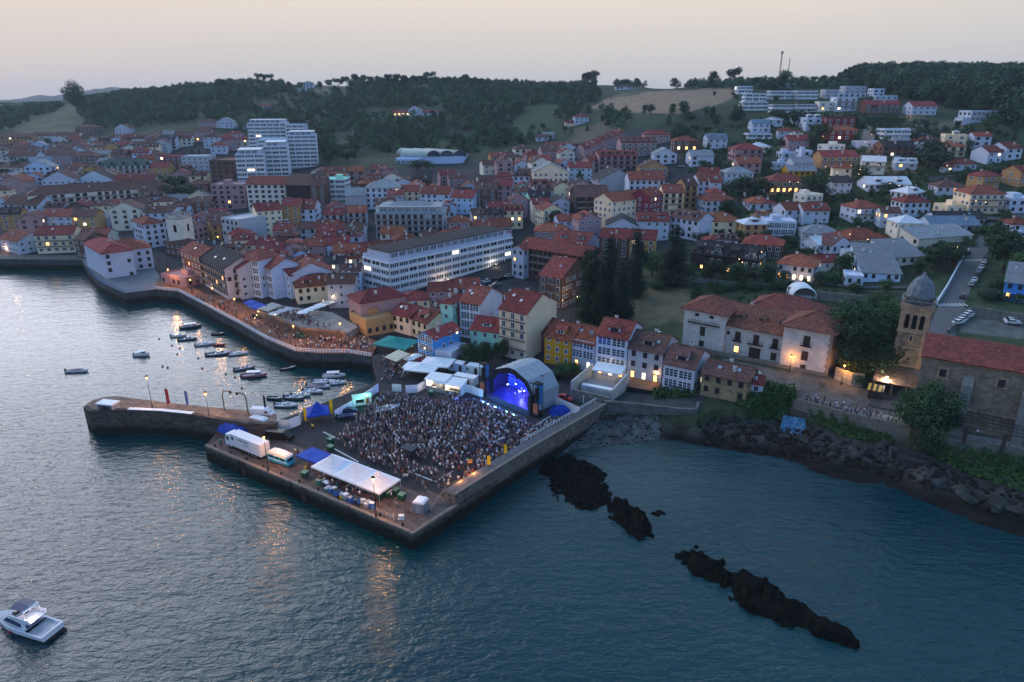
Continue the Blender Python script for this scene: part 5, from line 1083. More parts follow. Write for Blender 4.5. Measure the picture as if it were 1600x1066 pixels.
# ---- woodland that reads as one mass: points carrying instanced trees
def forest(name, polys, spacing, hr, excl=(), lab='', kinds=('round',), lks=('blue',), ymin=0, seed=1, meshes=None, thr=.28):
    rg = np.random.default_rng(seed); pts = []
    for poly in polys:
        WP = [ghit(x, y)[:2] for x, y in poly]; x0, x1 = min(p[0] for p in WP)-60, max(p[0] for p in WP)+60; y0, y1 = min(p[1] for p in WP)-80, max(p[1] for p in WP)+160
        n = int((x1-x0)*(y1-y0)/spacing**2*1.2); n = min(n, 60000)
        X = rg.uniform(x0, x1, n); Y = rg.uniform(y0, y1, n)
        Z = np.array([gz(a, b) for a, b in zip(X, Y)]); z = Z-CAMZ; dep = Y*_cs-z*_sn; PX = CX+FOC*X/dep; PY_ = CY-FOC*(Y*_sn+z*_cs)/dep
        dens = vnoise(X, Y, 26, seed)*.75+vnoise(X, Y, 9, seed+1)*.25
        for a, b, c, px, py, dn in zip(X, Y, Z, PX, PY_, dens):
            if dn > thr and in_poly(px, py, poly) and not any(in_poly(px, py, e) for e in excl) and free(a, b, 3): pts.append((a, b, c))
    pts = np.array(pts)
    me = bpy.data.meshes.new(name); me.vertices.add(len(pts)); me.vertices.foreach_set('co', pts.astype(np.float32).ravel())
    o = link(name, me); tag(o, lab, 'woodland', kind='stuff')
    tc_ = bpy.data.collections.new(name+'_kinds')
    for q_ in meshes or (): tc_.objects.link(bpy.data.objects.new(name+'_stone', q_))
    for i, kd in enumerate(kinds if not meshes else ()):
        for lk in lks:
            cm = crown_mesh(kd, 260, .058 if kd != 'cypress' else .035, 50+i, LF[lk]); ob = bpy.data.objects.new(name+'_tree', cm); tc_.objects.link(ob)
    ng = bpy.data.node_groups.new(name, 'GeometryNodeTree'); ng.interface.new_socket('Geometry', in_out='INPUT', socket_type='NodeSocketGeometry'); ng.interface.new_socket('Geometry', in_out='OUTPUT', socket_type='NodeSocketGeometry')
    gi = ng.nodes.new('NodeGroupInput'); go = ng.nodes.new('NodeGroupOutput'); mp = ng.nodes.new('GeometryNodeMeshToPoints'); io = ng.nodes.new('GeometryNodeInstanceOnPoints'); ci = ng.nodes.new('GeometryNodeCollectionInfo')
    ci.inputs['Collection'].default_value = tc_; ci.inputs['Separate Children'].default_value = True; ci.inputs['Reset Children'].default_value = True; io.inputs['Pick Instance'].default_value = True
    rs = ng.nodes.new('FunctionNodeRandomValue'); rs.data_type = 'FLOAT_VECTOR'; rs.inputs[0].default_value = (hr[0],)*3; rs.inputs[1].default_value = (hr[1],)*3
    rs1 = ng.nodes.new('FunctionNodeRandomValue'); rs1.data_type = 'FLOAT'; rs1.inputs[2].default_value = hr[0]; rs1.inputs[3].default_value = hr[1]
    rr1 = ng.nodes.new('FunctionNodeRandomValue'); rr1.data_type = 'FLOAT_VECTOR'; rr1.inputs[0].default_value = (0, 0, 0); rr1.inputs[1].default_value = (.1, .1, 6.28)
    Lk = ng.links; Lk.new(gi.outputs[0], mp.inputs[0]); Lk.new(mp.outputs[0], io.inputs['Points']); Lk.new(ci.outputs[0], io.inputs['Instance']); Lk.new(rs1.outputs[1], io.inputs['Scale']); Lk.new(rr1.outputs[0], io.inputs['Rotation']); Lk.new(io.outputs[0], go.inputs[0])
    md = o.modifiers.new('scatter', 'NODES'); md.node_group = ng
    print(name, len(pts)); return o
FX = [[(915, 168), (955, 148), (1030, 140), (1145, 137), (1155, 150), (1110, 170), (1060, 180), (1020, 180), (960, 174)], [(800, 190), (830, 165), (880, 160), (860, 200), (810, 218)], [(570, 168), (690, 168), (690, 186), (570, 186)], [(440, 132), (520, 124), (560, 140), (470, 148)], [(15, 205), (60, 182), (108, 172), (135, 186), (120, 206)], [(930, 128), (1010, 128), (1010, 146), (930, 146)], [(400, 160), (432, 160), (432, 172), (400, 172)], [(395, 224), (480, 224), (480, 196), (395, 196)], [(995, 176), (1060, 178), (1060, 192), (990, 188)], [(835, 200), (935, 175), (950, 215), (880, 230), (835, 222)]]
forest('woodland', [[(-40, 168), (60, 166), (100, 166), (60, 190), (0, 205), (-40, 205)], [(120, 152), (200, 138), (300, 124), (420, 124), (420, 170), (440, 215), (370, 205), (320, 190), (200, 200), (130, 205)], [(420, 124), (700, 124), (920, 124), (960, 130), (930, 160), (960, 178), (1000, 190), (960, 205), (900, 205), (820, 225), (740, 240), (620, 240), (480, 235), (440, 215), (420, 170)]], 8.5, (6, 11), FX, 'dark broadleaf woodland covering the slopes behind the town', ('round', 'round', 'bush', 'conifer'), ('blue', 'dark', 'mid'), seed=5)
forest('woodland', [[(1310, 133), (1345, 122), (1450, 116), (1600, 118), (1700, 118), (1700, 200), (1600, 205), (1575, 195), (1470, 168), (1410, 155), (1340, 134)]], 6.0, (11, 17), [], 'dense dark wood on the hill right of the villas', ('round', 'round', 'pine', 'conifer'), ('blue', 'dark'), seed=9)
forest('woodland', [[(960, 130), (1150, 132), (1330, 134), (1320, 140), (1150, 140), (960, 136)]], 8, (6, 10), [], 'line of low trees along the ridge between field and mast', ('round', 'bush'), ('blue',), seed=12)
forest('undergrowth', [[(1160, 190), (1330, 180), (1600, 215), (1600, 360), (1480, 440), (1290, 450), (1100, 455), (1080, 380), (1090, 300), (1060, 240)], [(1300, 560), (1400, 520), (1410, 590), (1330, 600)]], 4.4, (1.4, 4.2), [[(1465, 480), (1500, 420), (1545, 350), (1600, 340), (1600, 370), (1555, 400), (1520, 500)]], 'low garden hedges and bushes between the villas', ('bush', 'round'), ('dark', 'mid'), seed=14)
forest('undergrowth', [[(965, 515), (1085, 500), (1090, 545), (1000, 545)], [(1080, 440), (1220, 440), (1310, 448), (1300, 470), (1220, 470), (1085, 480)], [(1150, 470), (1230, 462), (1300, 480), (1320, 520), (1290, 480), (1200, 470)], [(960, 440), (985, 470), (965, 500), (940, 500)]], 4, (1.0, 2.2), [], 'rough grass and brambles round the walled meadow', ('bush',), ('dark', 'mid'), seed=15)
# ================================================================== PALACE
palw = mat('palace_render', (.56, .50, .48), .9, var=.22, scale=.45, bump=.1)
def palace():
    a, b = P(1136, 505, 17.6), P(1234, 523, 17.6); rz = ang(a, b); ca, sa = math.cos(rz), math.sin(rz)
    W0 = (Vector(b)-Vector(a)).length; t = thing('palace', 'old whitewashed palace with weathered tiled roofs and iron balconies above the sea path', 'palace', (a[0], a[1], 8.4), rz, None)
    H = 9.2
    wi = MB(); wi.bx(0, W0, 0, 15, -4, H)                                  # centre range
    wi.bx(-12.5, 0.01, -1.5, 12, -4, H+3.0)                                 # left wing
    wi.bx(W0-1, W0+11.5, -3, 11, -4, H+3.6)                                 # right tower
    wi.bx(2, W0+4, 15, 27, -4, H+2)                                         # rear ranges
    wi.build('wall', palw, t)
    pl = MB(); pl.bx(-12.6, W0+11.6, -3.12, -3.0, -4, 1.3); pl.build('plinth', brick_mat('palace_plinth', (.30, .26, .21), (.22, .19, .155), (.13, .11, .10), 1, .9, .4), t)
    qn = MB()
    for z in range(0, 13): qn.bx(W0+10.9-(.3 if z % 2 else 0), W0+11.56, -3.08, -2.0, z*.95, z*.95+.9)
    qn.build('quoins', mat('pink_stone', (.32, .22, .19), .9, var=.3, scale=2), t)
    def hiproof(x0, x1, y0, y1, z, pitch, ov=1.1):
        r, g, _ = roof_mesh('h', x1-x0, y1-y0, z, pitch, ov); o = r.build('roof', rm_pal, t, ((x0+x1)/2, (y0+y1)/2, 0)); return o
    r, g, _ = roof_mesh('g', W0+2, 17, H, .48, .9); o = r.build('roof', rm_pal, t, (W0/2, 8, 0)); 
    for x in (W0*.16, W0*.50, W0*.82):
        dm = MB(); dm.bx(-1.1, 1.1, 0, 3, 0, 1.2); d_ = dm.build('dormer', palw, o, (x-W0/2, -5.2, H+1.2)); rr_, _, _2 = roof_mesh('h', 2.2, 3.2, 0, .4, .35, .12); rr_.build('dormer_roof', rm_pal, o, (x-W0/2, -3.8, H+2.4))
        window(d_, 'd', 0, 0, .6, 1.4, .9)
    hiproof(-12.5, 0, -1.5, 12, H+3.0, .45); hiproof(W0-1, W0+11.5, -3, 11, H+3.6, .46); hiproof(2, W0+4, 14.5, 27, H+2, .5)
    link('chimney', CHIM, o, (-W0*.3, 3, H+3.2))
    def balc(x, y, z, w):
        m = MB(); m.bx(x-w/2, x+w/2, y-.9, y, z-.12, z)
        for q in range(int(w/.22)+1): m.bx(x-w/2+q*.22-.015, x-w/2+q*.22+.015, y-.88, y-.85, z, z+.95)
        m.bx(x-w/2, x+w/2, y-.9, y-.84, z+.95, z+1.02); m.bx(x-w/2, x-w/2+.05, y-.9, y, z+.95, z+1.0); m.bx(x+w/2-.05, x+w/2, y-.9, y, z+.95, z+1.0); m.build('balcony', iron, t)
    for i, x in enumerate((W0*.2, W0*.50, W0*.80)):
        window(t, 'D', x, 0, 5.9, 1.6, 2.7); balc(x, 0, 4.5, 2.6 if i != 1 else 4.4); window(t, 'D' if i != 0 else 'L', x, 0, 1.9 if i != 1 else 1.7, 1.5 if i != 1 else 3.2, 2.2 if i != 1 else 3.3)
    window(t, 'd', W0*.04, 0, 6.4, .9, .9); window(t, 'd', W0*.95, 0, 6.0, .7, 1.1)
    window(t, 'D', W0+5.2, -3, 9.3, 1.7, 2.8); balc(W0+5.2, -3, 7.9, 2.9); window(t, 'D', W0+5.2, -3, 5.0, 1.7, 2.6); window(t, 'D', W0+5.2, -3, 1.6, 1.4, 1.6)
    window(t, 'D', -6.5, -1.5, 5.8, 1.5, 2.8); window(t, 'D', -6.5, -1.5, 2.0, 1.5, 1.8)
    for x in (-8.6, -4.2): window(t, 'd', x, -1.5, 10.6, 1.2, .9)
    balc(-6.2, -1.5, 8.2, 9.5)
    PLACED.append(((a[0]+14*ca, a[1]+14*sa+10, ca, sa, 24, 14), (1088, 450, 1310, 575), a[1], t))
rm_pal = tile_mat('palace_tiles', (.25, .075, .05), (.12, .055, .045), .02)
palace()
def garden_wall(pts, z1, th, m, name, label, cat='wall', zf=None, cap=None):
    """wall following the ground: pts are pixels of its foot"""
    W_ = [ghit(x, y)[:2] for x, y in pts]; t = thing(name, label, cat, (*W_[0], gz(*W_[0]))); mb = MB(); ox, oy, oz = t.location
    for i in range(len(W_)-1):
        a, b = Vector(W_[i]), Vector(W_[i+1]); d = (b-a).normalized(); n = Vector((-d.y, d.x))*th/2; k = max(1, int((b-a).length/6))
        for j in range(k):
            p, q = a.lerp(b, j/k), a.lerp(b, (j+1)/k); zp, zq = gz(p.x, p.y)-oz, gz(q.x, q.y)-oz
            mb.prism([(p.x-n.x-ox, p.y-n.y-oy), (q.x-n.x-ox, q.y-n.y-oy), (q.x+n.x-ox, q.y+n.y-oy), (p.x+n.x-ox, p.y+n.y-oy)], [zp-2, zq-2, zq-2, zp-2], [zp+z1, zq+z1, zq+z1, zp+z1])
    mb.build('masonry', m, t); return t
rubble = brick_mat('rubble_wall', (.22, .20, .19), (.15, .14, .135), (.09, .085, .08), 1, .8, .4)
garden_wall([(1230, 462), (1290, 470), (1345, 476)], 3.2, .5, rubble, 'stone_wall', 'long grey stone wall behind the palace garden')
garden_wall([(1304, 592), (1330, 602), (1348, 604)], 3.4, .5, brick_mat('old_pale_wall', (.42, .37, .31), (.30, .26, .22), (.2, .18, .16), 1, 1, .5), 'stone_wall', 'old pale wall at the foot of the big tree, lit by a lamp')
garden_wall([(1080, 440), (1150, 448), (1225, 452)], 1.8, .4, rubble, 'stone_wall', 'long low wall between meadow and black-roofed terrace')
garden_wall([(1515, 492), (1560, 500), (1610, 508)], 3.0, .5, rubble, 'stone_wall', 'high stone wall behind the corner car park')
garden_wall([(1462, 478), (1480, 450), (1500, 412), (1512, 395)], 1.8, .3, white, 'garden_wall', 'white garden wall along the street of parked cars')
garden_wall([(1480, 522), (1502, 500), (1514, 488)], 1.4, .4, rubble, 'stone_wall', 'low wall sloping down beside the car park')
garden_wall([(1376, 254), (1400, 255), (1440, 256)], 3.0, .5, brick_mat('lit_wall', (.42, .36, .28), (.34, .29, .22), (.2, .17, .14), 1, 1.2, .5), 'stone_wall', 'pale retaining wall above the big white-roofed house')
garden_wall([(1450, 283), (1500, 280), (1600, 272)], 2.2, .4, rubble, 'stone_wall', 'grey wall across the slope below the white stepped houses')
# white glasshouse dome behind the palace
X, Y, Z = ghit(1256, 470); t = thing('greenhouse_tunnel', 'small white barrel-roofed tunnel behind the palace roofs', 'tunnel', (X, Y, Z+1.5), R(-8)); m = MB()
prof = [(math.cos(a)*4.2, math.sin(a)*3.4) for a in np.linspace(0, PI, 13)]
m.loft([[(x*s, y, z*s) for x, z in prof] for y, s in ((0, .92), (.3, 1), (8, 1), (8.3, .92))], closed=False); m.build('cover', white, t, smooth=True); m = MB()
for y in np.linspace(.5, 7.8, 6): m.loft([[(x*1.01, y+e, z*1.01) for x, z in prof] for e in (-.06, .06)], closed=False)
m.bx(-4.2, 4.2, 0, 8, -2, 0); m.build('hoops', conc, t)
# ================================================================== CHURCH
ch1 = brick_mat('church_rubble', (.30, .225, .165), (.20, .155, .12), (.12, .10, .085), 1.0, .8, .4); ch2 = brick_mat('church_dressed', (.46, .29, .19), (.36, .24, .165), (.2, .15, .12), 1.0, 1.3, .55)
chr_ = tile_mat('church_tiles', (.24, .058, .042), (.14, .045, .04), .02); lead = mat('dome_lead', (.155, .17, .19), .6, var=.35, scale=.8, bump=.2)
tb1, tb2 = P(1397, 597, 8.8), P(1434, 603, 8.8)
rz = ang(*[P(x, y, 24.5) for x, y in ((1440, 555), (1600, 582))]); ca, sa = math.cos(rz), math.sin(rz)
ang_t = ang(P(1412, 474, 31.0), P(1456, 480, 31.0))
TH = 21.5; tw = 6.5
cxw = P(1434, 478, 8.8+TH); tcx = cxw[0]-math.sin(rz)*tw/2; tcy = cxw[1]+math.cos(rz)*tw/2
t = thing('church', 'stone church with domed bell tower and long red-tiled nave by the sea path', 'church', (tcx, tcy, 8.8), rz)
m = MB(); hw = tw/2; m.bx(-hw, hw, -hw, hw, -4, TH-1)
tow = m.build('tower_wall', ch1, t); m = MB()
for sx in (-1, 1):
    for sy in (-1, 1): m.bx(sx*hw-(.9 if sx > 0 else .12), sx*hw+(.12 if sx > 0 else .9), sy*hw-(.9 if sy > 0 else .12), sy*hw+(.12 if sy > 0 else .9), -4, TH-.9)
for z in (5.2, 10.2, 14.2): m.bx(-hw-.2, hw+.2, -hw-.2, hw+.2, z, z+.35)
m.bx(-hw-.06, hw+.06, -hw-.06, hw+.06, 14.5, 20.4); m.bx(-hw-.45, hw+.45, -hw-.45, hw+.45, TH-1.1, TH-.4); m.bx(-hw-.65, hw+.65, -hw-.65, hw+.65, TH-.4, TH)
m.build('dressed_stone', ch2, t); m = MB()
for f in range(4):
    c, s = math.cos(f*PI/2), math.sin(f*PI/2)
    n_ = 13
    for i in range(n_):
        u = -hw-.4+(tw+.8)*i/(n_-1); x, y = u, -hw-.45; m.box((x*c-y*s, x*s+y*c, TH+.55), (.16, .16, 1.0), rz=f*PI/2)
    x, y = 0, -hw-.45; m.box((x*c-y*s, x*s+y*c, TH+1.15), (tw+1.2, .3, .2), rz=f*PI/2)
m.build('balustrade', lead, t)
m = MB(); m.lathe((0, 0, TH), [(r*.83, z) for r, z in ((3.75, 0), (3.75, 1.5), (3.95, 1.55), (3.9, 2.2), (3.72, 3.2), (3.3, 4.4), (2.65, 5.5), (1.8, 6.4), (1.0, 6.95), (.55, 7.1), (.5, 7.6), (.35, 7.9), (.1, 8.2))], 24); dm = m.build('dome', lead, t, smooth=True); m = MB()
for i in range(12):
    a = 2*PI*i/12; pr = [(r*.83, z) for r, z in ((3.9, 2.2), (3.72, 3.2), (3.3, 4.4), (2.65, 5.5), (1.8, 6.4), (1.0, 6.95))]
    for (r0, z0), (r1, z1) in zip(pr, pr[1:]): m.tube((math.cos(a)*r0, math.sin(a)*r0, TH+z0), (math.cos(a)*r1, math.sin(a)*r1, TH+z1), .09, n=4)
m.build('ribs', lead, dm); m = MB(); m.tube((0, 0, TH+8), (0, 0, TH+9.6), .05, n=4); m.box((0, 0, TH+9.1), (.7, .08, .08)); m.build('cross', iron, t)
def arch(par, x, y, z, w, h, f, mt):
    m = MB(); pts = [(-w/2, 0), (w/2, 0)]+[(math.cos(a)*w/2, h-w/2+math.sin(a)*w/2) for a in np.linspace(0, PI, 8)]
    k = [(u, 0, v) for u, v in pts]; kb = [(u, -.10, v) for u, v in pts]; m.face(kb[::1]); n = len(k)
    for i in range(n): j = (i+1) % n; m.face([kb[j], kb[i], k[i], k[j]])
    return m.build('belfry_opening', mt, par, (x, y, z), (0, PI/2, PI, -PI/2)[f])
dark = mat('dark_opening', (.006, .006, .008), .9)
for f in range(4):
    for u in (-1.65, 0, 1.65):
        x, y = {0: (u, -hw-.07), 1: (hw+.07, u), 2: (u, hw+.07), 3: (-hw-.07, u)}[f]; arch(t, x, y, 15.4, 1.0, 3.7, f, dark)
for z, w_, h_ in ((12.0, .5, 1.5), (2.6, 1.2, 1.5)):
    m = MB(); m.bx(-w_/2-.35, w_/2+.35, -hw-.1, -hw+.02, z-.3, z+h_+.3); m.build('window_surround', ch2, t); window(t, 'd', 0, -hw-.1, z+h_/2, w_, h_)
# nave
NL = 62.0; nx0 = hw-.5; ny0 = -1.0; ND = 17.0; NH_ = 15.5
ne = P(1442, 556, 8.8+NH_); lx = (ne[0]-tcx)*ca+(ne[1]-tcy)*sa; ly = -(ne[0]-tcx)*sa+(ne[1]-tcy)*ca
nx0 = lx; ny0 = ly
m = MB(); m.bx(nx0, nx0+NL, ny0, ny0+ND, -4, NH_); 
gbz = NH_+ND/2*.34
m.face([(nx0, ny0, NH_), (nx0, ny0+ND, NH_), (nx0, ny0+ND/2, gbz)]); m.build('nave_wall', ch1, t)
r, g, _ = roof_mesh('g', NL, ND, NH_, .34, .6, .35); r.build('nave_roof', chr_, t, (nx0+NL/2, ny0+ND/2, 0))
m = MB(); m.bx(nx0, nx0+NL, ny0-.25, ny0, NH_-.5, NH_); m.bx(nx0, nx0+NL, ny0-.15, ny0, 4.6, 5.0); m.build('cornice', ch2, t)
for i in range(5):
    x = nx0+9.5+i*11; m = MB(); m.bx(x-1.0, x+1.0, ny0-2.0, ny0, -3, 11.0, 0); m.prism([(x-1, ny0-2), (x+1, ny0-2), (x+1, ny0), (x-1, ny0)], [11]*4, [11.0, 11.0, 12.4, 12.4]); m.build('buttress', mat('buttress_stone', (.20, .19, .185), .9, var=.3, scale=.8), t)
for i in range(5):
    x = nx0+4.5+i*11; m = MB(); m.bx(x-1.1, x+1.1, ny0-.08, ny0, 10.9, 13.6); m.build('window_surround', ch2, t); window(t, 'd', x, ny0-.08, 12.25, 1.3, 1.8)
# lean-to lattice porch along the wall and in front of the tower
m = MB(); wd_ = mat('weathered_timber', (.055, .045, .04), .9, var=.3)
for i in range(42):
    x = nx0+3+i*1.4; m.tube((x, ny0-.1, 4.7), (x, ny0-6.2, 3.1), .09, n=4)
for j in range(5): y = ny0-.8-j*1.3; z = 4.7-(j*1.3+.8)/6.1*1.6; m.tube((nx0+2, y, z+.1), (nx0+60, y, z+.1), .08, n=4)
for i in range(9): x = nx0+4+i*7; m.box((x, ny0-6, .8), (.7, .7, 4.6), 0)
m.build('pergola', wd_, t)
m = MB(); m.prism([(-hw-3, -hw-9.5), (nx0+3, -hw-9.5), (nx0+3, -hw-.3), (-hw-3, -hw-.3)], [3.0, 3.0, 4.7, 4.7], [3.25, 3.25, 4.95, 4.95]); m.build('porch_roof', tile_mat('porch_tiles', (.30, .17, .115), (.2, .12, .09), .02), t)
m = MB()
for x in (-hw-2.6, -hw+1.5, nx0-2, nx0+2): m.box((x, -hw-9, 1.1), (.35, .35, 4.2))
m.build('porch_posts', ch2, t)
PLACED.append(((tcx+30*ca, tcy+30*sa+8, ca, sa, 40, 14), (1394, 430, 1600, 650), tcy, t))
# kiosk hut at the porch corner
X, Y, Z = ghit(1366, 622); t = thing('wooden_kiosk', 'wooden kiosk with striped yellow roof beside the church porch', 'kiosk', (X, Y, Z), rz); m = MB(); m.bx(-1.5, 1.5, -1.2, 1.2, -.3, 2.4); m.build('wall', dframe, t); m = MB()
for i in range(6): m.prism([(-1.8+i*.6, -1.5), (-1.2+i*.6, -1.5), (-1.2+i*.6, 1.5), (-1.8+i*.6, 1.5)], [2.4]*4, [2.5, 2.5, 3.2, 3.2], i % 2)
m.build('roof', [mat('yellow_cloth', (.6, .38, .08), .8), dframe], t)
# ================================================================== BELFRY of the town (square white tower)
X, Y, Z = ghit(279, 340, 18); rz = R(-8); t = thing('bell_tower', 'square cream bell tower with floodlit balustrade in the old town', 'tower', (X, Y, Z), rz); d_ = proj(X, Y, Z+18)[2]; w = 27/FOC*d_
m = MB(); m.bx(-w/2, w/2, -w/2, w/2, -3, 18); m.build('wall', mat('tower_render', (.66, .60, .52), .85), t); m = MB(); m.bx(-w/2-.35, w/2+.35, -w/2-.35, w/2+.35, 18, 18.5)
for f in range(4):
    c, s = math.cos(f*PI/2), math.sin(f*PI/2)
    for i in range(9): u = -w/2+w*i/8; x, y = u, -w/2-.2; m.box((x*c-y*s, x*s+y*c, 19.0), (.22, .22, 1.0), rz=f*PI/2)
    x, y = 0, -w/2-.2; m.box((x*c-y*s, x*s+y*c, 19.6), (w+.7, .3, .2), rz=f*PI/2)
m.build('balustrade', conc, t); m = MB(); m.lathe((0, 0, 18.5), [(1.6, 0), (1.6, 2.4), (1.8, 2.5), (1.2, 3.3), (.3, 3.8), (.1, 4.6)], 12); m.build('lantern', conc, t, smooth=False)
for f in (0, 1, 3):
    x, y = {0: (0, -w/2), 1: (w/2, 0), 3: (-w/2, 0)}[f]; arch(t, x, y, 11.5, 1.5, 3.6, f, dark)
window(t, 'd', 0, -w/2, 6, .9, 1.3)
BELF = (X, Y, Z+19.2)
PLACED.append(((X, Y, 1, 0, w/2, w/2), (265, 330, 293, 372), Y, t))
# ================================================================== SPORTS HALL with three barrel vaults
X, Y, Z = ghit(675, 256); d_ = proj(X, Y, Z+6)[2]; s_ = d_/FOC; t = thing('sports_hall', 'sports hall roofed by three pale green barrel vaults', 'hall', (X, Y, Z-1), R(-4)); m = MB(); m.bx(-50*s_, 50*s_, 0, 26, -4, 6.5); m.bx(-54*s_, -14*s_, -7, 0, -4, 5.5); m.build('wall', wm['b'], t)
vm = mat('vault_sheet', (.30, .34, .31), .5, var=.1, scale=.2)
for i in range(3):
    m = MB(); r = 15*s_; cx_ = (-2+i*20)*s_+6*s_; prof = [(cx_-math.cos(a)*r*.75, math.sin(a)*r*.62) for a in np.linspace(0, PI, 13)]
    m.loft([[(x-sh, y, 6.5+z) for x, z in prof] for y, sh in ((-1+i*1.5, 0), (10, 12), (24, 30))], closed=False); m.build('barrel_vault', vm, t, smooth=True)
    m = MB(); k = [(x, -.6+i*1.5, 6.5+z*.93) for x, z in prof]; m.face(k); m.build('end_glazing', glassb, t)
m = MB(); m.loft([[(-50*s_+x*0, -2+y, 6.5+z) for y, z in [(14-math.cos(a)*13, math.sin(a)*4.5) for a in np.linspace(0, PI, 11)]], [(-6*s_, -2+y, 6.5+z) for y, z in [(14-math.cos(a)*13, math.sin(a)*4.5) for a in np.linspace(0, PI, 11)]]], closed=False); m.build('barrel_vault', vm, t, smooth=True)
for i in range(5): window(t, 'S', (-50+i*8)*s_, -7, 2.6, 7*s_, 3)
# masts on the hilltop and poles
for px, py, hp, lb in ((1216, 125, 37, 'tall lattice telecom mast on the hilltop skyline'), (1229, 128, 30, 'thinner second mast right of the lattice mast')):
    X, Y, Z = ghit(px, 134); h = hp/FOC*Y*1.1+3; t = thing('telecom_mast', lb, 'mast', (X, Y, Z)); m = MB(); w = .9 if hp > 33 else .4
    for a in range(3): c, s = math.cos(a*2.09)*w, math.sin(a*2.09)*w; m.tube((c, s, 0), (c*.5, s*.5, h), .16, n=4)
    for i in range(12):
        for a in range(3): q = 1-i/24; c, s, c2, s2 = math.cos(a*2.09)*w*q, math.sin(a*2.09)*w*q, math.cos((a+1)*2.09)*w*q, math.sin((a+1)*2.09)*w*q; m.tube((c, s, h*i/12), (c2, s2, h*(i+1)/12), .08, n=3)
    m.build('lattice', iron, t)
    if hp > 33: m = MB(); m.lathe((0, 0, h-1.5), [(.9, 0), (1.3, .5), (1.3, 2), (.8, 2.4)], 8); m.build('antenna_head', conc, t)
X, Y, Z = ghit(552, 222); t = thing('mast_pole', 'slim pale pole standing before the wooded hillside', 'pole', (X, Y, Z)); m = MB(); m.tube((0, 0, 0), (0, 0, 13), .25, .15, 6); m.bx(-1, 1, -.1, .1, 12, 12.4); m.build('pole', conc, t)
# ================================================================== FRONT ROW TERRACES and retaining walls
def wall_poly(name, pts, z0, z1, th, m_, label, cat='wall'):
    o = strip(pts, 0, th, z1, m_, name, th=z1-z0, kind=None); return tag(o, label, cat)
wall_poly('retaining_wall', [P(944, 628, 6.4), P(1000, 633, 6.4), P(1060, 640, 6.4), P(1090, 641, 6.4), P(1094, 628, 6.4)], -1, 6.6, .8, wall_mat_tide('retaining_stone', (.15, .15, .155), (.095, .095, .10)), 'dark stone retaining wall above the shingle beach')
wall_poly('garden_wall', [P(893, 608, 6.8), P(952, 622, 6.8)], 2, 6.8, .6, brick_mat('dressed_grey_stone', (.22, .205, .195), (.15, .14, .135), (.10, .09, .085), 1, .9, .45), 'grey stone wall with white door beside the sea wall')
x, y = P(914, 622, 5); 
o = MB().bx(-.5, .5, -.12, .12, 0, 2.3).build('door_panel', white, None, (*P(914, 630, 3.6), 3.6), R(-20)); tag(o, 'white door at the foot of the grey stone wall', 'door')
# sloping plaster walls of the terrace, awning terrace deck
def slope_wall(name, p0, z0, p1, z1, th, m_, lab):
    mb = MB(); a, b = Vector(p0), Vector(p1); d = (b-a).normalized(); n = Vector((-d.y, d.x))*th/2
    mb.prism([tuple(a-n), tuple(b-n), tuple(b+n), tuple(a+n)], 2, [z0, z1, z1, z0]); o = mb.build(name, m_); return tag(o, lab, 'wall')
plaster = mat('cream_plaster', (.46, .42, .38), .9, var=.25, scale=.6)
slope_wall('plaster_wall', P(893, 596, 7.4), 7.4, P(926, 568, 9.6), 9.6, .5, plaster, 'pale plaster wall left of the awning terrace, sloping to the sea')
slope_wall('plaster_wall', P(956, 610, 6.8), 6.8, P(984, 580, 9.6), 9.6, .5, plaster, 'pale plaster wall right of the awning terrace, sloping to the sea')
dk = MB(); q = [P(909, 603, 6), P(955, 612, 6), P(975, 590, 6.6), P(926, 580, 6.6)]; dk.prism(q, 2, 6.0, 0, 1); tag(dk.build('terrace', [plaster, mat('terrace_tiles', (.20, .22, .25), .7, var=.15)]), 'blue-grey tiled sea terrace below the white awning', 'terrace')
t = thing('terrace_annex', 'low white annex with lit orange window under the terrace', 'annex', (*P(934, 618, 3.8), 3.6), ang(P(909, 603, 6), P(955, 612, 6))); m = MB(); L__ = 9.5; m.bx(-L__/2, L__/2, -.2, 1.2, 0, 2.6); m.build('wall', white, t)
for i, kk in enumerate('nnLn'): window(t, kk, -3.6+i*2.3, -.2, 1.5, 1.2, 1.3)
def awning(pa, pb, z, d, label, col, name='awning', lit_=False):
    a, b = Vector(P(*pa, z)), Vector(P(*pb, z)); w = (b-a).length; r = math.atan2(b.y-a.y, b.x-a.x); t = thing(name, label, 'awning', (a.x, a.y, z), r); m = MB()
    n = max(2, int(w/2))
    for i in range(n):
        x0, x1 = w*i/n, w*(i+1)/n; m.prism([(x0, 0), (x1, 0), (x1, d), (x0, d)], [-.05, -.05, .65, .65], [.02+.05*(i % 2), .02+.05*(i % 2), .72, .72])
    m.bx(0, w, -.04, 0, -.35, .0); m.build('canopy', col, t); m = MB()
    for x in (.1, w-.1, w/2): m.tube((x, .1, 0), (x, .1, -2.6), .05, n=5)
    m.build('posts', iron, t); return t
awning((925, 577), (971, 585), 9.2, 4.5, 'white awning with lamps over the sea terrace', white)
q = [P(981, 604, 6.2), P(1027, 612, 6.2), P(1036, 590, 6.2), P(987, 583, 6.2)]; dk = MB(); dk.prism(q, 2, 6.2, 0, 1); tag(dk.build('terrace', [iron, mat('wood_deck', (.25, .13, .075), .8, var=.2)]), 'lamp-lit wooden restaurant terrace with dark rail', 'terrace')
t_ = thing('blue_glass_front', 'deep blue glazed front of the yellow house, orange panel inside', 'glass front', (*P(872, 552, 6.5), 4.9), ang(P(851, 524, 13), P(892, 533, 13)))
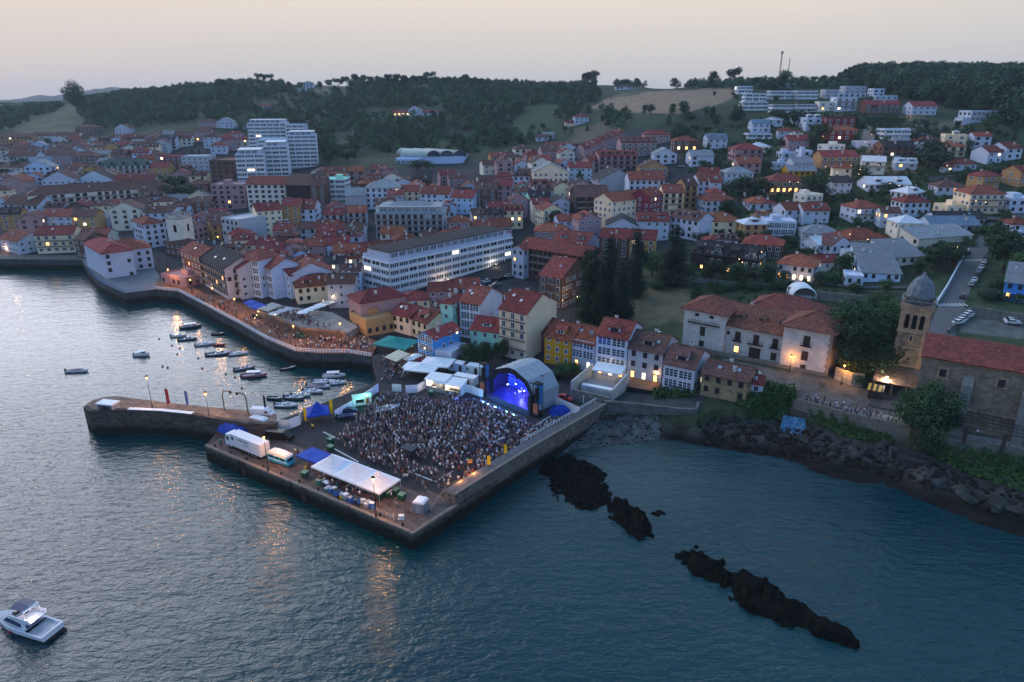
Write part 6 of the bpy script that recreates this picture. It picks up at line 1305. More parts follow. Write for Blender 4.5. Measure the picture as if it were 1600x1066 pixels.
m = MB(); m.bx(-2.6, 2.6, -.5, .35, 0, 6.8); m.build('glazing', mat('navy_glass', (.006, .02, .06), .12, spec=.8), t_); m = MB(); m.bx(-.7, .7, -.56, -.5, .6, 2.4); m.build('poster', mat('orange_poster', (.5, .12, .05), .8), t_); m = MB()
for i in range(4): m.bx(-2.7+i*1.75, -2.6+i*1.75, -.56, -.5, 0, 6.8)
m.bx(-2.7, 2.7, -.57, -.5, 3.1, 3.25); m.build('mullions', iron, t_)
# green glass front, teal awning tent and cafe canopies
def tent(px, py, z, w, d, h, pk, label, m_, rz=0, side=None, name='tent', poles=True, sag=.5, peaks=1, valance=.35):
    X, Y = P(px, py, z); t = thing(name, label, 'tent', (X, Y, z), rz, None); m = MB(); pw_ = w/peaks
    for k_ in range(peaks):
        x0 = -w/2+k_*pw_; N_ = 8; g_ = []
        for j in range(N_+1):
            for i in range(N_+1):
                u, v = i/N_, j/N_; e = max(abs(2*u-1), abs(2*v-1)); zz = h+pk*(1-e)**1.7*(1 if e > .0 else 1)+.0; zz = h+pk*((1-e)**1.6); g_.append((x0+u*pw_, -d/2+v*d, zz))
        k = len(m.v); m.v += g_
        for j in range(N_):
            for i in range(N_): a = k+j*(N_+1)+i; m.f.append((a, a+1, a+N_+2, a+N_+1)); m.m.append(0)
        x1 = x0+pw_
        for (ax, ay, bx_, by) in ((x0, -d/2, x1, -d/2), (x0, d/2, x1, d/2)): m.face([(ax, ay, h-valance), (bx_, by, h-valance), (bx_, by, h), (ax, ay, h)])
        m.tube((x0+pw_/2, 0, h+pk*.96), (x0+pw_/2, 0, h+pk+.25), .08, .02, 5)
    for sx in (-w/2, w/2): m.face([(sx, -d/2, h-valance), (sx, d/2, h-valance), (sx, d/2, h), (sx, -d/2, h)])
    m.build('canopy', m_, t, smooth=False)
    if poles:
        for i in range(peaks+1):
            for sy in (-1, 1): m = MB(); m.tube((-w/2+i*pw_+(.06 if i == 0 else -.06), sy*(d/2-.06), 0), (-w/2+i*pw_+(.06 if i == 0 else -.06), sy*(d/2-.06), h), .045, n=6); m.build('leg', iron if side is None else side, t)
    return t
tentw = mat('tent_fabric', (.70, .71, .74), .75, var=.05, scale=.3); tb_ = mat('blue_fabric', (.008, .05, .34), .7); tt_ = mat('teal_fabric', (.01, .20, .19), .7); ty_ = mat('yellow_fabric', (.75, .48, .02), .7)
AB_A = ang(A_, B_)
tent(620, 548, 4.3, 12, 9, 2.8, 1.6, 'large teal canopy over the cafe below the pink house', tt_, AB_A+R(8))
awning((618, 565), (640, 553), 7.2, 4, 'cream retractable awning lit from below beside the blue house', mat('cream_fabric', (.62, .52, .38), .7))
for x1, y1, x2, y2, z, dd, lb, mm in ((418, 487, 440, 477, 8.2, 4, 'long beige awning on the restaurant front', mat('beige_fabric', (.40, .36, .32), .7)), (497, 481, 528, 471, 8.0, 2.4, 'white pavilion awning beside the restaurant', mat('grey_canvas', (.42, .43, .45), .8)), (380, 473, 390, 477, 8.5, 3, 'small blue awning on the promenade front', tb_), (386, 478, 402, 484, 8.3, 4, 'larger blue awning on the promenade front', tb_)):
    awning((x1, y1), (x2, y2), z, dd, lb, mm)
# orange-lit retaining wall between promenade and restaurant square
sq = [P(400, 483, 8), P(432, 497, 8), P(470, 512, 8), P(505, 520, 7), P(540, 528, 6)]
o = strip(sq, 0, .6, 8.0, brick_mat('orange_plaster_stone', (.36, .20, .12), (.28, .16, .10), (.16, .10, .08), 1, 1.2, .5), 'retaining_wall', th=4, kind=None); tag(o, 'lamp-lit retaining wall between promenade and restaurant square', 'wall')
mb = MB(); mb.prism([tuple(p) for p in sq]+[P(560, 512, 7), P(520, 486, 8), P(440, 475, 8), P(405, 475, 8)], 3, 7.4, 0, 0); tag(mb.build('plaza', mat('plaza_paving', (.22, .20, .19), .9, var=.3, scale=.3)), kind='structure')
# ================================================================== STREET LAMPS (lit)
LAMPG = 'lit street lamps'
bulb = mat('lamp_bulb', (1, .7, .3), .5, emit=(1.0, .42, .10), es=7); bulbw = mat('lamp_bulb_white', (1, .9, .7), .5, emit=(1.0, .82, .60), es=12)
def lamp(X, Y, Z, h, power, label, col=(1.0, .42, .09), kind='o', arm=0, rz=0):
    t = thing('street_lamp', label, 'street lamp', (X, Y, Z), rz, LAMPG); m = MB(); m.lathe((0, 0, 0), [(.22, 0), (.22, .5), (.12, .8), (.09, 1.2)], 8); m.tube((0, 0, 1.2), (0, 0, h-.5), .08, .05, 6); m.build('post', iron, t)
    m = MB(); m.lathe((0, 0, h+.22), [(.40, 0), (.28, .2), (.08, .38), (.03, .55)], 8); m.lathe((0, 0, h-.5), [(.06, 0), (.16, .12)], 8); m.build('lantern_cap', iron, t)
    m = MB(); m.lathe((0, 0, h-.36), [(.13, 0), (.27, .5), (.20, .56)], 8); m.build('lantern_glass', bulb if kind == 'o' else bulbw, t)
    ld = bpy.data.lights.new('lamp_light', 'POINT'); ld.energy = power*1.9; ld.color = col; ld.shadow_soft_size = .28; lo = bpy.data.objects.new('lamp_light', ld); COL.objects.link(lo); lo.location = (0, 0, h-.80); lo.parent = t
    t.children[2].visible_shadow = True
    return t
def lpx(px, py, z, h, power, label, **k):
    """pixel of the lamp head; z ground level"""
    X, Y = P(px, py, z+h); return lamp(X, Y, z, h, power, label, **k)
for px, py, z, h, pw_, lb in [(229, 590, BWZ, 8.5, 800, 'lit lamp near the outer end of the breakwater'), (321, 615, BWZ, 7.0, 800, 'lit lamp halfway along the breakwater'), (412, 683, QZ, 8.3, 1500, 'lit lamp beside the white lorry'), (583, 748, QZ, 8.6, 1700, 'lit lamp in front of the white marquee'),
  (262, 421, PZ, 7.5, 1300, 'lit lamp before the low pink house'), (297, 437, PZ, 5.5, 500, 'lit wall lamp right of the low pink house'), (331, 450, PZ, 8, 1300, 'lit lamp before the black-roofed harbour block'), (366, 467, PZ, 7, 900, 'lit lamp beside the small blue awning'), (458, 509, PZ, 7.5, 1500, 'lit lamp against the retaining wall of the square'), (531, 505, PZ+.5, 7.5, 1400, 'lit lamp on the corner of the ochre building'),
  (340, 370, 9, 8, 500, 'lit lamp among roofs above the harbour block'), (1320, 571, 8.6, 5.5, 700, 'lit lamp by the old pale wall under the big tree'), (1237, 557, 8.6, 4.5, 250, 'pale lamp before the palace tower')]:
    lpx(px, py, z, h, pw_, lb)
lpx(1386, 589, 8.8, 4.5, 1100, 'white floodlight at the foot of the church tower', kind='w', col=(1, .85, .65))
def glow(name, pts, power, col, size=.2, z=None):
    for px, py, zz in pts:
        ld = bpy.data.lights.new(name, 'POINT'); ld.energy = power*1.8; ld.color = col; ld.shadow_soft_size = size; lo = bpy.data.objects.new(name, ld); COL.objects.link(lo); lo.location = (*P(px, py, zz), zz)
        m = MB(); m.lathe((0, 0, 0), [(.05, -.12), (.14, 0), (.05, .12)], 8); o = m.build('lamp_globe', mat('globe_%d' % int(col[2]*100), (1, .8, .5), .5, emit=col, es=7), None, (*P(px, py, zz), zz)); LG.append((o, px, py))
LG = []
glow('terrace_light', [(998, 575, 9), (1010, 578, 9), (1025, 583, 9)], 130, (1, .5, .18)); glow('terrace_light', [(945, 571, 9.4), (960, 575, 9.4)], 110, (1, .75, .5)); glow('terrace_light', [(1045, 597, 8), (1062, 598, 8.2)], 150, (.85, 1, .75))
glow('cafe_light', [(394, 478, 7.6), (403, 487, 7.4), (398, 497, 6.5), (430, 492, 10), (505, 470, 10.2), (520, 463, 10.2), (533, 460, 10)], 140, (1, .7, .38)); glow('cafe_light', [(644, 541, 6.2), (637, 555, 5.8)], 220, (1, .62, .28)); glow('cafe_light', [(700, 437, 9)], 500, (1, .62, .3)); glow('shop_light', [(775, 413, 10)], 400, (1, .85, .65))
glow('balcony_light', [(800, 486, 17.5)], 80, (1, .5, .15)); glow('villa_light', [(1243, 432, 16), (1253, 434, 16)], 120, (1, .55, .2)); glow('street_light', [(1373, 258, 48), (1352, 222, 56), (1362, 210, 58), (1344, 265, 46)], 900, (1, .55, .25), .3); glow('street_light', [(40, 362, 9), (28, 378, 8), (8, 388, 7)], 600, (1, .5, .25)); glow('street_light', [(879, 470, 12), (902, 464, 12)], 400, (1, .7, .35)); glow('street_light', [(1395, 552, 12), (1391, 560, 11)], 60, (1, .9, .6))
glow('villa_light', [(1290, 261, 46), (1330, 259, 46), (1308, 270, 45), (1342, 272, 45), (1390, 287, 40), (1405, 290, 40), (1234, 284, 42), (1247, 285, 42), (1480, 259, 50), (1525, 314, 38), (1540, 316, 38), (1240, 172, 66), (1252, 172, 66), (1496, 386, 26), (1328, 366, 28), (1356, 374, 26), (1155, 405, 22), (1160, 410, 20), (1190, 394, 24), (1010, 410, 15), (645, 415, 12)], 70, (1, .66, .3))
for (o, px, py) in LG: tag(o, None, 'lamp', 'small lamps glowing at doors and terraces'); auto_label(o, 'small glowing lamp globe', px, py)
tower_l = bpy.data.lights.new('floodlight', 'POINT'); tower_l.energy = 260; tower_l.color = (1, .6, .35); tower_l.shadow_soft_size = .3; o = bpy.data.objects.new('floodlight', tower_l); COL.objects.link(o); o.location = BELF
# ================================================================== VEHICLES
tyre = mat('tyre', (.012, .012, .012), .9); rimm = mat('rim', (.3, .3, .32), .4, metal=.6); carglass = mat('car_glass', (.01, .012, .016), .08, spec=.7); hl = mat('headlight', (.6, .6, .6), .2); tl = mat('tail_light', (.3, .01, .01), .3)
def wheel_mesh(r, w):
    m = MB(); 
    m.tube((0, -w/2, 0), (0, w/2, 0), r, n=14, m=0); m.tube((0, -w/2-.012, 0), (0, w/2+.012, 0), r*.6, n=12, m=1); return m.mesh('wheel', [tyre, rimm])
WH = wheel_mesh(.32, .22); WHL = wheel_mesh(.48, .3)
def add_wheels(t, xs, y, r=.32, me=None):
    for x in xs:
        for s in (-1, 1): link('wheel', me or WH, t, (x, s*y, r))
CARM = {}
def car(X, Y, Z, rz, col, label=None, group='cars parked along the streets', est=False):
    key = (col, est)
    if key not in CARM:
        cm = mat('car_paint_'+col, {'w': (.62, .63, .66), 'k': (.012, .013, .016), 's': (.28, .29, .31), 'r': (.42, .015, .015), 'b': (.02, .05, .16), 'g': (.03, .10, .06)}[col], .25, var=.03, spec=.6, coat=.5)
        L, W_ = 4.3, 1.76; b = MB()
        prof = [(-2.15, .35), (-2.15, .80), (-2.0, .92), (-1.5, .97), (1.1, .97), (1.9, .82), (2.12, .62), (2.15, .32)]
        def ring(y, k=1.0, dz=0): return [(x*k, y, z+dz) for x, z in prof]
        b.loft([ring(-.88, .97, .03), ring(-.80, 1), ring(.80, 1), ring(.88, .97, .03)][::-1])
        body = b.mesh('body', [cm])
        c = MB(); gp = [(-1.95 if est else -1.65, .95), (-1.6 if est else -1.05, 1.42), (.25, 1.45), (1.05, .96)]
        c.loft([[(x*(.98), -.74+0*z+(z-.95)*.22, z) for x, z in gp], [(x*(.98), .74-(z-.95)*.22, z) for x, z in gp]][::-1]); cab = c.mesh('windows', [carglass])
        rf = MB(); rf.prism([(-1.62 if est else -1.08, -.62), (.26, -.62), (.26, .62), (-1.62 if est else -1.08, .62)], 1.42, 1.475); rf.tube((.24, -.64, 1.44), (1.04, -.74, .97), .035, n=4); rf.tube((.24, .64, 1.44), (1.04, .74, .97), .035, n=4); top = rf.mesh('roof', [cm])
        h = MB(); h.box((2.1, -.62, .66), (.12, .32, .16)); h1_ = h.mesh('headlight', [hl]); h = MB(); h.box((-2.14, -.64, .76), (.08, .3, .18)); t1 = h.mesh('tail_light', [tl])
        CARM[key] = (body, cab, top, h1_, t1)
    t = thing('parked_car', label, 'car', (X, Y, Z), rz, group); bd, cab, top, h_, t1 = CARM[key]
    link('body', bd, t); link('windows', cab, t); link('roof', top, t); add_wheels(t, (-1.35, 1.35), .80)
    for s in (0, 1): link('headlight', h_, t, (0, s*1.24, 0)); link('tail_light', t1, t, (0, s*1.28, 0))
    if not label: x, y, _ = proj(X, Y, Z); auto_label(t, {'w': 'white', 'k': 'black', 's': 'silver', 'r': 'red', 'b': 'dark blue', 'g': 'green'}[col]+' parked car', x, y)
    return t
def cpx(px, py, a, b, col, **k):
    """car at pixel; heading toward pixel direction a->b"""
    X, Y, Z = ghit(px, py); p, q = ghit(*a)[:2], ghit(*b)[:2]; return car(X, Y, Z+.22, ang(p, q), col, **k)
for i, (px, py, c) in enumerate([(1504, 466, 'k'), (1517, 447, 's'), (1522, 440, 'w'), (1526, 432, 'k'), (1529, 426, 's'), (1533, 420, 'w'), (1537, 412, 'w'), (1540, 406, 'k'), (1548, 380, 's'), (1582, 360, 'w'), (1586, 356, 's')]): cpx(px, py, (1490, 470), (1524, 400), c)
for i in range(6): cpx(1497+i*4.5, 507-i*3.4, (1490, 512), (1530, 500), 'wwswws'[i], group='cars in the corner car park')
for i, c in enumerate('rww'): cpx(1578+i*2, 501+i*3.2, (1560, 500), (1600, 502), c, group='cars in the corner car park')
for px, py, c in [(742, 448, 'k'), (752, 445, 's'), (762, 442, 'w'), (772, 440, 'k'), (784, 437, 'k'), (796, 434, 's'), (757, 452, 'b'), (776, 447, 's')]: cpx(px, py, (700, 452), (800, 430), c)
for px, py, c, lb in [(402, 497, 'k', 'dark car parked on the promenade by the garage doors'), (468, 527, 'g', 'dark green car on the crowded promenade ramp')]:
    X, Y = P(px, py, PZ); car(X, Y, PZ+.02, R(-28), c, lb)
for px, py, c in [(1416, 203, 'w'), (1400, 247, 'w'), (1409, 248, 'w'), (1330, 232, 'b'), (1345, 231, 's'), (1340, 258, 's'), (1190, 285, 's'), (1065, 262, 's'), (1380, 292, 's'), (1400, 395, 'w'), (1260, 430, 'k'), (1370, 580, 'k'), (1378, 566, 'k')]: cpx(px, py, (1300, 250), (1340, 248), c)
X, Y = P(883, 625, QZ); car(X, Y, QZ+.02, R(-30), 'r', 'red car parked behind the stage wall'); X, Y = P(545, 645, QZ); car(X, Y, QZ+.02, R(18), 'b', 'dark blue estate car beside the slipway hoarding', est=True); X, Y = P(575, 650, QZ); 
# ---- lorries and vans
def van(px, py, z, rz, L, Wd, H, m_, label, name='van', stripe=None, seam=True):
    X, Y = P(px, py, z); t = thing(name, label, 'van', (X, Y, z+.02), rz); b = MB(); hL = L/2
    prof = [(-hL, .35), (-hL, H-.25), (-hL+.2, H), (hL-1.9, H), (hL-1.25, H-.25), (hL-.7, H*.55), (hL-.1, H*.48), (hL, .7), (hL, .35)]
    def ring(y, k, s): return [(x*k, y, .35+(z_-.35)*s) for x, z_ in prof]
    b.loft([ring(-Wd/2, .985, .96), ring(-Wd/2+.12, 1, 1), ring(Wd/2-.12, 1, 1), ring(Wd/2, .985, .96)][::-1]); b.build('body', m_, t)
    w = MB(); w.prism([(hL-1.32, -Wd/2+.18), (hL-.72, -Wd/2+.14), (hL-.72, Wd/2-.14), (hL-1.32, Wd/2-.18)], H*.55, [H-.28, H*.57, H*.57, H-.28]); 
    for s in (-1, 1): w.bx(hL-1.9, hL-1.1, s*Wd/2-.01 if s > 0 else -Wd/2-.02, s*Wd/2+.02 if s > 0 else -Wd/2+.01, H*.58, H*.82)
    w.build('windows', carglass, t)
    if stripe: s_ = MB(); s_.bx(-hL+.1, hL-.3, -Wd/2-.015, Wd/2+.015, .5, .85); s_.build('stripe', stripe, t)
    add_wheels(t, (-hL+.9, hL-.9), Wd/2-.12, .36); return t
AL = AB_A
vanw = mat('van_white', (.62, .62, .66), .35, var=.04); 
van(409, 667, QZ, AL+R(6), 5.9, 2.1, 2.5, vanw, 'white panel van parked behind the white lorry'); van(438, 686, QZ, AL+R(2)+R(20), 6.4, 2.1, 2.2, mat('van_black', (.014, .015, .018), .3), 'black van parked beside the white lorry')
van(411, 651, BWZ-.9, R(-6), 5.8, 2.0, 2.4, vanw, 'white van with red stripe at the root of the breakwater', stripe=mat('red_stripe', (.40, .02, .02), .5))
# white lorry with flush cab
X, Y = P(388, 706, QZ); t = thing('lorry', 'long white box lorry with lettering on its side, parked on the quay', 'lorry', (X, Y, QZ+.02), AL); LB = 12.6; m = MB(); m.bx(-LB/2+2.1, LB/2, -1.27, 1.27, 1.0, 4.0); m.build('cargo_box', mat('lorry_white', (.60, .62, .68), .4, var=.04), t); m = MB()
m.loft([[(x, y, z) for x, z in [(-LB/2, .6), (-LB/2, 2.0), (-LB/2+.35, 3.5), (-LB/2+2.0, 3.6), (-LB/2+2.0, .6)]] for y in (1.22, -1.22)]); m.build('cab', mat('lorry_white', (.6, .62, .68)), t)
m = MB(); m.bx(-LB/2+2.1, LB/2-.2, -1.1, 1.1, .6, 1.0); m.build('chassis', iron, t); m = MB(); m.bx(LB/2, LB/2+.03, -1.2, 1.2, 1.05, 2.5); m.bx(LB/2, LB/2+.03, -1.2, 1.2, 2.58, 3.9); m.build('tail_doors', mat('tail_white', (.55, .55, .58), .4), t)
m = MB(); m.prism([(-LB/2-.02, -1.1), (-LB/2+.34, -1.1), (-LB/2+.34, 1.1), (-LB/2-.02, 1.1)], [2.05]*4, [2.1, 3.3, 3.3, 2.1]); m.bx(-LB/2+.5, -LB/2+1.4, -1.235, -1.2, 2.1, 2.9); m.bx(-LB/2+2.5, -LB/2+3.2, -1.29, -1.27, 2.6, 3.3); m.build('windows', carglass, t); add_wheels(t, (-LB/2+1.2, LB/2-4.4, LB/2-3.2, LB/2-2.0), 1.08, .48, WHL)
m = MB()
for q, w_ in enumerate((.22, .16, .2, .18, .24, .16, 0, .2, .16, .22, .18, .16, .2)):
    if w_: m.bx(-1.3+q*.27, -1.3+q*.27+w_, -1.285, -1.272, 3.05, 3.3+.08*(q % 2))
m.bx(.2, 2.2, -1.285, -1.272, 2.5, 2.58); m.bx(.4, 2.0, -1.285, -1.272, 2.25, 2.33); m.build('lettering_lines', iron, t)
# turquoise vintage food van
X, Y = P(440, 723, QZ); t = thing('food_van', 'turquoise and white vintage food van behind the lorry', 'van', (X, Y, QZ+.02), AL+R(3)); m = MB(); m.loft([[(x, y, z) for x, z in [(-3, .35), (-3, 2.0), (2.8, 2.0), (3.1, 1.3), (3.1, .35)]] for y in (1.05, -1.05)]); m.build('body', mat('turquoise_paint', (.03, .36, .52), .4), t)
m = MB(); m.bx(-2.95, 2.8, -1.03, 1.03, 2.0, 2.5); m.bx(-2.5, 2.3, -.9, .9, 2.5, 2.66); m.build('roof', mat('cream_paint', (.70, .66, .60), .5), t); m = MB(); m.bx(-1.9, 1.2, .4, 1.0, 2.66, 2.72); m.build('roof_panel', white, t)
m = MB(); m.bx(-2.6, -1.0, -1.07, -1.04, 1.35, 1.85); m.bx(-.7, .6, -1.07, -1.04, 1.35, 1.85); m.bx(.9, 2.2, -1.07, -1.04, 1.35, 1.85); m.prism([(2.86, -.9), (3.08, -.9), (3.08, .9), (2.86, .9)], 1.35, [1.92, 1.4, 1.4, 1.92]); m.build('windows', carglass, t); m = MB(); m.bx(-3.02, 3.0, -1.075, 1.075, .95, 1.12); m.build('band', white, t); add_wheels(t, (-1.9, 1.9), .98, .34)
for s in (-1, 1): m = MB(); m.lathe((3.12, s*.7, .85), [(.12, -.05), (.15, .0), (.1, .06)], 8); m.build('headlight', hl, t)
# ================================================================== TENTS, STALLS on the quay
D1 = Vector((math.cos(AL), math.sin(AL)))
tent(556, 755, QZ, 19.5, 6.4, 2.5, 2.5, 'long white three-peaked marquee on the seaward edge of the quay', tentw, AL, peaks=3, side=conc)
tent(497, 655, QZ, 5.6, 5.6, 2.3, 2.6, 'blue pyramid tent beside the yellow flags', tb_, R(20)); 
tent(497, 727, QZ, 8.2, 4.6, 2.3, .15, 'flat blue canopy left of the white marquee', tb_, AL, peaks=2)
def box_thing(name, label, cat, px, py, z, rz, parts, group=None):
    X, Y = P(px, py, z); t = thing(name, label, cat, (X, Y, z), rz, group)
    for nm, bxs, mt in parts:
        m = MB()
        for b in bxs: m.bx(*b)
        m.build(nm, mt, t)
    return t
# tarpaulin heap
X, Y = P(366, 676, QZ); t = thing('tarpaulin_heap', 'bright blue tarpaulin stretched over a load by the lorry', 'tarpaulin', (X, Y, QZ), AL); m = MB(); N_ = 12; rows_ = []
for j in range(7):
    rows_.append([(-4.2+8.4*i/N_, -1.9+3.8*j/6, max(.02, (2.5+.25*math.sin(i*1.7+j)-.1*abs(i-4))*math.sin(PI*min(1, max(0, (j/6)*1.0)))**.4*min(1, (min(i, N_-i)+.25)/1.4))) for i in range(N_+1)])
m.loft(rows_, closed=False); m.build('sheet', tb_, t, smooth=True)
# white hoarding screens
def hoard(pts, z, h, label, mt=white, name='hoarding', px=True):
    W_ = [P(*p, z) for p in pts] if px else pts; t = thing(name, label, 'hoarding', (*W_[0], z)); m = MB(); pm = MB(); ox, oy = W_[0]
    for i in range(len(W_)-1):
        a, b = Vector(W_[i]), Vector(W_[i+1]); n = max(1, int((b-a).length/2)); 
        for j in range(n):
            p, q = a.lerp(b, j/n), a.lerp(b, (j+.97)/n); d = (q-p).normalized(); nn = Vector((-d.y, d.x))*.03; m.prism([(p.x-nn.x-ox, p.y-nn.y-oy), (q.x-nn.x-ox, q.y-nn.y-oy), (q.x+nn.x-ox, q.y+nn.y-oy), (p.x+nn.x-ox, p.y+nn.y-oy)], .1, h+.04*(j % 2)); pm.box((p.x-ox, p.y-oy, h/2), (.08, .08, h))
    m.build('panels', mt, t); o = pm.build('posts', conc, t); return t
hoard([(433, 672), (452, 671), (470, 664), (472, 655)], QZ, 2.6, 'white screen fence round the slipway head'); 
hoard([(524, 655), (560, 634), (592, 612)], QZ, 2.4, 'long white hoarding along the harbour side of the pier'); hoard([(613, 612), (628, 613)], QZ, 2.3, 'short white screen at the pier gate'); hoard([(634, 615), (652, 614), (665, 607)], QZ, 2.4, 'angled white screen right of the pier gate'); hoard([(728, 613), (755, 622)], QZ, 2.4, 'white screen left of the stage')
hoard([(862, 630), (905, 650)], QZ, 2.4, 'white mesh hoarding behind the stage, by the sea wall')
railing([P(x, y, QZ) for x, y in ((500, 648), (540, 632), (588, 600))], QZ+1.5, 2.2, 2.5, iron, 'tall dark fence above the harbour-side hoarding', rail=.07, post=.08)
railing([P(x, y, QZ) for x, y in ((660, 803), (676, 798), (698, 768), (718, 757))], QZ, 1.1, 1.2, conc, 'steel crowd barriers beside the portable toilet', rail=.06, post=.06); railing([P(x, y, QZ) for x, y in ((580, 800), (616, 815), (618, 808))], QZ, 1.1, 1.2, conc, 'steel barriers by the seaward kerb')
# white canopies, stalls and offices behind the crowd
tent(660, 589, QZ, 9, 6, 3.0, 1.2, 'white canopy left of the lit stall', tentw, R(-14)); tent(684, 581, QZ, 9, 7, 3.2, 1.4, 'larger white canopy behind the lit stall', tentw, R(-14)); tent(646, 584, QZ, 5, 5, 2.7, .8, 'small white canopy nearest the gate', tentw, R(-14))
def stall(px, py, w, d, h, label, rz=R(-22), litf=True, m_=None):
    X, Y = P(px, py, QZ); t = thing('stall', label, 'stall', (X, Y, QZ), rz); m = MB(); m.bx(-w/2, w/2, d/2-.1, d/2, 0, h); m.bx(-w/2, -w/2+.1, -d/2, d/2-.1, 0, h); m.bx(w/2-.1, w/2, -d/2, d/2-.1, 0, h); m.build('wall', m_ or white, t); m = MB(); m.prism([(-w/2-.3, -d/2-.4), (w/2+.3, -d/2-.4), (w/2+.3, d/2+.2), (-w/2-.3, d/2+.2)], [h, h, h+.5, h+.5], [h+.12, h+.12, h+.62, h+.62]); m.build('roof', tentw, t); m = MB(); m.bx(-w/2+.15, w/2-.15, -d/2, -d/2+.5, 0, 1.05); m.build('counter', conc, t)
    if litf:
        m = MB(); m.bx(-w/2+.5, w/2-.5, d/2-.16, d/2-.11, 1.3, h-.3); m.build('lit_panel', mat('lit_panel', (1, .9, .7), .5, emit=(1, .8, .5), es=6), t)
        ld = bpy.data.lights.new('stall_light', 'POINT'); ld.energy = 350; ld.color = (1, .82, .6); ld.shadow_soft_size = .3; lo = bpy.data.objects.new('stall_light', ld); COL.objects.link(lo); lo.location = (0, -.3, h-.3); lo.parent = t
    return t
stall(686, 607, 6, 4, 3.2, 'tall white stall with lit side beside the crowd'); stall(706, 612, 7.5, 4, 2.9, 'white stall with glowing round lamps facing the crowd')
def cabin(px, py, w, d, h, label, rz=R(-25), mt=None):
    X, Y = P(px, py, QZ); t = thing('site_cabin', label, 'cabin', (X, Y, QZ), rz, 'white site cabins left of the stage'); m = MB(); m.bx(-w/2, w/2, -d/2, d/2, .1, h); m.build('body', mt or white, t); m = MB(); m.bx(-w/2-.08, w/2+.08, -d/2-.08, d/2+.08, h, h+.14); m.build('roof', tentw, t); window(t, 'n', -w*.25, -d/2, 1.6, 1, 1); window(t, 'D', w*.2, -d/2, 1.15, .9, 2); return t
cabin(741, 583, 6, 2.6, 2.6, 'white site cabin right next to the stage'); cabin(717, 579, 6, 2.6, 2.6, 'blue-grey site cabin behind the white stalls', mt=wm['b']); cabin(728, 600, 6.5, 2.6, 2.5, 'long white site cabin between stall and stage')
X, Y = P(660, 572, QZ+.3); t = thing('ticket_booth', 'small blue booth with red roof beside the blue house', 'booth', (X, Y, QZ), R(-15)); m = MB(); m.bx(-1.3, 1.3, -1.2, 1.2, 0, 2.3); m.build('wall', wm['l'], t); r, g, _ = roof_mesh('h', 2.8, 2.6, 2.3, .5, .2); r.build('roof', rm['r'], t); window(t, 'n', 0, -1.2, 1.3, 1.2, .9)
# portable toilet, bins, flags, crates, tables
X, Y = P(658, 799, QZ); t = thing('portable_toilet', 'grey toilet cabin with rounded white roof at the pier corner', 'toilet cabin', (X, Y, QZ), R(-18)); m = MB(); m.bx(-1.15, 1.15, -1.1, 1.1, .1, 2.3); m.build('body', mat('toilet_grey', (.14, .18, .22), .6), t); m = MB(); m.loft([[(x, y, 2.3+z) for x, z in [(-1.2, 0), (-1.1, .25), (-.7, .42), (.7, .42), (1.1, .25), (1.2, 0)]] for y in (1.15, -1.15)]); m.build('roof', white, t); m = MB(); m.bx(-.5, .5, -1.14, -1.1, .25, 2.1); m.build('door', mat('toilet_door', (.2, .25, .3), .6), t)
def bin_(px, py, label, rz=0, z=QZ):
    X, Y = P(px, py, z); t = thing('waste_container', label, 'waste container', (X, Y, z), AL+rz, 'green waste containers'); m = MB(); m.box((0, 0, .75), (1.25, 1.0, 1.1), 0, 0, 1.12); m.build('body', mat('bin_green', (.012, .075, .04), .6), t); m = MB(); m.prism([(-.72, -.6), (.72, -.6), (.72, .6), (-.72, .6)], 1.3, [1.36, 1.36, 1.52, 1.52]); m.build('lid', mat('bin_lid', (.12, .22, .15), .6), t); m = MB()
    for sx in (-.5, .5):
        for sy in (-.35, .35): m.tube((sx, sy-.05, .1), (sx, sy+.05, .1), .1, n=8)
    m.build('wheels', tyre, t)
for px, py, lb in [(517, 693, 'green waste container left of the crowd, the rear one'), (517, 705, 'green waste container left of the crowd, the front one'), (477, 746, 'green waste container between food van and marquee'), (606, 777, 'green waste container nearest the marquee end'), (618, 773, 'middle green waste container right of the marquee'), (628, 781, 'rightmost green waste container before the toilet cabin'), (592, 781, 'dark green container under the marquee corner'), (674, 618, 'green waste container beside the tall lit stall')]: bin_(px, py, lb)
def flag(px, py, z, h, label, m_, w=.8):
    X, Y = P(px, py, z); t = thing('feather_flag', label, 'flag', (X, Y, z), R(random.uniform(-20, 20)), 'yellow feather flags' if m_ == ty_ else None); m = MB(); m.tube((0, 0, 0), (0, 0, h), .035, n=5); m.build('pole', iron, t); m = MB(); pts = [(0, .8), (w*.8, .9), (w, h*.6), (w*.75, h*.9), (0, h)]; m.prism([(x, 0) for x, _ in pts][:0] or [(0, 0), (w, 0), (w, .03), (0, .03)], .8, h-.3); m.prism([(0, 0), (w*.8, 0), (w*.8, .03), (0, .03)], h-.3, h); m.build('banner', m_, t)
flag(476, 662, QZ, 4.4, 'yellow feather flag left of the blue tent', ty_); flag(516, 650, QZ, 4.6, 'yellow feather flag right of the blue tent', ty_); flag(761, 742, QZ, 4.6, 'yellow feather flag on the sea wall nearer the corner', ty_); flag(787, 724, QZ, 4.6, 'yellow feather flag on the sea wall nearer the stage', ty_)
flag(262, 636, BWZ, 5.0, 'red pennant on a thin pole on the breakwater', mat('red_flag', (.4, .03, .04), .8), .7); flag(292, 637, BWZ, 4.6, 'blue and white pennant on the breakwater', mat('blue_flag', (.1, .14, .4), .8), .6); flag(414, 645, BWZ, 4.6, 'dark pennant beside the striped van', iron, .5)
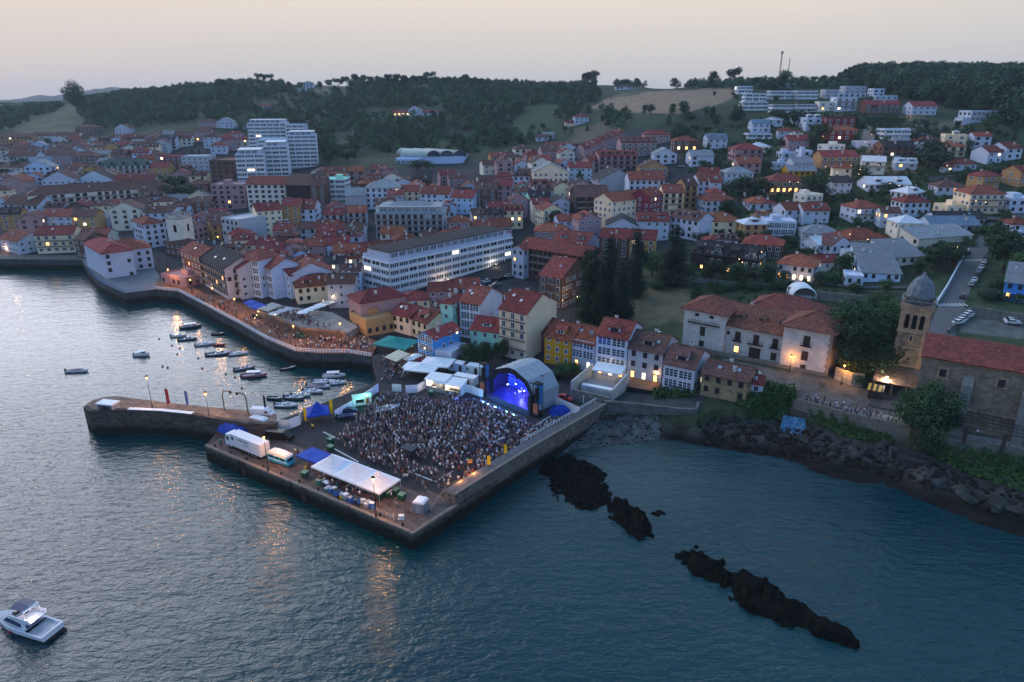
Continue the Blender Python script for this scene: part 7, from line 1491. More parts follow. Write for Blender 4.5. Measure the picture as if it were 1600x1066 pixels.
# gateway arch of bent pipe on the breakwater with flags
X0, X1 = P(351, 641, BWZ), P(388, 648, BWZ); c0, c1 = Vector((*X0, BWZ)), Vector((*X1, BWZ)); t = thing('pipe_gateway', 'bent grey pipe gateway with pennants at the breakwater root', 'gateway', c0); m = MB(); d_ = c1-c0; hgt_ = 5.4; pts = [Vector((0, 0, 0)), Vector((0, 0, hgt_*.8)), d_*.06+Vector((0, 0, hgt_)), d_*.35+Vector((0, 0, hgt_+.2))]; pt2 = [d_-p+Vector((0, 0, 2*p.z)) for p in pts]
for q in (pts, [Vector((d_.x-p.x, d_.y-p.y, p.z)) for p in pts]):
    for a, b in zip(q, q[1:]): m.tube(a, b, .16, n=7)
m.build('pipe', mat('gate_grey', (.10, .11, .12), .5), t); m = MB()
for f in (.36, .64): m.box(tuple(d_*f+Vector((0, 0, hgt_-.1))), (.5, .3, .7))
m.build('lamps', iron, t)
# stacked crates, tables and drink coolers along the marquee
cr_c = [mat('crate_'+n, c, .7) for n, c in (('blue', (.03, .12, .4)), ('grey', (.3, .31, .33)), ('white', (.6, .6, .6)), ('green', (.03, .2, .12)), ('yellow', (.6, .4, .03)), ('dark', (.03, .035, .05)))]
for i in range(26):
    tt = i/25; px = 494+tt*88+random.uniform(-3, 3); py = 756+tt*40+random.uniform(-5, 3); X, Y = P(px, py, QZ); t = thing('equipment_crate', None, 'crate', (X, Y, QZ), AL+random.uniform(-.3, .3), 'crates and coolers stacked by the marquee'); w, d, h = random.uniform(.7, 1.6), random.uniform(.6, 1), random.uniform(.5, 1.3); k = random.randrange(6); m = MB(); m.bx(-w/2, w/2, -d/2, d/2, 0, h); m.build('body', cr_c[k], t); m = MB(); m.bx(-w/2-.03, w/2+.03, -d/2-.03, d/2+.03, h, h+.07); m.build('lid', cr_c[random.choice((1, 2, 5))], t)
    auto_label(t, ('blue', 'grey', 'white', 'green', 'yellow', 'dark')[k]+' equipment crate', px, py)
for i in range(8):
    px, py = random.uniform(500, 600), 0; tt = (px-492)/120; py = 748+tt*34; X, Y = P(px, py, QZ); t = thing('folding_table', None, 'table', (X, Y, QZ), AL, 'serving tables under the marquee'); m = MB(); m.bx(-1, 1, -.35, .35, .72, .76); m.build('table_top', white, t)
    for sx in (-.9, .9):
        m = MB(); m.bx(sx-.03, sx+.03, -.3, .3, 0, .72); m.build('leg', iron, t)
    auto_label(t, 'white serving table under the marquee', px, py)
# ================================================================== STAGE
sp0, sp1 = P(765, 612, QZ+1.4), P(834, 640, QZ+1.4)
rz = ang(sp0, sp1); SW = (Vector(sp1)-Vector(sp0)).length; t = thing('concert_stage', 'concert stage with pale arched roof, blue-lit inside and facing the crowd', 'stage', (*lerp2(sp0, sp1, .5), QZ), rz)
hw = SW/2; prof = [(-hw, 0), (-hw*1.02, 5.2), (-hw*.72, 8.6), (-.15*hw, 10.4), (.15*hw, 10.4), (hw*.72, 8.6), (hw*1.02, 5.2), (hw, 0)]
frame = mat('stage_black', (.010, .011, .014), .7); shell = mat('stage_shell', (.28, .31, .36), .5, var=.08, scale=.5)
DP = 9.5; m = MB(); ins = [(x*.97, z*.975) for x, z in prof]
for j in range(5):
    y0 = DP*j/5; y1 = DP*(j+1)/5; s0 = 1+.018*(j % 2)
    for i in range(len(prof)-1):
        (xa, za), (xb, zb) = prof[i], prof[i+1]
        m.face([(xa, y0, za), (xb, y0, zb), (xb*1.0, (y0+y1)/2, zb+.22), (xa, (y0+y1)/2, za+(.22 if 0 < i else 0))][::-1]); m.face([(xa, (y0+y1)/2, za+(.22 if 0 < i else 0)), (xb, (y0+y1)/2, zb+.22), (xb, y1, zb), (xa, y1, za)][::-1])
m.build('roof_shell', shell, t); m = MB(); m.loft([[(x, DP-.05, z) for x, z in ins][::-1], [(x, .2, z) for x, z in ins][::-1]], closed=False); m.build('lining', frame, t)
m = MB()   # thick black front arch
for i in range(len(prof)-1):
    (xa, za), (xb, zb) = prof[i], prof[i+1]; a2, b2 = (xa*.80, 1.5+za*.70 if i else 0), (xb*.80, 1.5+zb*.70 if i < len(prof)-2 else 0); m.face([(xa, -.02, za), (xb, -.02, zb), (b2[0], -.02, b2[1]), (a2[0], -.02, a2[1])]); m.face([(a2[0], -.02, a2[1]), (b2[0], -.02, b2[1]), (b2[0], .5, b2[1]), (a2[0], .5, a2[1])])
m.build('front_arch', frame, t); m = MB(); m.bx(-hw*1.0, hw*1.0, -1.5, DP, 0, 1.5); m.build('deck', mat('stage_deck', (.035, .035, .06), .4), t)
def screen_mat():
    m = bpy.data.materials.new('led_screen'); m.use_nodes = True; nt = m.node_tree; L = nt.links; b = nt.nodes['Principled BSDF']; b.inputs['Base Color'].default_value = (.01, .01, .03, 1)
    tc_ = nd(nt, 'ShaderNodeTexCoord'); n = nd(nt, 'ShaderNodeTexNoise'); n.inputs['Scale'].default_value = .55; n.inputs['Detail'].default_value = 9; n.inputs['Roughness'].default_value = .75; n.inputs['Distortion'].default_value = 1.2; L.new(tc_.outputs['Object'], n.inputs[0]); r = nd(nt, 'ShaderNodeValToRGB'); L.new(n.outputs[0], r.inputs[0])
    r.color_ramp.elements[0].position = .40; r.color_ramp.elements[0].color = (.0, .004, .05, 1); r.color_ramp.elements[1].position = .78; r.color_ramp.elements[1].color = (.55, .5, 1, 1); e = r.color_ramp.elements.new(.50); e.color = (.004, .02, .55, 1); e = r.color_ramp.elements.new(.62); e.color = (.02, .04, 1, 1)
    L.new(r.outputs[0], b.inputs['Emission Color']); b.inputs['Emission Strength'].default_value = 2.6; return m
m = MB(); m.face([(x*.97, 6.8, max(1.5, z*.97)) for x, z in ins][::-1]); m.build('video_wall', screen_mat(), t)
m = MB(); m.bx(-hw*.85, hw*.85, .3, .45, 8.0, 8.2); m.bx(-hw*.85, hw*.85, 5, 5.15, 8.6, 8.8); 
for i in range(9): m.lathe((-hw*.7+i*hw*.175, .8, 7.6), [(.18, 0), (.22, .3), (.1, .45)], 8)
m.build('lighting_truss', frame, t); m = MB(); [m.bx(s*hw*.98-.5, s*hw*.98+.5, -1.7, .1, 1.5, 5.6) for s in (-1, 1)]; m.build('black_drape', frame, t)
spot = mat('stage_lamp', (.5, .5, 1), .5, emit=(.5, .55, 1), es=40)
for i in range(8):
    m = MB(); m.lathe((-hw*.66+i*hw*.19, 6.4 if i % 2 else 4.2, (3.0, 5.2, 4.0, 6.2)[i % 4]), [(.05, -.1), (.17, 0), (.05, .1)], 8); m.build('spotlight', spot, t)
for x, y, z, pw_, c in ((0, 3, 7.2, 3200, (.01, .03, 1)), (-3.5, 3, 5.5, 1800, (.02, .04, 1)), (3, 3.5, 5, 1800, (.06, .05, 1)), (3.8, 4.5, 3, 70, (1, .1, .3)), (0, 4, 3.4, 160, (.6, .65, 1))):
    ld = bpy.data.lights.new('stage_light', 'POINT'); ld.energy = pw_*2.4; ld.color = c; ld.shadow_soft_size = .3; lo = bpy.data.objects.new('stage_light', ld); COL.objects.link(lo); lo.location = (x, y, z); lo.parent = t
STG = t
for s, lb in ((-1, 'blue-sheeted loudspeaker tower left of the stage opening'), (1, 'blue-sheeted loudspeaker tower right of the stage opening')):
    X, Y = (STG.location.x+math.cos(rz)*s*(hw+1.6)-math.sin(rz)*-.4, STG.location.y+math.sin(rz)*s*(hw+1.6)+math.cos(rz)*-.4); tt = thing('speaker_tower', lb, 'loudspeaker tower', (X, Y, QZ), rz, 'loudspeaker towers'); m = MB()
    for sx in (-.9, .9):
        for sy in (-.7, .9): m.bx(sx-.08, sx+.08, sy-.08, sy+.08, 0, 9.2)
    m.bx(-1, 1, -.8, 1, 9.0, 9.3); m.build('frame', frame, tt); m = MB(); m.bx(-.95, .95, .3, .9, 3.5, 9.0); m.build('sheeting', mat('blue_sheet', (.03, .16, .42), .7), tt); m = MB(); m.bx(-.35, .35, -.75, 0, 4.4, 8.0); m.build('line_array', frame, tt); m = MB(); m.bx(-.8, .8, -.86, -.8, 1.2, 3.9); m.build('banner', mat('orange_banner', (.34, .11, .06), .8), tt); m = MB(); m.bx(-1.0, 1.0, -.7, .9, 0, 1.6); m.build('base', frame, tt)
# front light barrier with blue wash
fx, fy = STG.location.x+math.sin(rz)*5.5, STG.location.y-math.cos(rz)*5.5
tt = thing('crowd_barrier', 'crowd barrier with blue wash lights in front of the stage', 'barrier', (fx, fy, QZ), rz); m = MB(); m.bx(-hw*1.1, hw*1.1, -.05, .05, 0, 1.1); m.bx(-hw*1.1, hw*1.1, 0, .8, 0, .1); m.build('rail', mat('barrier_steel', (.2, .22, .25), .4), tt)
cyan = mat('cyan_lamp', (.4, .8, 1), .5, emit=(.25, .65, 1), es=25)
for i, u in enumerate((-.75, -.5, -.2, .3, .6)):
    m = MB(); m.bx(u*hw-.3, u*hw+.3, .9, 1.3, .2, .5); m.build('wash_light', cyan, tt); ld = bpy.data.lights.new('wash', 'POINT'); ld.energy = 300; ld.color = (.1, .4, 1); ld.shadow_soft_size = .2; lo = bpy.data.objects.new('wash', ld); COL.objects.link(lo); lo.location = (u*hw, 1.1, .9); lo.parent = tt
X, Y = P(874, 644, QZ); t = thing('tarpaulin_heap', 'crumpled blue tarpaulin heap right of the stage', 'tarpaulin', (X, Y, QZ), R(20)); m = MB(); rows_ = [[(-2.8+5.6*i/10, -2+4*j/8, max(.03, 1.7*math.sin(PI*i/10)**.5*math.sin(PI*j/8)**.5+.35*math.sin(i*2.1+j*1.3))) if 0 < i < 10 and 0 < j < 8 else (-2.8+5.6*i/10, -2+4*j/8, 0) for i in range(11)] for j in range(9)]; m.loft(rows_, closed=False); m.build('sheet', tb_, t)
# mixing desk tents and row markings in the crowd
X, Y = P(620, 720, QZ)
tent(640, 712, QZ, 3.4, 2.6, 2.2, .1, 'low dark mixing desk roof within the crowd', mat('desk_roof', (.03, .04, .055), .6), AL); 
# boats on trailers at the harbour side, white kiosk with green light
X, Y = P(566, 632, QZ); t = thing('kiosk', 'white food kiosk glowing green at the harbour side', 'kiosk', (X, Y, QZ), R(18)); m = MB(); m.bx(-2.4, 2.4, -1.2, 1.2, .3, 2.4); m.build('body', white, t); m = MB(); m.bx(-2.5, 2.5, -1.3, 1.3, 2.4, 2.55); m.build('roof', mat('mint_roof', (.35, .6, .5), .6), t); m = MB(); m.bx(-1.6, .4, -1.24, -1.2, 1.1, 2.0); m.build('hatch', dark, t); m = MB(); m.bx(.9, 1.7, -1.24, -1.2, .6, 2.1); m.build('poster', mat('orange_poster', (.5, .12, .05)), t)
for dx, dy, dz, e in ((-.5, -2, 2.9, 160), (1, 0, 3.2, 200)):
    ld = bpy.data.lights.new('kiosk_light', 'POINT'); ld.energy = e; ld.color = (.2, 1, .6); lo = bpy.data.objects.new('kiosk_light', ld); COL.objects.link(lo); lo.location = (dx, dy, dz); lo.parent = t
# warm light over the queue by the flags
for px, py, e in ((716, 750, 420), (738, 738, 420)):
    ld = bpy.data.lights.new('queue_light', 'POINT'); ld.energy = e; ld.color = (1, .42, .1); ld.shadow_soft_size = .2; lo = bpy.data.objects.new('queue_light', ld); COL.objects.link(lo); lo.location = (*P(px, py, QZ+2.6), QZ+3.0)
tent(735, 738, QZ, 1, 1, 2.9, .2, 'small lamp-hung parasol over the queue at the sea wall', mat('parasol_orange', (.5, .2, .05), .8), 0)
t = tent(737, 760, QZ, .9, .9, 1.6, 1.6, 'closed cream parasol standing at the pier gate', mat('cream_fabric', (.62, .52, .38), .7), 0, name='parasol')
# ================================================================== BOATS
hullw = mat('boat_white', (.62, .65, .70), .3, var=.04); decks = mat('boat_deck', (.35, .37, .42), .6); navy = mat('boat_navy', (.02, .04, .10), .4); rubber = mat('boat_grey_rubber', (.12, .14, .17), .7)
def hull(m, L, B, H, mt=0, md=1, bow=.35, sheer=.25):
    N_ = 12; ring_ = []
    for i in range(N_+1):
        u = i/N_; x = -L/2+L*u; w = B/2*(1 if u < .5 else max(.02, 1-((u-.5)/.5)**2.2)); w *= (.88+.12*min(1, u*4)); zt = H+sheer*u*u; kz = -.25+(.5*(max(0, u-.7)/.3)**2)
        ring_.append([(x, -w, zt), (x, -w*.9, zt*.35), (x, -w*.35, kz), (x, w*.35, kz), (x, w*.9, zt*.35), (x, w, zt)])
    m.loft(ring_, mt, closed=False)
    m.face([ring_[0][i] for i in range(6)], mt)
    for i in range(N_):
        a, b = ring_[i], ring_[i+1]; f = .84; zd = (.35 if i < N_*.62 else 0)
        m.face([a[0], b[0], (b[0][0], b[0][1]*f, b[0][2]), (a[0][0], a[0][1]*f, a[0][2])], mt); m.face([(a[5][0], a[5][1]*f, a[5][2]), (b[5][0], b[5][1]*f, b[5][2]), b[5], a[5]], mt)
        m.face([(a[0][0], a[0][1]*f, a[0][2]-zd), (b[0][0], b[0][1]*f, b[0][2]-zd), (b[5][0], b[5][1]*f, b[5][2]-zd), (a[5][0], a[5][1]*f, a[5][2]-zd)], md)
        if zd:
            m.face([(a[0][0], a[0][1]*f, a[0][2]), (b[0][0], b[0][1]*f, b[0][2]), (b[0][0], b[0][1]*f, b[0][2]-zd), (a[0][0], a[0][1]*f, a[0][2]-zd)], mt); m.face([(a[5][0], a[5][1]*f, a[5][2]-zd), (b[5][0], b[5][1]*f, b[5][2]-zd), (b[5][0], b[5][1]*f, b[5][2]), (a[5][0], a[5][1]*f, a[5][2])], mt)
def boat(px, py, rz, L, kind, label, z=0, hm=None):
    X, Y = P(px, py, z); t = thing('motorboat', label, 'boat', (X, Y, z), rz, 'small boats moored in the harbour'); m = MB(); B = L*.36; H = .55 if kind != 'c' else .75; hull(m, L, B, H); m.build('hull', [hm or hullw, decks], t)
    if kind != 'r': m = MB(); m.bx(-L/2-.35, -L/2, -.2, .2, .1, 1.15); m.bx(-L/2-.55, -L/2-.3, -.12, .12, -.3, .5); m.build('outboard_motor', iron, t)
    m = MB()
    if kind == 'o': m.bx(-.2, .4, -.45, .45, .3, 1.05); m.prism([(.25, -.45), (.5, -.45), (.5, .45), (.25, .45)], 1.05, [1.4, 1.1, 1.1, 1.4]); m.bx(-1.3, -1.0, -B*.36, B*.36, .3, .6); m.build('console', hullw, t)
    elif kind == 'c': m.bx(-.2, L*.22, -B*.32, B*.32, .5, 1.55); m.bx(-L*.3, L*.24, -B*.35, B*.35, 1.55, 1.65); m.build('cabin', hullw, t); m = MB(); m.bx(L*.05, L*.225, -B*.33, B*.33, 1.0, 1.4); m.build('windows', carglass, t)
    elif kind == 't': m.loft([[(x, y, H+.1+(.35*(1-abs(x)/(L*.5)))*(1-abs(y)/(B*.5))) for y in np.linspace(-B*.45, B*.45, 7)] for x in np.linspace(-L*.42, L*.30, 8)], closed=False); m.build('boat_cover', navy, t)
    else: m.bx(-L*.25, -L*.2, -B*.38, B*.38, .3, .42); m.bx(L*.05, L*.1, -B*.38, B*.38, .3, .42); m.build('thwarts', decks, t)
    return t
for px, py, a, L, k, lb, hm in [(121, 581, 4, 6.6, 't', 'long pale boat with cover, alone left in the bay', None), (222, 556, 10, 4.6, 'c', 'small white cabin boat alone in the middle of the bay', None), (299, 512, 22, 7.2, 'c', 'navy-hulled cabin boat nearest the promenade', navy), (280, 526, 12, 5, 'o', 'leftmost boat of the upper mooring row', None), (294, 531, 16, 6, 'o', 'grey inflatable boat behind the navy cabin boat', rubber), (321, 539, 18, 6, 'o', 'white boat between the two orange reflections', None), (341, 523, 0, 4.6, 'r', 'small dark rowing boat inside the orange reflection', iron), (343, 540, 4, 4, 'r', 'red rowing boat touching the orange reflection', mat('boat_red', (.3, .03, .03), .5)), (343, 554, 14, 8.0, 'o', 'long grey rigid inflatable, largest of the mooring row', rubber), (373, 554, 16, 5.8, 'o', 'white boat at the right end of the upper row', None),
  (383, 577, 22, 6, 'o', 'grey boat just left of the pink-hulled boat', rubber), (398, 588, 8, 7.4, 'c', 'pink-hulled cabin boat before the orange reflection', mat('boat_pink', (.40, .16, .22), .5)), (450, 577, 20, 5, 'r', 'dark rowing boat near the promenade foot', iron), (430, 624, -14, 4.8, 'r', 'dark green rowing boat behind the striped van', mat('boat_green', (.02, .06, .04), .6)), (448, 635, -4, 6.4, 'o', 'white motorboat nearest the slipway', None), (460, 623, -10, 6.0, 'o', 'grey boat behind the slipway motorboat', rubber), (471, 619, 0, 5.4, 'o', 'white boat tied beside the grey one at the slipway', None), (490, 613, -8, 6, 'o', 'open white boat in the middle of the inner cluster', None), (498, 605, -6, 7.0, 't', 'blue-covered boat in the inner cluster', None), (508, 598, -2, 7.2, 'o', 'white boat third from the hoarding', None), (522, 589, 6, 6.8, 'c', 'white cabin boat closest to the hoarding', None), (528, 600, 12, 5, 'o', 'small white boat beside the hoarding', None)]:
    boat(px, py, R(a), L, k, lb, hm=hm)
boat(604, 640, R(24), 7, 'o', 'pale boat on a trailer at the edge of the crowd', z=QZ+.7); boat(543, 652, R(14), 5, 't', 'covered dark boat on the quay beside the estate car', z=QZ+.5, hm=navy)
for i, (px, py) in enumerate([(281, 545), (277, 554), (262, 575), (269, 540), (249, 530), (310, 560), (316, 576), (353, 585), (233, 558), (254, 573), (475, 570), (378, 607), (367, 590)]):
    X, Y = P(px, py, 0); m = MB(); m.lathe((0, 0, 0), [(.05, -.3), (.3, -.1), (.33, .12), (.2, .35), (.04, .4)], 10); o = m.build('mooring_buoy', iron if i % 3 else mat('buoy_red', (.35, .04, .03), .6), None, (X, Y, 0), smooth=True); tag(o, None, 'buoy', 'mooring buoys in the harbour'); auto_label(o, 'small round mooring buoy', px, py)
# ---- motor yacht in the left foreground
X, Y = P(42, 982, 0); t = thing('motor_yacht', 'white flybridge motor yacht drifting in the lower left water', 'yacht', (X, Y, 0), PI-R(14)); YL = 11.4; t.rotation_euler = (0, 0, R(163))
m = MB(); rg_ = []
for i in range(17):
    u = i/16; x = -YL/2+YL*u; w = 1.95*(1 if u < .45 else max(.03, 1-((u-.45)/.55)**2.4)); zt = 1.25+.55*u; rg_.append([(x, -w, zt), (x, -w*.97, .55+.3*u), (x, -w*.8, .1), (x, -w*.3, -.35+.3*max(0, u-.75)*4), (x, w*.3, -.35+.3*max(0, u-.75)*4), (x, w*.8, .1), (x, w*.97, .55+.3*u), (x, w, zt)])
m.loft(rg_, 0, closed=False); m.face(rg_[0], 0)
for i in range(16):
    a, b = rg_[i], rg_[i+1]; zd = .55 if 0 < i < 5 or i == 0 else 0; f = .9
    m.face([(a[0][0], a[0][1]*f, a[0][2]-zd), (b[0][0], b[0][1]*f, b[0][2]-zd), (b[7][0], b[7][1]*f, b[7][2]-zd), (a[7][0], a[7][1]*f, a[7][2]-zd)], 1)
    m.face([a[0], b[0], (b[0][0], b[0][1]*f, b[0][2]), (a[0][0], a[0][1]*f, a[0][2])]); m.face([(a[7][0], a[7][1]*f, a[7][2]), (b[7][0], b[7][1]*f, b[7][2]), b[7], a[7]])
    if zd: m.face([(a[0][0], a[0][1]*f, a[0][2]), (b[0][0], b[0][1]*f, b[0][2]), (b[0][0], b[0][1]*f, b[0][2]-zd), (a[0][0], a[0][1]*f, a[0][2]-zd)]); m.face([(a[7][0], a[7][1]*f, a[7][2]-zd), (b[7][0], b[7][1]*f, b[7][2]-zd), (b[7][0], b[7][1]*f, b[7][2]), (a[7][0], a[7][1]*f, a[7][2])])
yw = mat('yacht_white', (.66, .68, .74), .3, var=.04); m.build('hull', [yw, mat('yacht_deck', (.50, .50, .53), .6)], t)
m = MB(); m.bx(-YL/2-.7, -YL/2, -1.7, 1.7, .15, .35); m.build('swim_platform', iron, t); m = MB(); m.bx(-YL/2-.02, -YL/2+.25, -1.75, 1.75, .7, 1.3); m.build('transom', yw, t)
def slab(m, x0, x1, w0, w1, z0, z1, s0=0, s1=0, mt=0):
    m.loft([[(x0+s0*0, -w0, z0), (x1, -w1, z0), (x1, w1, z0), (x0, w0, z0)], [(x0+s0, -w0*.9, z1), (x1-s1, -w1*.85, z1), (x1-s1, w1*.85, z1), (x0+s0, w0*.9, z1)]], mt)
m = MB(); slab(m, -1.9, 3.4, 1.6, 1.0, 1.4, 2.75, 0, 1.9); m.build('cabin', yw, t); m = MB(); slab(m, -1.2, 3.05, 1.63, 1.12, 1.85, 2.4, .1, .75); m.bx(-1.93, -1.9, -1.2, 1.2, 1.0, 2.55); m.bx(1.5, 2.6, -1.9, -1.86, 1.15, 1.35); m.build('windows', navy, t)
m = MB(); m.prism([(-3.3, -1.55), (1.4, -1.3), (1.4, 1.3), (-3.3, 1.55)], 2.75, 2.9); m.build('flybridge_deck', yw, t); m = MB()
for a, b in (((-3.3, -1.5), (1.0, -1.3)), ((-3.3, 1.5), (1.0, 1.3)), ((1.0, -1.3), (1.0, 1.3))):
    d = Vector((b[0]-a[0], b[1]-a[1])).normalized(); n = Vector((-d.y, d.x))*.06; m.prism([(a[0]-n.x, a[1]-n.y), (b[0]-n.x, b[1]-n.y), (b[0]+n.x, b[1]+n.y), (a[0]+n.x, a[1]+n.y)], 2.9, 3.45)
m.bx(-.6, .9, -1.2, 1.2, 2.9, 3.3); m.build('flybridge_coaming', yw, t); m = MB(); slab(m, .0, 1.0, 1.1, .9, 3.45, 4.0, 0, .6); m.build('windscreen', carglass, t)
m = MB()
for y in (-1.4, 1.4): m.tube((-2.4, y, 2.9), (-2.0, y*.9, 4.6), .07, n=6)
m.bx(-2.3, -1.7, -1.3, 1.3, 4.55, 4.7); m.build('radar_arch', yw, t); m = MB(); m.loft([[(x, y, 5.0-.12*abs(y)) for y in np.linspace(-1.3, 1.3, 7)] for x in (-1.9, -.8, .6)], closed=False); m.build('bimini', navy, t); m = MB()
for x, y in ((-2.9, -1.4), (-2.9, 0), (-3.0, 1.4)): m.tube((x, y, 2.9), (x, y, 3.6), .03, n=5)
m.tube((-2.1, 1.2, 4.6), (-2.9, 1.3, 8.5), .03, .012, n=4); m.tube((1.8, -1.2, 2.7), (1.9, -1.2, 4.2), .02, n=4)
for i in range(8):
    u = .62+.05*i; a = rg_[min(16, int(u*16))]; m.tube((a[0][0], a[0][1]*.95, a[0][2]), (a[0][0], a[0][1]*.95, a[0][2]+.6), .02, n=4); m.tube((a[7][0], a[7][1]*.95, a[7][2]), (a[7][0], a[7][1]*.95, a[7][2]+.6), .02, n=4)
for s in (0, 7):
    for i in range(9, 16): a, b = rg_[i][s], rg_[i+1][s]; m.tube((a[0], a[1]*.95, a[2]+.6), (b[0], b[1]*.95, b[2]+.6), .02, n=4)
m.build('railing', conc, t); m = MB(); m.lathe((-3.0, .9, 3.6), [(.05, -.12), (.16, 0), (.05, .12)], 8); m.build('deck_lamp', mat('yacht_lamp', (1, .8, .7), .5, emit=(1, .75, .62), es=20), t); m = MB(); m.tube((.6, 2.0, .8), (1.2, 2.05, .8), .18, n=8); m.build('fender', mat('red_fender', (.35, .02, .08), .5), t)
ld = bpy.data.lights.new('yacht_light', 'POINT'); ld.energy = 90; ld.color = (1, .75, .65); lo = bpy.data.objects.new('yacht_light', ld); COL.objects.link(lo); lo.location = (-3.0, .6, 3.75); lo.parent = t
YACHT = t

# ---- quay furniture: bollards, ladders, rubber tyres and stone shelters
for i in range(11):
    p = lerp2(A_, B_, (i+.4)/11); nx_, ny_ = -math.sin(AL), math.cos(AL)
    m = MB(); m.lathe((0, 0, 0), [(.20, 0), (.16, .35), (.26, .45), (.22, .6), (.05, .64)], 9); o = m.build('bollard', iron, None, (p[0]+nx_*1.1, p[1]+ny_*1.1, QZ)); tag(o, None, 'bollard', 'iron bollards along the quay edge'); auto_label(o, 'black iron bollard on quay edge', *proj(*p, QZ)[:2])
for i, f in enumerate((.20, .47, .74)):
    p = lerp2(A_, B_, f); m = MB()
    for s in (-.28, .28): m.tube((s, -.12, -3), (s, -.12, .5), .04, n=5)
    for q in range(10): m.tube((-.28, -.12, -3+.35*q), (.28, -.12, -3+.35*q), .03, n=4)
    o = m.build('quay_ladder', iron, None, (*p, QZ), AL); tag(o, ('leftmost', 'middle', 'rightmost')[i]+' iron ladder down the seaward quay wall', 'ladder', 'iron ladders on the quay wall')
for i in range(2):
    p = lerp2(A_, B_, (.22, .53)[i]); m = MB(); m.bx(-.6, .6, -.22, -.02, -3.2, .1); o = m.build('fender_timber', dframe, None, (*p, QZ), AL); tag(o, ('left', 'right')[i]+'-hand dark timber fender against the quay wall', 'fender')
for i in range(34):
    px, py = random.uniform(500, 860), 0; a_ = random.random(); p = lerp2(PIERW[0], PIERW[1], random.random()); q = random.uniform(2, 9); X, Y = p[0]-math.sin(AL)*q, p[1]+math.cos(AL)*q
    if i > 11: break
    k = i % 3; m = MB()
    if k == 0: m.lathe((0, 0, 0), [(.28, 0), (.3, .8), (.25, .85)], 9); nm = 'drum'
    elif k == 1: m.bx(-.6, .6, -.5, .5, 0, .14); m.bx(-.5, .5, -.4, .4, .14, .8); nm = 'pallet_load'
    else: m.bx(-.25, .25, -.2, .2, 0, .55); m.bx(-.3, .3, -.25, .25, .55, .62); nm = 'cool_box'
    if abs(i-5) < 9: o = m.build(nm, cr_c[(i*5) % 6], None, (X, Y, QZ), AL+i); tag(o, None, nm.replace('_', ' '), 'loose gear on the quay paving'); auto_label(o, ('blue', 'grey', 'white', 'green', 'yellow', 'dark')[(i*5) % 6]+' '+nm.replace('_', ' ')+' on the quay', *proj(X, Y, QZ)[:2])
# ================================================================== ROCKS, REEFS, COAST
def rock_mat(name, c1, c2, rough=.9):
    m = mat(name, c1, rough, col2=c2, scale=.8, bump=.8, bscale=2.5, spec=0); return m
reefm = rock_mat('weed_rock', (.003, .004, .003), (.012, .0125, .010), .95); shorer = rock_mat('shore_rock', (.07, .07, .07), (.022, .022, .021)); darkr = rock_mat('dark_shore_rock', (.030, .024, .018), (.016, .014, .012))
def mound(poly, hmax, label, edge=3.0, seed=1, step=.42):
    hmax *= .72
    W_ = [P(x, y, .3) for x, y in poly]; x0, x1 = min(p[0] for p in W_)-2, max(p[0] for p in W_)+2; y0, y1 = min(p[1] for p in W_)-2, max(p[1] for p in W_)+2
    nx, ny = int((x1-x0)/step)+2, int((y1-y0)/step)+2; X, Y = np.meshgrid(np.linspace(x0, x1, nx), np.linspace(y0, y1, ny)); s = sdist(X, Y, W_)+(vnoise(X, Y, 2.2, seed)-.5)*1.8+(vnoise(X, Y, .8, seed+9)-.5)*1.5
    h = -1.0+(hmax+1.0)*np.clip(s/edge+.33, 0, 1)**.7+((vnoise(X, Y, 1.5, seed+3)-.5)*1.1+(vnoise(X, Y, .65, seed+4)-.5)*1.1)*np.clip(s/edge+.5, 0, 1)
    cx, cy2 = sum(p[0] for p in W_)/len(W_), sum(p[1] for p in W_)/len(W_); V = np.stack([X-cx, Y-cy2, h], -1).reshape(-1, 3); k = np.arange((ny-1)*(nx-1)); r_, c_ = k//(nx-1), k % (nx-1); v0 = r_*nx+c_; F = np.stack([v0, v0+1, v0+nx+1, v0+nx], -1)
    hq = np.maximum.reduce([V[F[:, i], 2] for i in range(4)]); F = F[hq > -.9]; me = bpy.data.meshes.new('reef_rock'); mesh_np(me, V, F, smooth=False); me.materials.append(reefm); o = link('reef_rock', me, None, (cx, cy2, 0)); return tag(o, label, 'rock')
mound([(862, 716), (880, 708), (905, 712), (930, 728), (948, 745), (957, 765), (950, 785), (935, 800), (905, 795), (880, 780), (860, 760), (852, 735)], 1.5, 'large dark weedy reef rock beside the sea wall', 4, 11); mound([(958, 772), (975, 778), (995, 795), (1018, 820), (1022, 838), (1000, 842), (975, 828), (950, 808)], 1.5, 'dark reef rock touching the right end of the large one', 2.5, 12)
mound([(1064, 858), (1078, 852), (1100, 862), (1130, 880), (1145, 895), (1138, 918), (1110, 905), (1080, 895), (1066, 880)], 1.8, 'short dark reef rock standing alone in the water', 2.5, 13); mound([(1142, 900), (1160, 892), (1190, 905), (1230, 935), (1280, 962), (1320, 978), (1342, 998), (1330, 1012), (1305, 1004), (1270, 985), (1225, 975), (1180, 955), (1145, 935)], 1.9, 'longest dark reef ridge, nearest the lower right', 2.5, 14); mound([(1018, 796), (1030, 793), (1040, 802), (1032, 810), (1020, 808)], .5, 'tiny low rock beside the reef rocks', 1.5, 15)
mound([(835, 735), (850, 715), (870, 708), (880, 722), (860, 745), (840, 750)], .8, 'low weed-covered rock at the foot of the sea wall', 3, 16)
ROCKS = []
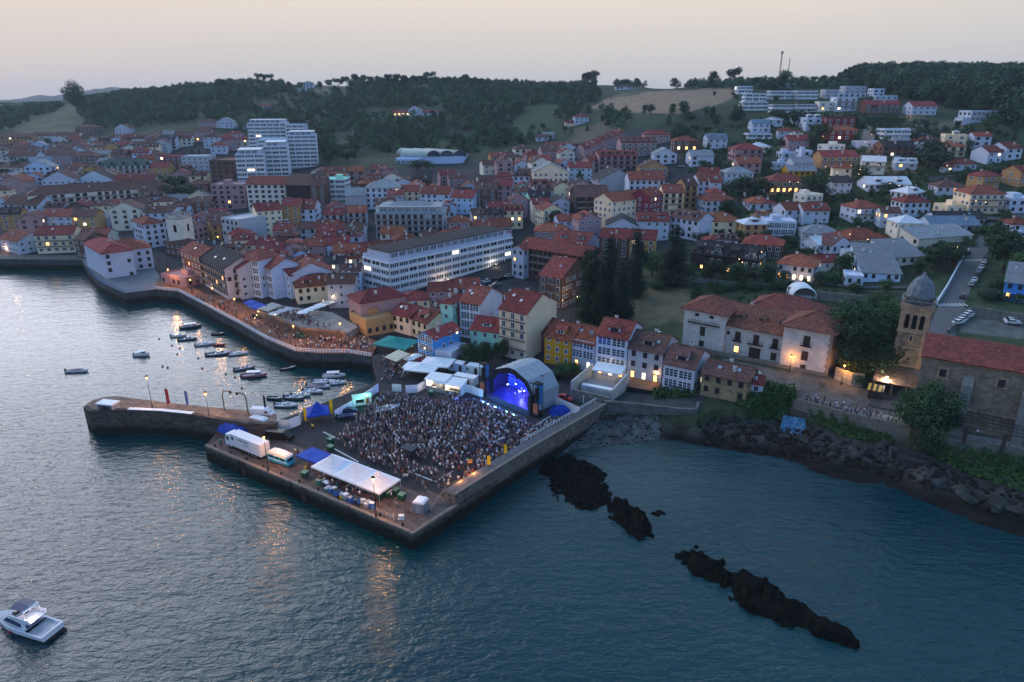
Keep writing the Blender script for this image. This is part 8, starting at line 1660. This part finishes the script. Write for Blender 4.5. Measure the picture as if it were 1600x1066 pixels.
for s_ in range(5):
    bm = bmesh.new(); bmesh.ops.create_icosphere(bm, subdivisions=2, radius=1); rg = random.Random(s_); off = Vector((rg.random()*9, rg.random()*9, rg.random()*9))
    from mathutils import noise as mn
    for v in bm.verts: v.co *= 1+.45*mn.noise(v.co*1.2+off)+.15*mn.noise(v.co*3+off); v.co.x *= 1.25; v.co.z *= .7
    me = bpy.data.meshes.new('boulder'); bm.to_mesh(me); bm.free(); ROCKS.append(me); me.materials.append(shorer)
RD = []
for me in ROCKS: m2 = me.copy(); m2.materials.clear(); m2.materials.append(darkr); RD.append(m2)
def boulder(px, py, r, dk_=False, label=None, sc=(1, 1, 1)):
    X, Y, Z = ghit(px, py); Z = max(Z, h1(X, Y)); o = link('boulder', random.choice(RD if dk_ else ROCKS), None, (X, Y, max(-.3, Z)+r*.1)); o.scale = (r*sc[0], r*sc[1], r*sc[2]); o.rotation_euler = (random.uniform(-.3, .3), random.uniform(-.3, .3), random.uniform(0, 6)); tag(o, label, 'boulder', 'boulders below the sea path')
    if not label: auto_label(o, ('dark wet ' if dk_ else 'pale grey ')+('large boulder' if r > 1.6 else 'boulder'), px, py)
COASTP = [(1100, 668), (1180, 660), (1230, 670), (1300, 695), (1370, 715), (1430, 730), (1500, 755), (1600, 790)]
for i in range(280):
    k = random.random()*(len(COASTP)-1); a, b = COASTP[int(k)], COASTP[int(k)+1]; f = k-int(k); px, py = a[0]+(b[0]-a[0])*f, a[1]+(b[1]-a[1])*f+random.uniform(-16, 26); boulder(px, py+0, random.uniform(.3, .85), random.random() < .25 or py > a[1]+(b[1]-a[1])*f+14)
for px, py, r, sc in ((1224, 683, 2.0, (1.2, 1, 1)), (1250, 687, 2.2, (1.4, .8, 1)), (1281, 696, 2.6, (1.3, 1, 1)), (1304, 700, 2.0, (1.2, 1, 1.1)), (1335, 708, 2.6, (1.3, 1, 1)), (1300, 685, 1.8, (1.1, 1, 1)), (1382, 695, 2.6, (1.5, 1, 1)), (1510, 778, 2.8, (1.5, 1, .8)), (1560, 790, 2.8, (1.5, 1, .8)), (1470, 755, 2.6, (1.5, 1, .8)), (1590, 800, 2.8, (1.5, 1, .8))): boulder(px, py, r*.5, sc=sc)
for px, py, L, a, lb in ((1429, 716, 7.5, -24, 'long pale concrete block lying on the shore rocks'), (1425, 725, 6.5, -20, 'brownish concrete block just below the long pale one'), (1399, 710, 2.6, -10, 'short square concrete block left of the long one'), (950, 652, 3.8, 0, 'pale concrete block at the landward end of the sea wall')):
    X, Y, Z = ghit(px, py); o = MB().box((0, 0, .7), (L, 1.9, 1.5)).build('concrete_block', shorer, None, (X, Y, max(Z, h1(X, Y))), R(a)); o.rotation_euler[1] = R(4); tag(o, lb, 'concrete block')
o = forest('rubble', [[(1090, 655), (1240, 665), (1330, 700), (1420, 725), (1600, 770), (1620, 830), (1450, 775), (1300, 738), (1180, 706), (1090, 690)]], 1.3, (.18, .75), [], 'dark wet rock rubble along the waterline', seed=31, meshes=RD, thr=.3); o['category'] = 'rubble'
o = forest('rubble', [[(1090, 645), (1240, 662), (1330, 690), (1420, 708), (1600, 755), (1600, 790), (1420, 735), (1240, 690), (1090, 665)]], 1.9, (.25, .8), [], 'broken grey stones below the cliff path', seed=32, meshes=ROCKS, thr=.42); o['category'] = 'rubble'
o = forest('gravel', [[(860, 706), (930, 645), (1060, 650), (1085, 668), (1040, 688), (960, 698), (900, 704)]], .75, (.10, .30), [], 'grey shingle and stones of the small beach', seed=33, meshes=ROCKS[:2]+RD[:2], thr=.2); o['category'] = 'gravel'
# blue graffiti on a sloping slab below the path
ga = [P(1217, 650, 5.0), P(1266, 657, 5.0)]; gm = bpy.data.materials.new('graffiti_paint'); gm.use_nodes = True; nt = gm.node_tree; b = nt.nodes['Principled BSDF']; tc_ = nd(nt, 'ShaderNodeTexCoord'); n_ = nd(nt, 'ShaderNodeTexNoise'); n_.inputs['Scale'].default_value = .9; n_.inputs['Detail'].default_value = 4; n_.inputs['Distortion'].default_value = 2.5; nt.links.new(tc_.outputs['Object'], n_.inputs[0]); r_ = nd(nt, 'ShaderNodeValToRGB'); nt.links.new(n_.outputs[0], r_.inputs[0]); r_.color_ramp.interpolation = 'CONSTANT'
r_.color_ramp.elements[0].color = (.02, .05, .10, 1); r_.color_ramp.elements[1].position = .62; r_.color_ramp.elements[1].color = (.28, .34, .38, 1); e = r_.color_ramp.elements.new(.42); e.color = (.025, .11, .22, 1); e = r_.color_ramp.elements.new(.53); e.color = (.05, .17, .30, 1); nt.links.new(r_.outputs[0], b.inputs['Base Color']); b.inputs['Roughness'].default_value = .8
t = thing('painted_slab', 'concrete slab covered in blue graffiti below the sea path', 'slab', (*ga[0], 0), ang(*ga)); Lg = (Vector(ga[1])-Vector(ga[0])).length; m = MB(); m.loft([[(0, -3.6, .6), (Lg, -3.6, .6), (Lg, 3.5, .6), (0, 3.5, .6)], [(0, -3.5, 1.4), (Lg, -3.5, 1.4), (Lg-.8, 2.0, 4.6), (.9, 1.2, 5.0)]]); m.build('slab', shorer, t); m = MB(); m.face([(.35, -3.46, 1.47), (Lg-.5, -3.46, 1.47), (Lg-1.1, 1.75, 4.50), (1.15, .95, 4.86)]); o = m.build('graffiti', gm, t)
# sea path paving, edge railing
sp_ = [P(x, y, 8.35) for x, y in ((1245, 624), (1330, 648), (1400, 663), (1480, 684), (1600, 706), (1760, 735))]
strip(sp_, 0, 4.0, lambda p: gz(p.x, p.y)+.25, brick_mat('path_paving', (.30, .27, .26), (.24, .21, .205), (.14, .12, .12), .7, 1, .5), 'path'); strip(sp_, -.5, 0, 8.75, cope, 'kerb', th=3.0)
railing(sp_, lambda a: gz(a[0], a[1])+.3, 1.05, 1.4, iron, 'dark railing along the cliff edge of the church path', rail=.06, post=.07, off=.1)
# undergrowth on the cliff
def ivy(poly, n, label, seed, sz=.5, off=.6):
    rg = np.random.default_rng(seed); V = []; xs = [p[0] for p in poly]; ys = [p[1] for p in poly]; c = 0
    while c < n:
        px, py = rg.uniform(min(xs), max(xs)), rg.uniform(min(ys), max(ys))
        if not in_poly(px, py, poly): continue
        X, Y, Z = ghit(px, py); p = np.array([X, Y, Z+rg.uniform(0, off)]); d = rg.normal(size=3); d[2] = abs(d[2]); d /= np.linalg.norm(d); u = np.cross(d, rg.normal(size=3)); u /= np.linalg.norm(u); v = np.cross(d, u); s = sz*rg.uniform(.4, 1.0); V += [p-u*s, p-v*s, p+u*s, p+v*s]; c += 1
    V = np.array(V); me = bpy.data.meshes.new('ivy'); mesh_np(me, V, np.arange(len(V)).reshape(-1, 4), smooth=False); me.materials.append(LF['mid']); tag(link('ivy', me), label, 'ivy', kind='stuff')
ivy([(1158, 605), (1190, 600), (1240, 608), (1246, 620), (1232, 640), (1222, 662), (1180, 655), (1150, 635)], 2600, 'dense green ivy spilling down the cliff right of the yellow stone house', 1, .55, 1.4); ivy([(1250, 628), (1300, 640), (1340, 662), (1370, 670), (1400, 690), (1350, 690), (1310, 680), (1270, 655)], 2000, 'patchy greenery on the cliff below the standing people', 2, .45, .8); ivy([(1020, 612), (1085, 610), (1088, 622), (1020, 625)], 700, 'ivy hanging over the stone wall below the corner house', 3, .4, 1.6); ivy([(1460, 695), (1600, 720), (1600, 770), (1520, 745), (1450, 712)], 2200, 'scrubby grass on the cliff right of the church tree', 4, .45, .6)
# ================================================================== PEOPLE
def person_template(pose, sub):
    """one skinned body; returns verts, faces, zone per face (0 skin 1 hair 2 top 3 legs 4 shoes)"""
    J = {'pelvis': (0, 0, .95), 'waist': (0, 0, 1.12), 'chest': (0, 0, 1.32), 'neck': (0, .0, 1.50), 'head': (0, -.02, 1.60), 'crown': (0, 0, 1.70)}
    st = {'stand': (0, 0), 'walk': (.22, -.22), 'cheer': (.03, -.03), 'talk': (0, .05), 'sit': (0, 0)}[pose]
    for s, n, sy in ((-1, 'l', st[0]), (1, 'r', st[1])):
        if pose == 'sit': J['hip'+n] = (s*.10, 0, .90); J['knee'+n] = (s*.12, -.42, .92); J['ankle'+n] = (s*.12, -.44, .50); J['toe'+n] = (s*.12, -.58, .47)
        else: J['hip'+n] = (s*.10, 0, .90); J['knee'+n] = (s*.11, -sy*.6-.03*(pose == 'walk'), .50); J['ankle'+n] = (s*.12, -sy*1.0+(.06 if sy < 0 else 0), .10); J['toe'+n] = (s*.13, -sy*1.0-.15+(.06 if sy < 0 else 0), .05)
        J['sh'+n] = (s*.19, 0, 1.42)
        if pose == 'cheer': J['el'+n] = (s*.30, -.08, 1.62); J['wr'+n] = (s*.25, -.12, 1.88); J['ha'+n] = (s*.24, -.13, 1.98)
        elif pose == 'talk' and s > 0: J['el'+n] = (s*.26, -.04, 1.16); J['wr'+n] = (s*.12, -.27, 1.26); J['ha'+n] = (s*.06, -.33, 1.31)
        else: J['el'+n] = (s*.25, .02+.1*s*(pose == 'walk'), 1.15); J['wr'+n] = (s*.27, -.06+.2*s*(pose == 'walk'), .92); J['ha'+n] = (s*.27, -.08+.22*s*(pose == 'walk'), .83)
    E = [('pelvis', 'waist'), ('waist', 'chest'), ('chest', 'neck'), ('neck', 'head'), ('head', 'crown')]
    for n in 'lr': E += [('pelvis', 'hip'+n), ('hip'+n, 'knee'+n), ('knee'+n, 'ankle'+n), ('ankle'+n, 'toe'+n), ('chest', 'sh'+n), ('sh'+n, 'el'+n), ('el'+n, 'wr'+n), ('wr'+n, 'ha'+n)]
    RD_ = {'pelvis': .155, 'waist': .135, 'chest': .165, 'neck': .062, 'head': .105, 'crown': .085, 'hip': .10, 'knee': .065, 'ankle': .045, 'toe': .045, 'sh': .075, 'el': .045, 'wr': .035, 'ha': .04}
    names = list(J); me = bpy.data.meshes.new('p'); me.from_pydata([J[n] for n in names], [(names.index(a), names.index(b)) for a, b in E], []); o = bpy.data.objects.new('p', me); COL.objects.link(o)
    md = o.modifiers.new('s', 'SKIN'); sv = me.skin_vertices[0].data
    for i, n in enumerate(names):
        r = RD_.get(n, RD_.get(n[:-1], .1)); sv[i].radius = (r, r*.72 if n in ('pelvis', 'waist', 'chest') else r); sv[i].use_root = n == 'pelvis'
    if sub: sb = o.modifiers.new('d', 'SUBSURF'); sb.levels = 1; sb.render_levels = 1
    dg = bpy.context.evaluated_depsgraph_get(); ev = o.evaluated_get(dg).to_mesh(); V = np.array([v.co[:] for v in ev.vertices]); F = [tuple(p.vertices) for p in ev.polygons]; o.evaluated_get(dg).to_mesh_clear(); bpy.data.objects.remove(o)
    if pose == 'sit': V[:, 2] -= .40
    zof = .40 if pose == 'sit' else 0
    Q = np.array([f if len(f) == 4 else (f[0], f[1], f[2], f[2]) for f in F]); c = V[Q].mean(1); z = c[:, 2]+zof; ax = np.abs(c[:, 0])
    zone = np.full(len(Q), 2); zone[z < .96] = 3; zone[(z < .12)] = 4
    if pose == 'sit': zone[(z < .60)] = 4
    zone[z > 1.50] = 0; zone[(z > 1.655) | ((z > 1.55) & (c[:, 1] > .02))] = 1
    arm = (ax > .205) & (z < 1.30) & (z > .75); zone[arm] = 0
    if pose == 'cheer': zone[(ax > .2) & (z > 1.5)] = 0
    if pose == 'talk': zone[(c[:, 1] < -.12) & (z > 1.1)] = 0
    return V, F, zone
pm = bpy.data.materials.new('people_cloth_and_skin'); pm.use_nodes = True; nt = pm.node_tree; a = nd(nt, 'ShaderNodeAttribute', attribute_name='Col'); nt.links.new(a.outputs[0], nt.nodes['Principled BSDF'].inputs['Base Color']); nt.nodes['Principled BSDF'].inputs['Roughness'].default_value = .85
TOPS = {'white': (.68, .69, .74), 'black': (.02, .02, .025), 'grey': (.22, .22, .25), 'navy': (.03, .045, .12), 'pale blue': (.25, .35, .5), 'red': (.38, .04, .04), 'pink': (.5, .25, .25), 'green': (.06, .14, .07), 'beige': (.26, .22, .18), 'orange': (.5, .18, .04), 'yellow': (.6, .5, .05)}
BOT = [(.02, .03, .07), (.012, .012, .016), (.05, .07, .14), (.12, .10, .09), (.03, .03, .04), (.3, .3, .32)]; HAIR = [(.02, .014, .01), (.05, .03, .018), (.10, .065, .03), (.20, .14, .07)]; SKIN = [(.36, .21, .16), (.26, .15, .11)]
PT = {p: person_template(p, True) for p in ('stand', 'walk', 'cheer', 'talk', 'sit')}; PL = {p: person_template(p, False) for p in ('stand', 'walk', 'cheer', 'talk')}
PMESH = {}
def pmesh(pose, top, v):
    k = (pose, top, v)
    if k not in PMESH:
        V, F, z = PT[pose]; rg = random.Random(hash(top) % 97 if False else len(top)*7+v); cs = [SKIN[v % 2], HAIR[rg.randrange(4)], TOPS[top], BOT[rg.randrange(6)], (.03, .03, .03)]
        me = bpy.data.meshes.new('person'); me.from_pydata([tuple(q) for q in V], [], F); at = me.color_attributes.new('Col', 'FLOAT_COLOR', 'CORNER'); arr = []
        for f, zz in zip(F, z): arr += [(*cs[zz], 1)]*len(f)
        at.data.foreach_set('color', np.array(arr, np.float32).ravel()); me.polygons.foreach_set('use_smooth', [True]*len(F)); me.materials.append(pm); PMESH[k] = me
    return PMESH[k]
# every standing place, then the 300 nearest become objects and the rest one crowd
rg = np.random.default_rng(42); SPOT = []
class Grid:
    def __init__(s, r): s.r = r; s.d = {}
    def ok(s, x, y):
        i, j = int(x//s.r), int(y//s.r)
        for a in (-1, 0, 1):
            for b in (-1, 0, 1):
                for (u, v) in s.d.get((i+a, j+b), ()):
                    if (u-x)**2+(v-y)**2 < s.r**2: return False
        s.d.setdefault((i, j), []).append((x, y)); return True
def scatter(poly, z, n, r, where, facing, lab, tries=30):
    W_ = [P(x, y, z) for x, y in poly]; x0, x1 = min(p[0] for p in W_), max(p[0] for p in W_); y0, y1 = min(p[1] for p in W_), max(p[1] for p in W_); g = GRD; c = 0; k = 0
    while c < n and k < n*tries:
        k += 1; x, y = rg.uniform(x0, x1), rg.uniform(y0, y1)
        if in_poly(x, y, W_) and g.ok(x, y): zz = z if where != 'g' else gz(x, y)+.25; SPOT.append((x, y, zz, facing(x, y), lab)); c += 1
GRD = Grid(.62)
sx_, sy_ = STG.location.x, STG.location.y
tost = lambda x, y: math.atan2(sy_-y, sx_-x)+PI/2+rg.normal()*.25
anyd = lambda x, y: rg.uniform(0, 6.28)
CR_MAIN = [(598, 618), (640, 622), (678, 632), (712, 632), (748, 630), (790, 648), (826, 664), (840, 678), (800, 706), (765, 728), (740, 742), (700, 738), (660, 722), (620, 712), (590, 690), (570, 668), (578, 640)]
scatter(CR_MAIN, QZ, 1150, .6, '', tost, 'c'); scatter([(560, 650), (600, 620), (620, 715), (660, 735), (600, 735), (540, 705), (525, 690)], QZ, 190, 1, '', tost, 'c'); scatter([(640, 730), (720, 750), (742, 742), (735, 756), (700, 768), (660, 762), (610, 745)], QZ, 60, 1, '', anyd, 'f'); scatter([(842, 668), (880, 656), (800, 712), (760, 740)], QZ, 90, 1, '', tost, 'w')
scatter([(725, 748), (755, 728), (765, 735), (722, 765)], QZ, 40, 1, '', anyd, 'q'); scatter([(500, 748), (520, 745), (600, 780), (590, 792), (500, 760)], QZ, 26, 1, '', anyd, 'm'); scatter([(600, 560), (640, 556), (650, 580), (625, 600), (596, 600), (592, 575)], QZ+.3, 75, 1, '', anyd, 'g')
scatter([(465, 545), (470, 534), (520, 528), (570, 530), (585, 548), (540, 548)], PZ, 120, 1, '', anyd, 'p'); scatter([(300, 462), (345, 470), (400, 497), (450, 520), (465, 530), (455, 543), (415, 524), (360, 496), (310, 470)], PZ, 60, 1.2, '', anyd, 'p'); scatter([(440, 485), (470, 490), (520, 512), (530, 522), (500, 515), (460, 505), (430, 492)], 7.45, 70, 1, '', anyd, 's'); scatter([(1254, 628), (1335, 650), (1395, 662), (1395, 656), (1335, 640), (1258, 618)], 8.3, 46, 1, 'g', lambda x, y: rg.normal()*.4, 'k'); scatter([(700, 618), (722, 622), (715, 632), (695, 625)], QZ, 16, 1, '', anyd, 'b')
for px, py, z, l in [(346, 700, QZ, 'o'), (470, 718, QZ, 'v'), (466, 714, QZ, 'v'), (462, 710, QZ, 'v'), (472, 712, QZ, 'v'), (490, 672, QZ, 'y'), (488, 671, QZ, 'y'), (620, 795, QZ, 'd'), (634, 800, QZ, 'd'), (638, 802, QZ, 'd'), (612, 780, QZ, 'd'), (611, 777, QZ, 'd'), (665, 770, QZ, 'd'), (648, 762, QZ, 'd'), (633, 750, QZ, 'd'), (623, 752, QZ, 'd'), (594, 746, QZ, 'd'), (576, 738, QZ, 'd'), (1526, 681, 8.6, 'h'), (1284, 607, 8.9, 'i'), (1287, 604, 8.9, 'i'), (1280, 606, 8.9, 'i'), (318, 470, PZ, 'j'), (341, 477, PZ, 'j'), (345, 480, PZ, 'j'), (364, 475, PZ, 'j'), (386, 498, PZ, 'j'), (431, 520, PZ, 'j'), (441, 523, PZ, 'j'), (249, 410, PZ, 'j'), (256, 408, PZ, 'j'), (262, 412, PZ, 'j'), (268, 406, PZ, 'j')]:
    SPOT.append((*P(px, py, z), z, rg.uniform(0, 6.28), l))
SPOT.sort(key=lambda s: s[0]**2+s[1]**2+(s[2]-CAMZ)**2)
WH_ = {'c': ('in the concert crowd', 'people watching in the concert crowd'), 'f': ('behind the crowd near the pier corner', 'people standing behind the crowd'), 'w': ('between the crowd and the sea wall', 'people along the sea wall'), 'q': ('in the orange-lit queue by the sea wall', 'people queueing at the sea wall'), 'm': ('working under the white marquee', 'staff under the marquee'), 'g': ('on the slope behind the pier gate', 'people on the slope to the pier'), 'p': ('on the crowded end of the promenade', 'people on the promenade'), 's': ('at the restaurant square', 'people at the square'), 'k': ('at the cliff railing by the church, watching', 'people watching from the church path'), 'b': ('at the counter of the lit stall', 'people at the lit stall'), 'o': ('alone beside the white lorry', None), 'v': ('beside the turquoise food van', 'people at the food van'), 'y': ('in a yellow jacket before the blue tent', 'stewards before the blue tent'), 'd': ('walking on the seaward paving behind the crowd', 'people walking on the seaward paving'), 'h': ('alone on the path below the long church wall', None), 'i': ('on the lane before the palace', 'people on the palace lane'), 'j': ('strolling on the promenade left of the square', 'people strolling on the promenade')}
CW = ['white']*24+['black']*30+['grey']*10+['navy']*20+['pale blue']*8+['red']*4+['pink']*4+['green']*3+['beige']*6+['orange']*1
special = [s for s in SPOT if s[4] in 'kovyhidj']; rest = [s for s in SPOT if s[4] not in 'kovyhidj']; indiv = special+rest[:300-len(special)]; mass = rest[300-len(special):]
POSEW = {'stand': 'standing', 'walk': 'walking', 'cheer': 'with raised arms', 'talk': 'with one arm bent', 'sit': 'sitting'}
for x, y, z, a, l in indiv:
    top = CW[rg.integers(len(CW))] if l != 'y' else 'yellow'; pose = ['stand', 'stand', 'talk', 'cheer', 'walk'][rg.integers(5)] if l in 'cw' else ['stand', 'walk', 'talk'][rg.integers(3)]
    if l == 'k': pose = 'stand' if rg.random() < .7 else 'talk'
    o = link('person', pmesh(pose, top, int(rg.integers(3))), None, (x, y, z+.0)); o.rotation_euler = (0, 0, a); s = rg.uniform(.94, 1.08); o.scale = (s*1.05, s*1.05, s)
    lab = 'person in %s, %s, %s' % (top, POSEW[pose], WH_[l][0]) if l != 'y' else 'person %s, %s' % (WH_[l][0], POSEW[pose]); tag(o, lab, 'person', WH_[l][1] or 'people alone on the quay and path')
# the rest of the crowd as one mass
Vs = []; Fs = []; Cs = []; off = 0
for x, y, z, a, l in mass:
    top = CW[rg.integers(len(CW))]; pose = ['stand', 'stand', 'talk', 'cheer', 'walk'][rg.integers(5)] if l in 'cw' else ['stand', 'walk', 'talk'][rg.integers(3)]
    V, F, zn = PL[pose]; s = rg.uniform(.94, 1.08); c, sn = math.cos(a)*s, math.sin(a)*s; W2 = np.stack([V[:, 0]*c-V[:, 1]*sn+x, V[:, 0]*sn+V[:, 1]*c+y, V[:, 2]*s+z], -1); cs = [SKIN[rg.integers(2)], HAIR[rg.integers(4)], TOPS[top], BOT[rg.integers(6)], (.03, .03, .03)]
    for f, q in zip(F, zn): Fs.append(tuple(i+off for i in f)); Cs += [cs[q]]*len(f)
    Vs.append(W2); off += len(V)
me = bpy.data.meshes.new('crowd'); me.from_pydata(np.concatenate(Vs).tolist(), [], Fs); at = me.color_attributes.new('Col', 'FLOAT_COLOR', 'CORNER'); at.data.foreach_set('color', np.c_[np.array(Cs), np.ones(len(Cs))].astype(np.float32).ravel()); me.materials.append(pm); me.polygons.foreach_set('use_smooth', [True]*len(Fs)); tag(link('crowd', me), 'dense crowd of people facing the stage and filling the pier', 'crowd', kind='stuff'); print('people', len(indiv), len(mass))
# performers on the deck and a helmsman
for i, (u, v, pose, top) in enumerate([(0, 1.6, 'talk', 'white'), (-3.2, 2.6, 'talk', 'black'), (3.0, 2.4, 'talk', 'pink'), (-1.4, 5.6, 'sit', 'grey'), (1.6, 5.2, 'stand', 'white'), (4.4, 4.4, 'talk', 'black')]):
    c, s = math.cos(STG.rotation_euler.z), math.sin(STG.rotation_euler.z); o = link('person', pmesh(pose, top, i % 3), None, (sx_+u*c-v*s, sy_+u*s+v*c, QZ+1.52)); o.rotation_euler = (0, 0, STG.rotation_euler.z); o.scale = (1.1,)*3
    tag(o, ['singer in white at the front of the stage', 'musician in black left of the singer', 'musician in pink right of the singer', 'seated grey-clad drummer at the back of the stage', 'performer in white at the back of the stage', 'rightmost musician in black on the stage'][i], 'person', 'performers on the stage')
t = thing('drum_kit', 'drum kit on the stage riser behind the singer', 'drum kit', (sx_+(-1.4)*c-(4.9)*s, sy_-1.4*s+4.9*c, QZ+1.5), STG.rotation_euler.z); m = MB(); m.tube((0, -.4, .3), (0, .0, .3), .3, n=12); m.tube((.5, 0, .5), (.5, 0, .75), .2, n=10); m.tube((-.5, 0, .5), (-.5, 0, .75), .2, n=10); m.build('drums', white, t); m = MB(); m.tube((.8, -.2, 1.1), (.8, -.2, 1.12), .25, n=10); m.tube((-.8, -.2, 1.1), (-.8, -.2, 1.12), .25, n=10); m.tube((.8, -.2, 0), (.8, -.2, 1.1), .02, n=4); m.tube((-.8, -.2, 0), (-.8, -.2, 1.1), .02, n=4); m.build('cymbals', mat('brass', (.5, .35, .1), .3, metal=1), t)
c, s = math.cos(YACHT.rotation_euler.z), math.sin(YACHT.rotation_euler.z); o = link('person', pmesh('sit', 'navy', 1), None, (YACHT.location.x-1.2*c, YACHT.location.y-1.2*s, 3.0)); o.rotation_euler = (0, 0, YACHT.rotation_euler.z+PI/2); tag(o, 'person in dark clothes sitting on the flybridge of the yacht', 'person')
# cafe parasols and tables on the restaurant square
for i, (px, py, k) in enumerate([(428, 490, 0), (440, 486, 0), (450, 483, 0), (473, 488, 1), (483, 484, 1), (491, 481, 1), (500, 478, 1), (640, 560, 0), (650, 556, 0)]):
    z = 7.45 if px < 600 else QZ+.2; X, Y = P(px, py, z+2.2); t = thing('parasol', None, 'parasol', (X, Y, z), 0, 'cafe parasols'); m = MB(); m.lathe((0, 0, 0), [(2.0, 2.2), (1.2, 2.55), (.1, 2.9)], 8); m.build('canopy', tentw if k or px > 600 else decks, t); m = MB(); m.tube((0, 0, 0), (0, 0, 2.6), .04, n=5); m.build('pole', iron, t); auto_label(t, ('white' if k or px > 600 else 'grey')+' cafe parasol', px, py)
# haze over the whole place
hz = MB(); hz.bx(-2600, 2600, -120, 4300, -8, 145); o = hz.build('haze', None); o.data.materials.clear(); hm_ = bpy.data.materials.new('haze'); hm_.use_nodes = True; nt = hm_.node_tree; nt.nodes.clear(); pv = nd(nt, 'ShaderNodeVolumePrincipled'); pv.inputs['Density'].default_value = .00008; pv.inputs['Color'].default_value = (.78, .86, 1.0, 1); pv.inputs['Anisotropy'].default_value = .2; ot = nd(nt, 'ShaderNodeOutputMaterial'); nt.links.new(pv.outputs[0], ot.inputs['Volume']); o.data.materials.append(hm_); tag(o, kind='stuff')
finish_labels()
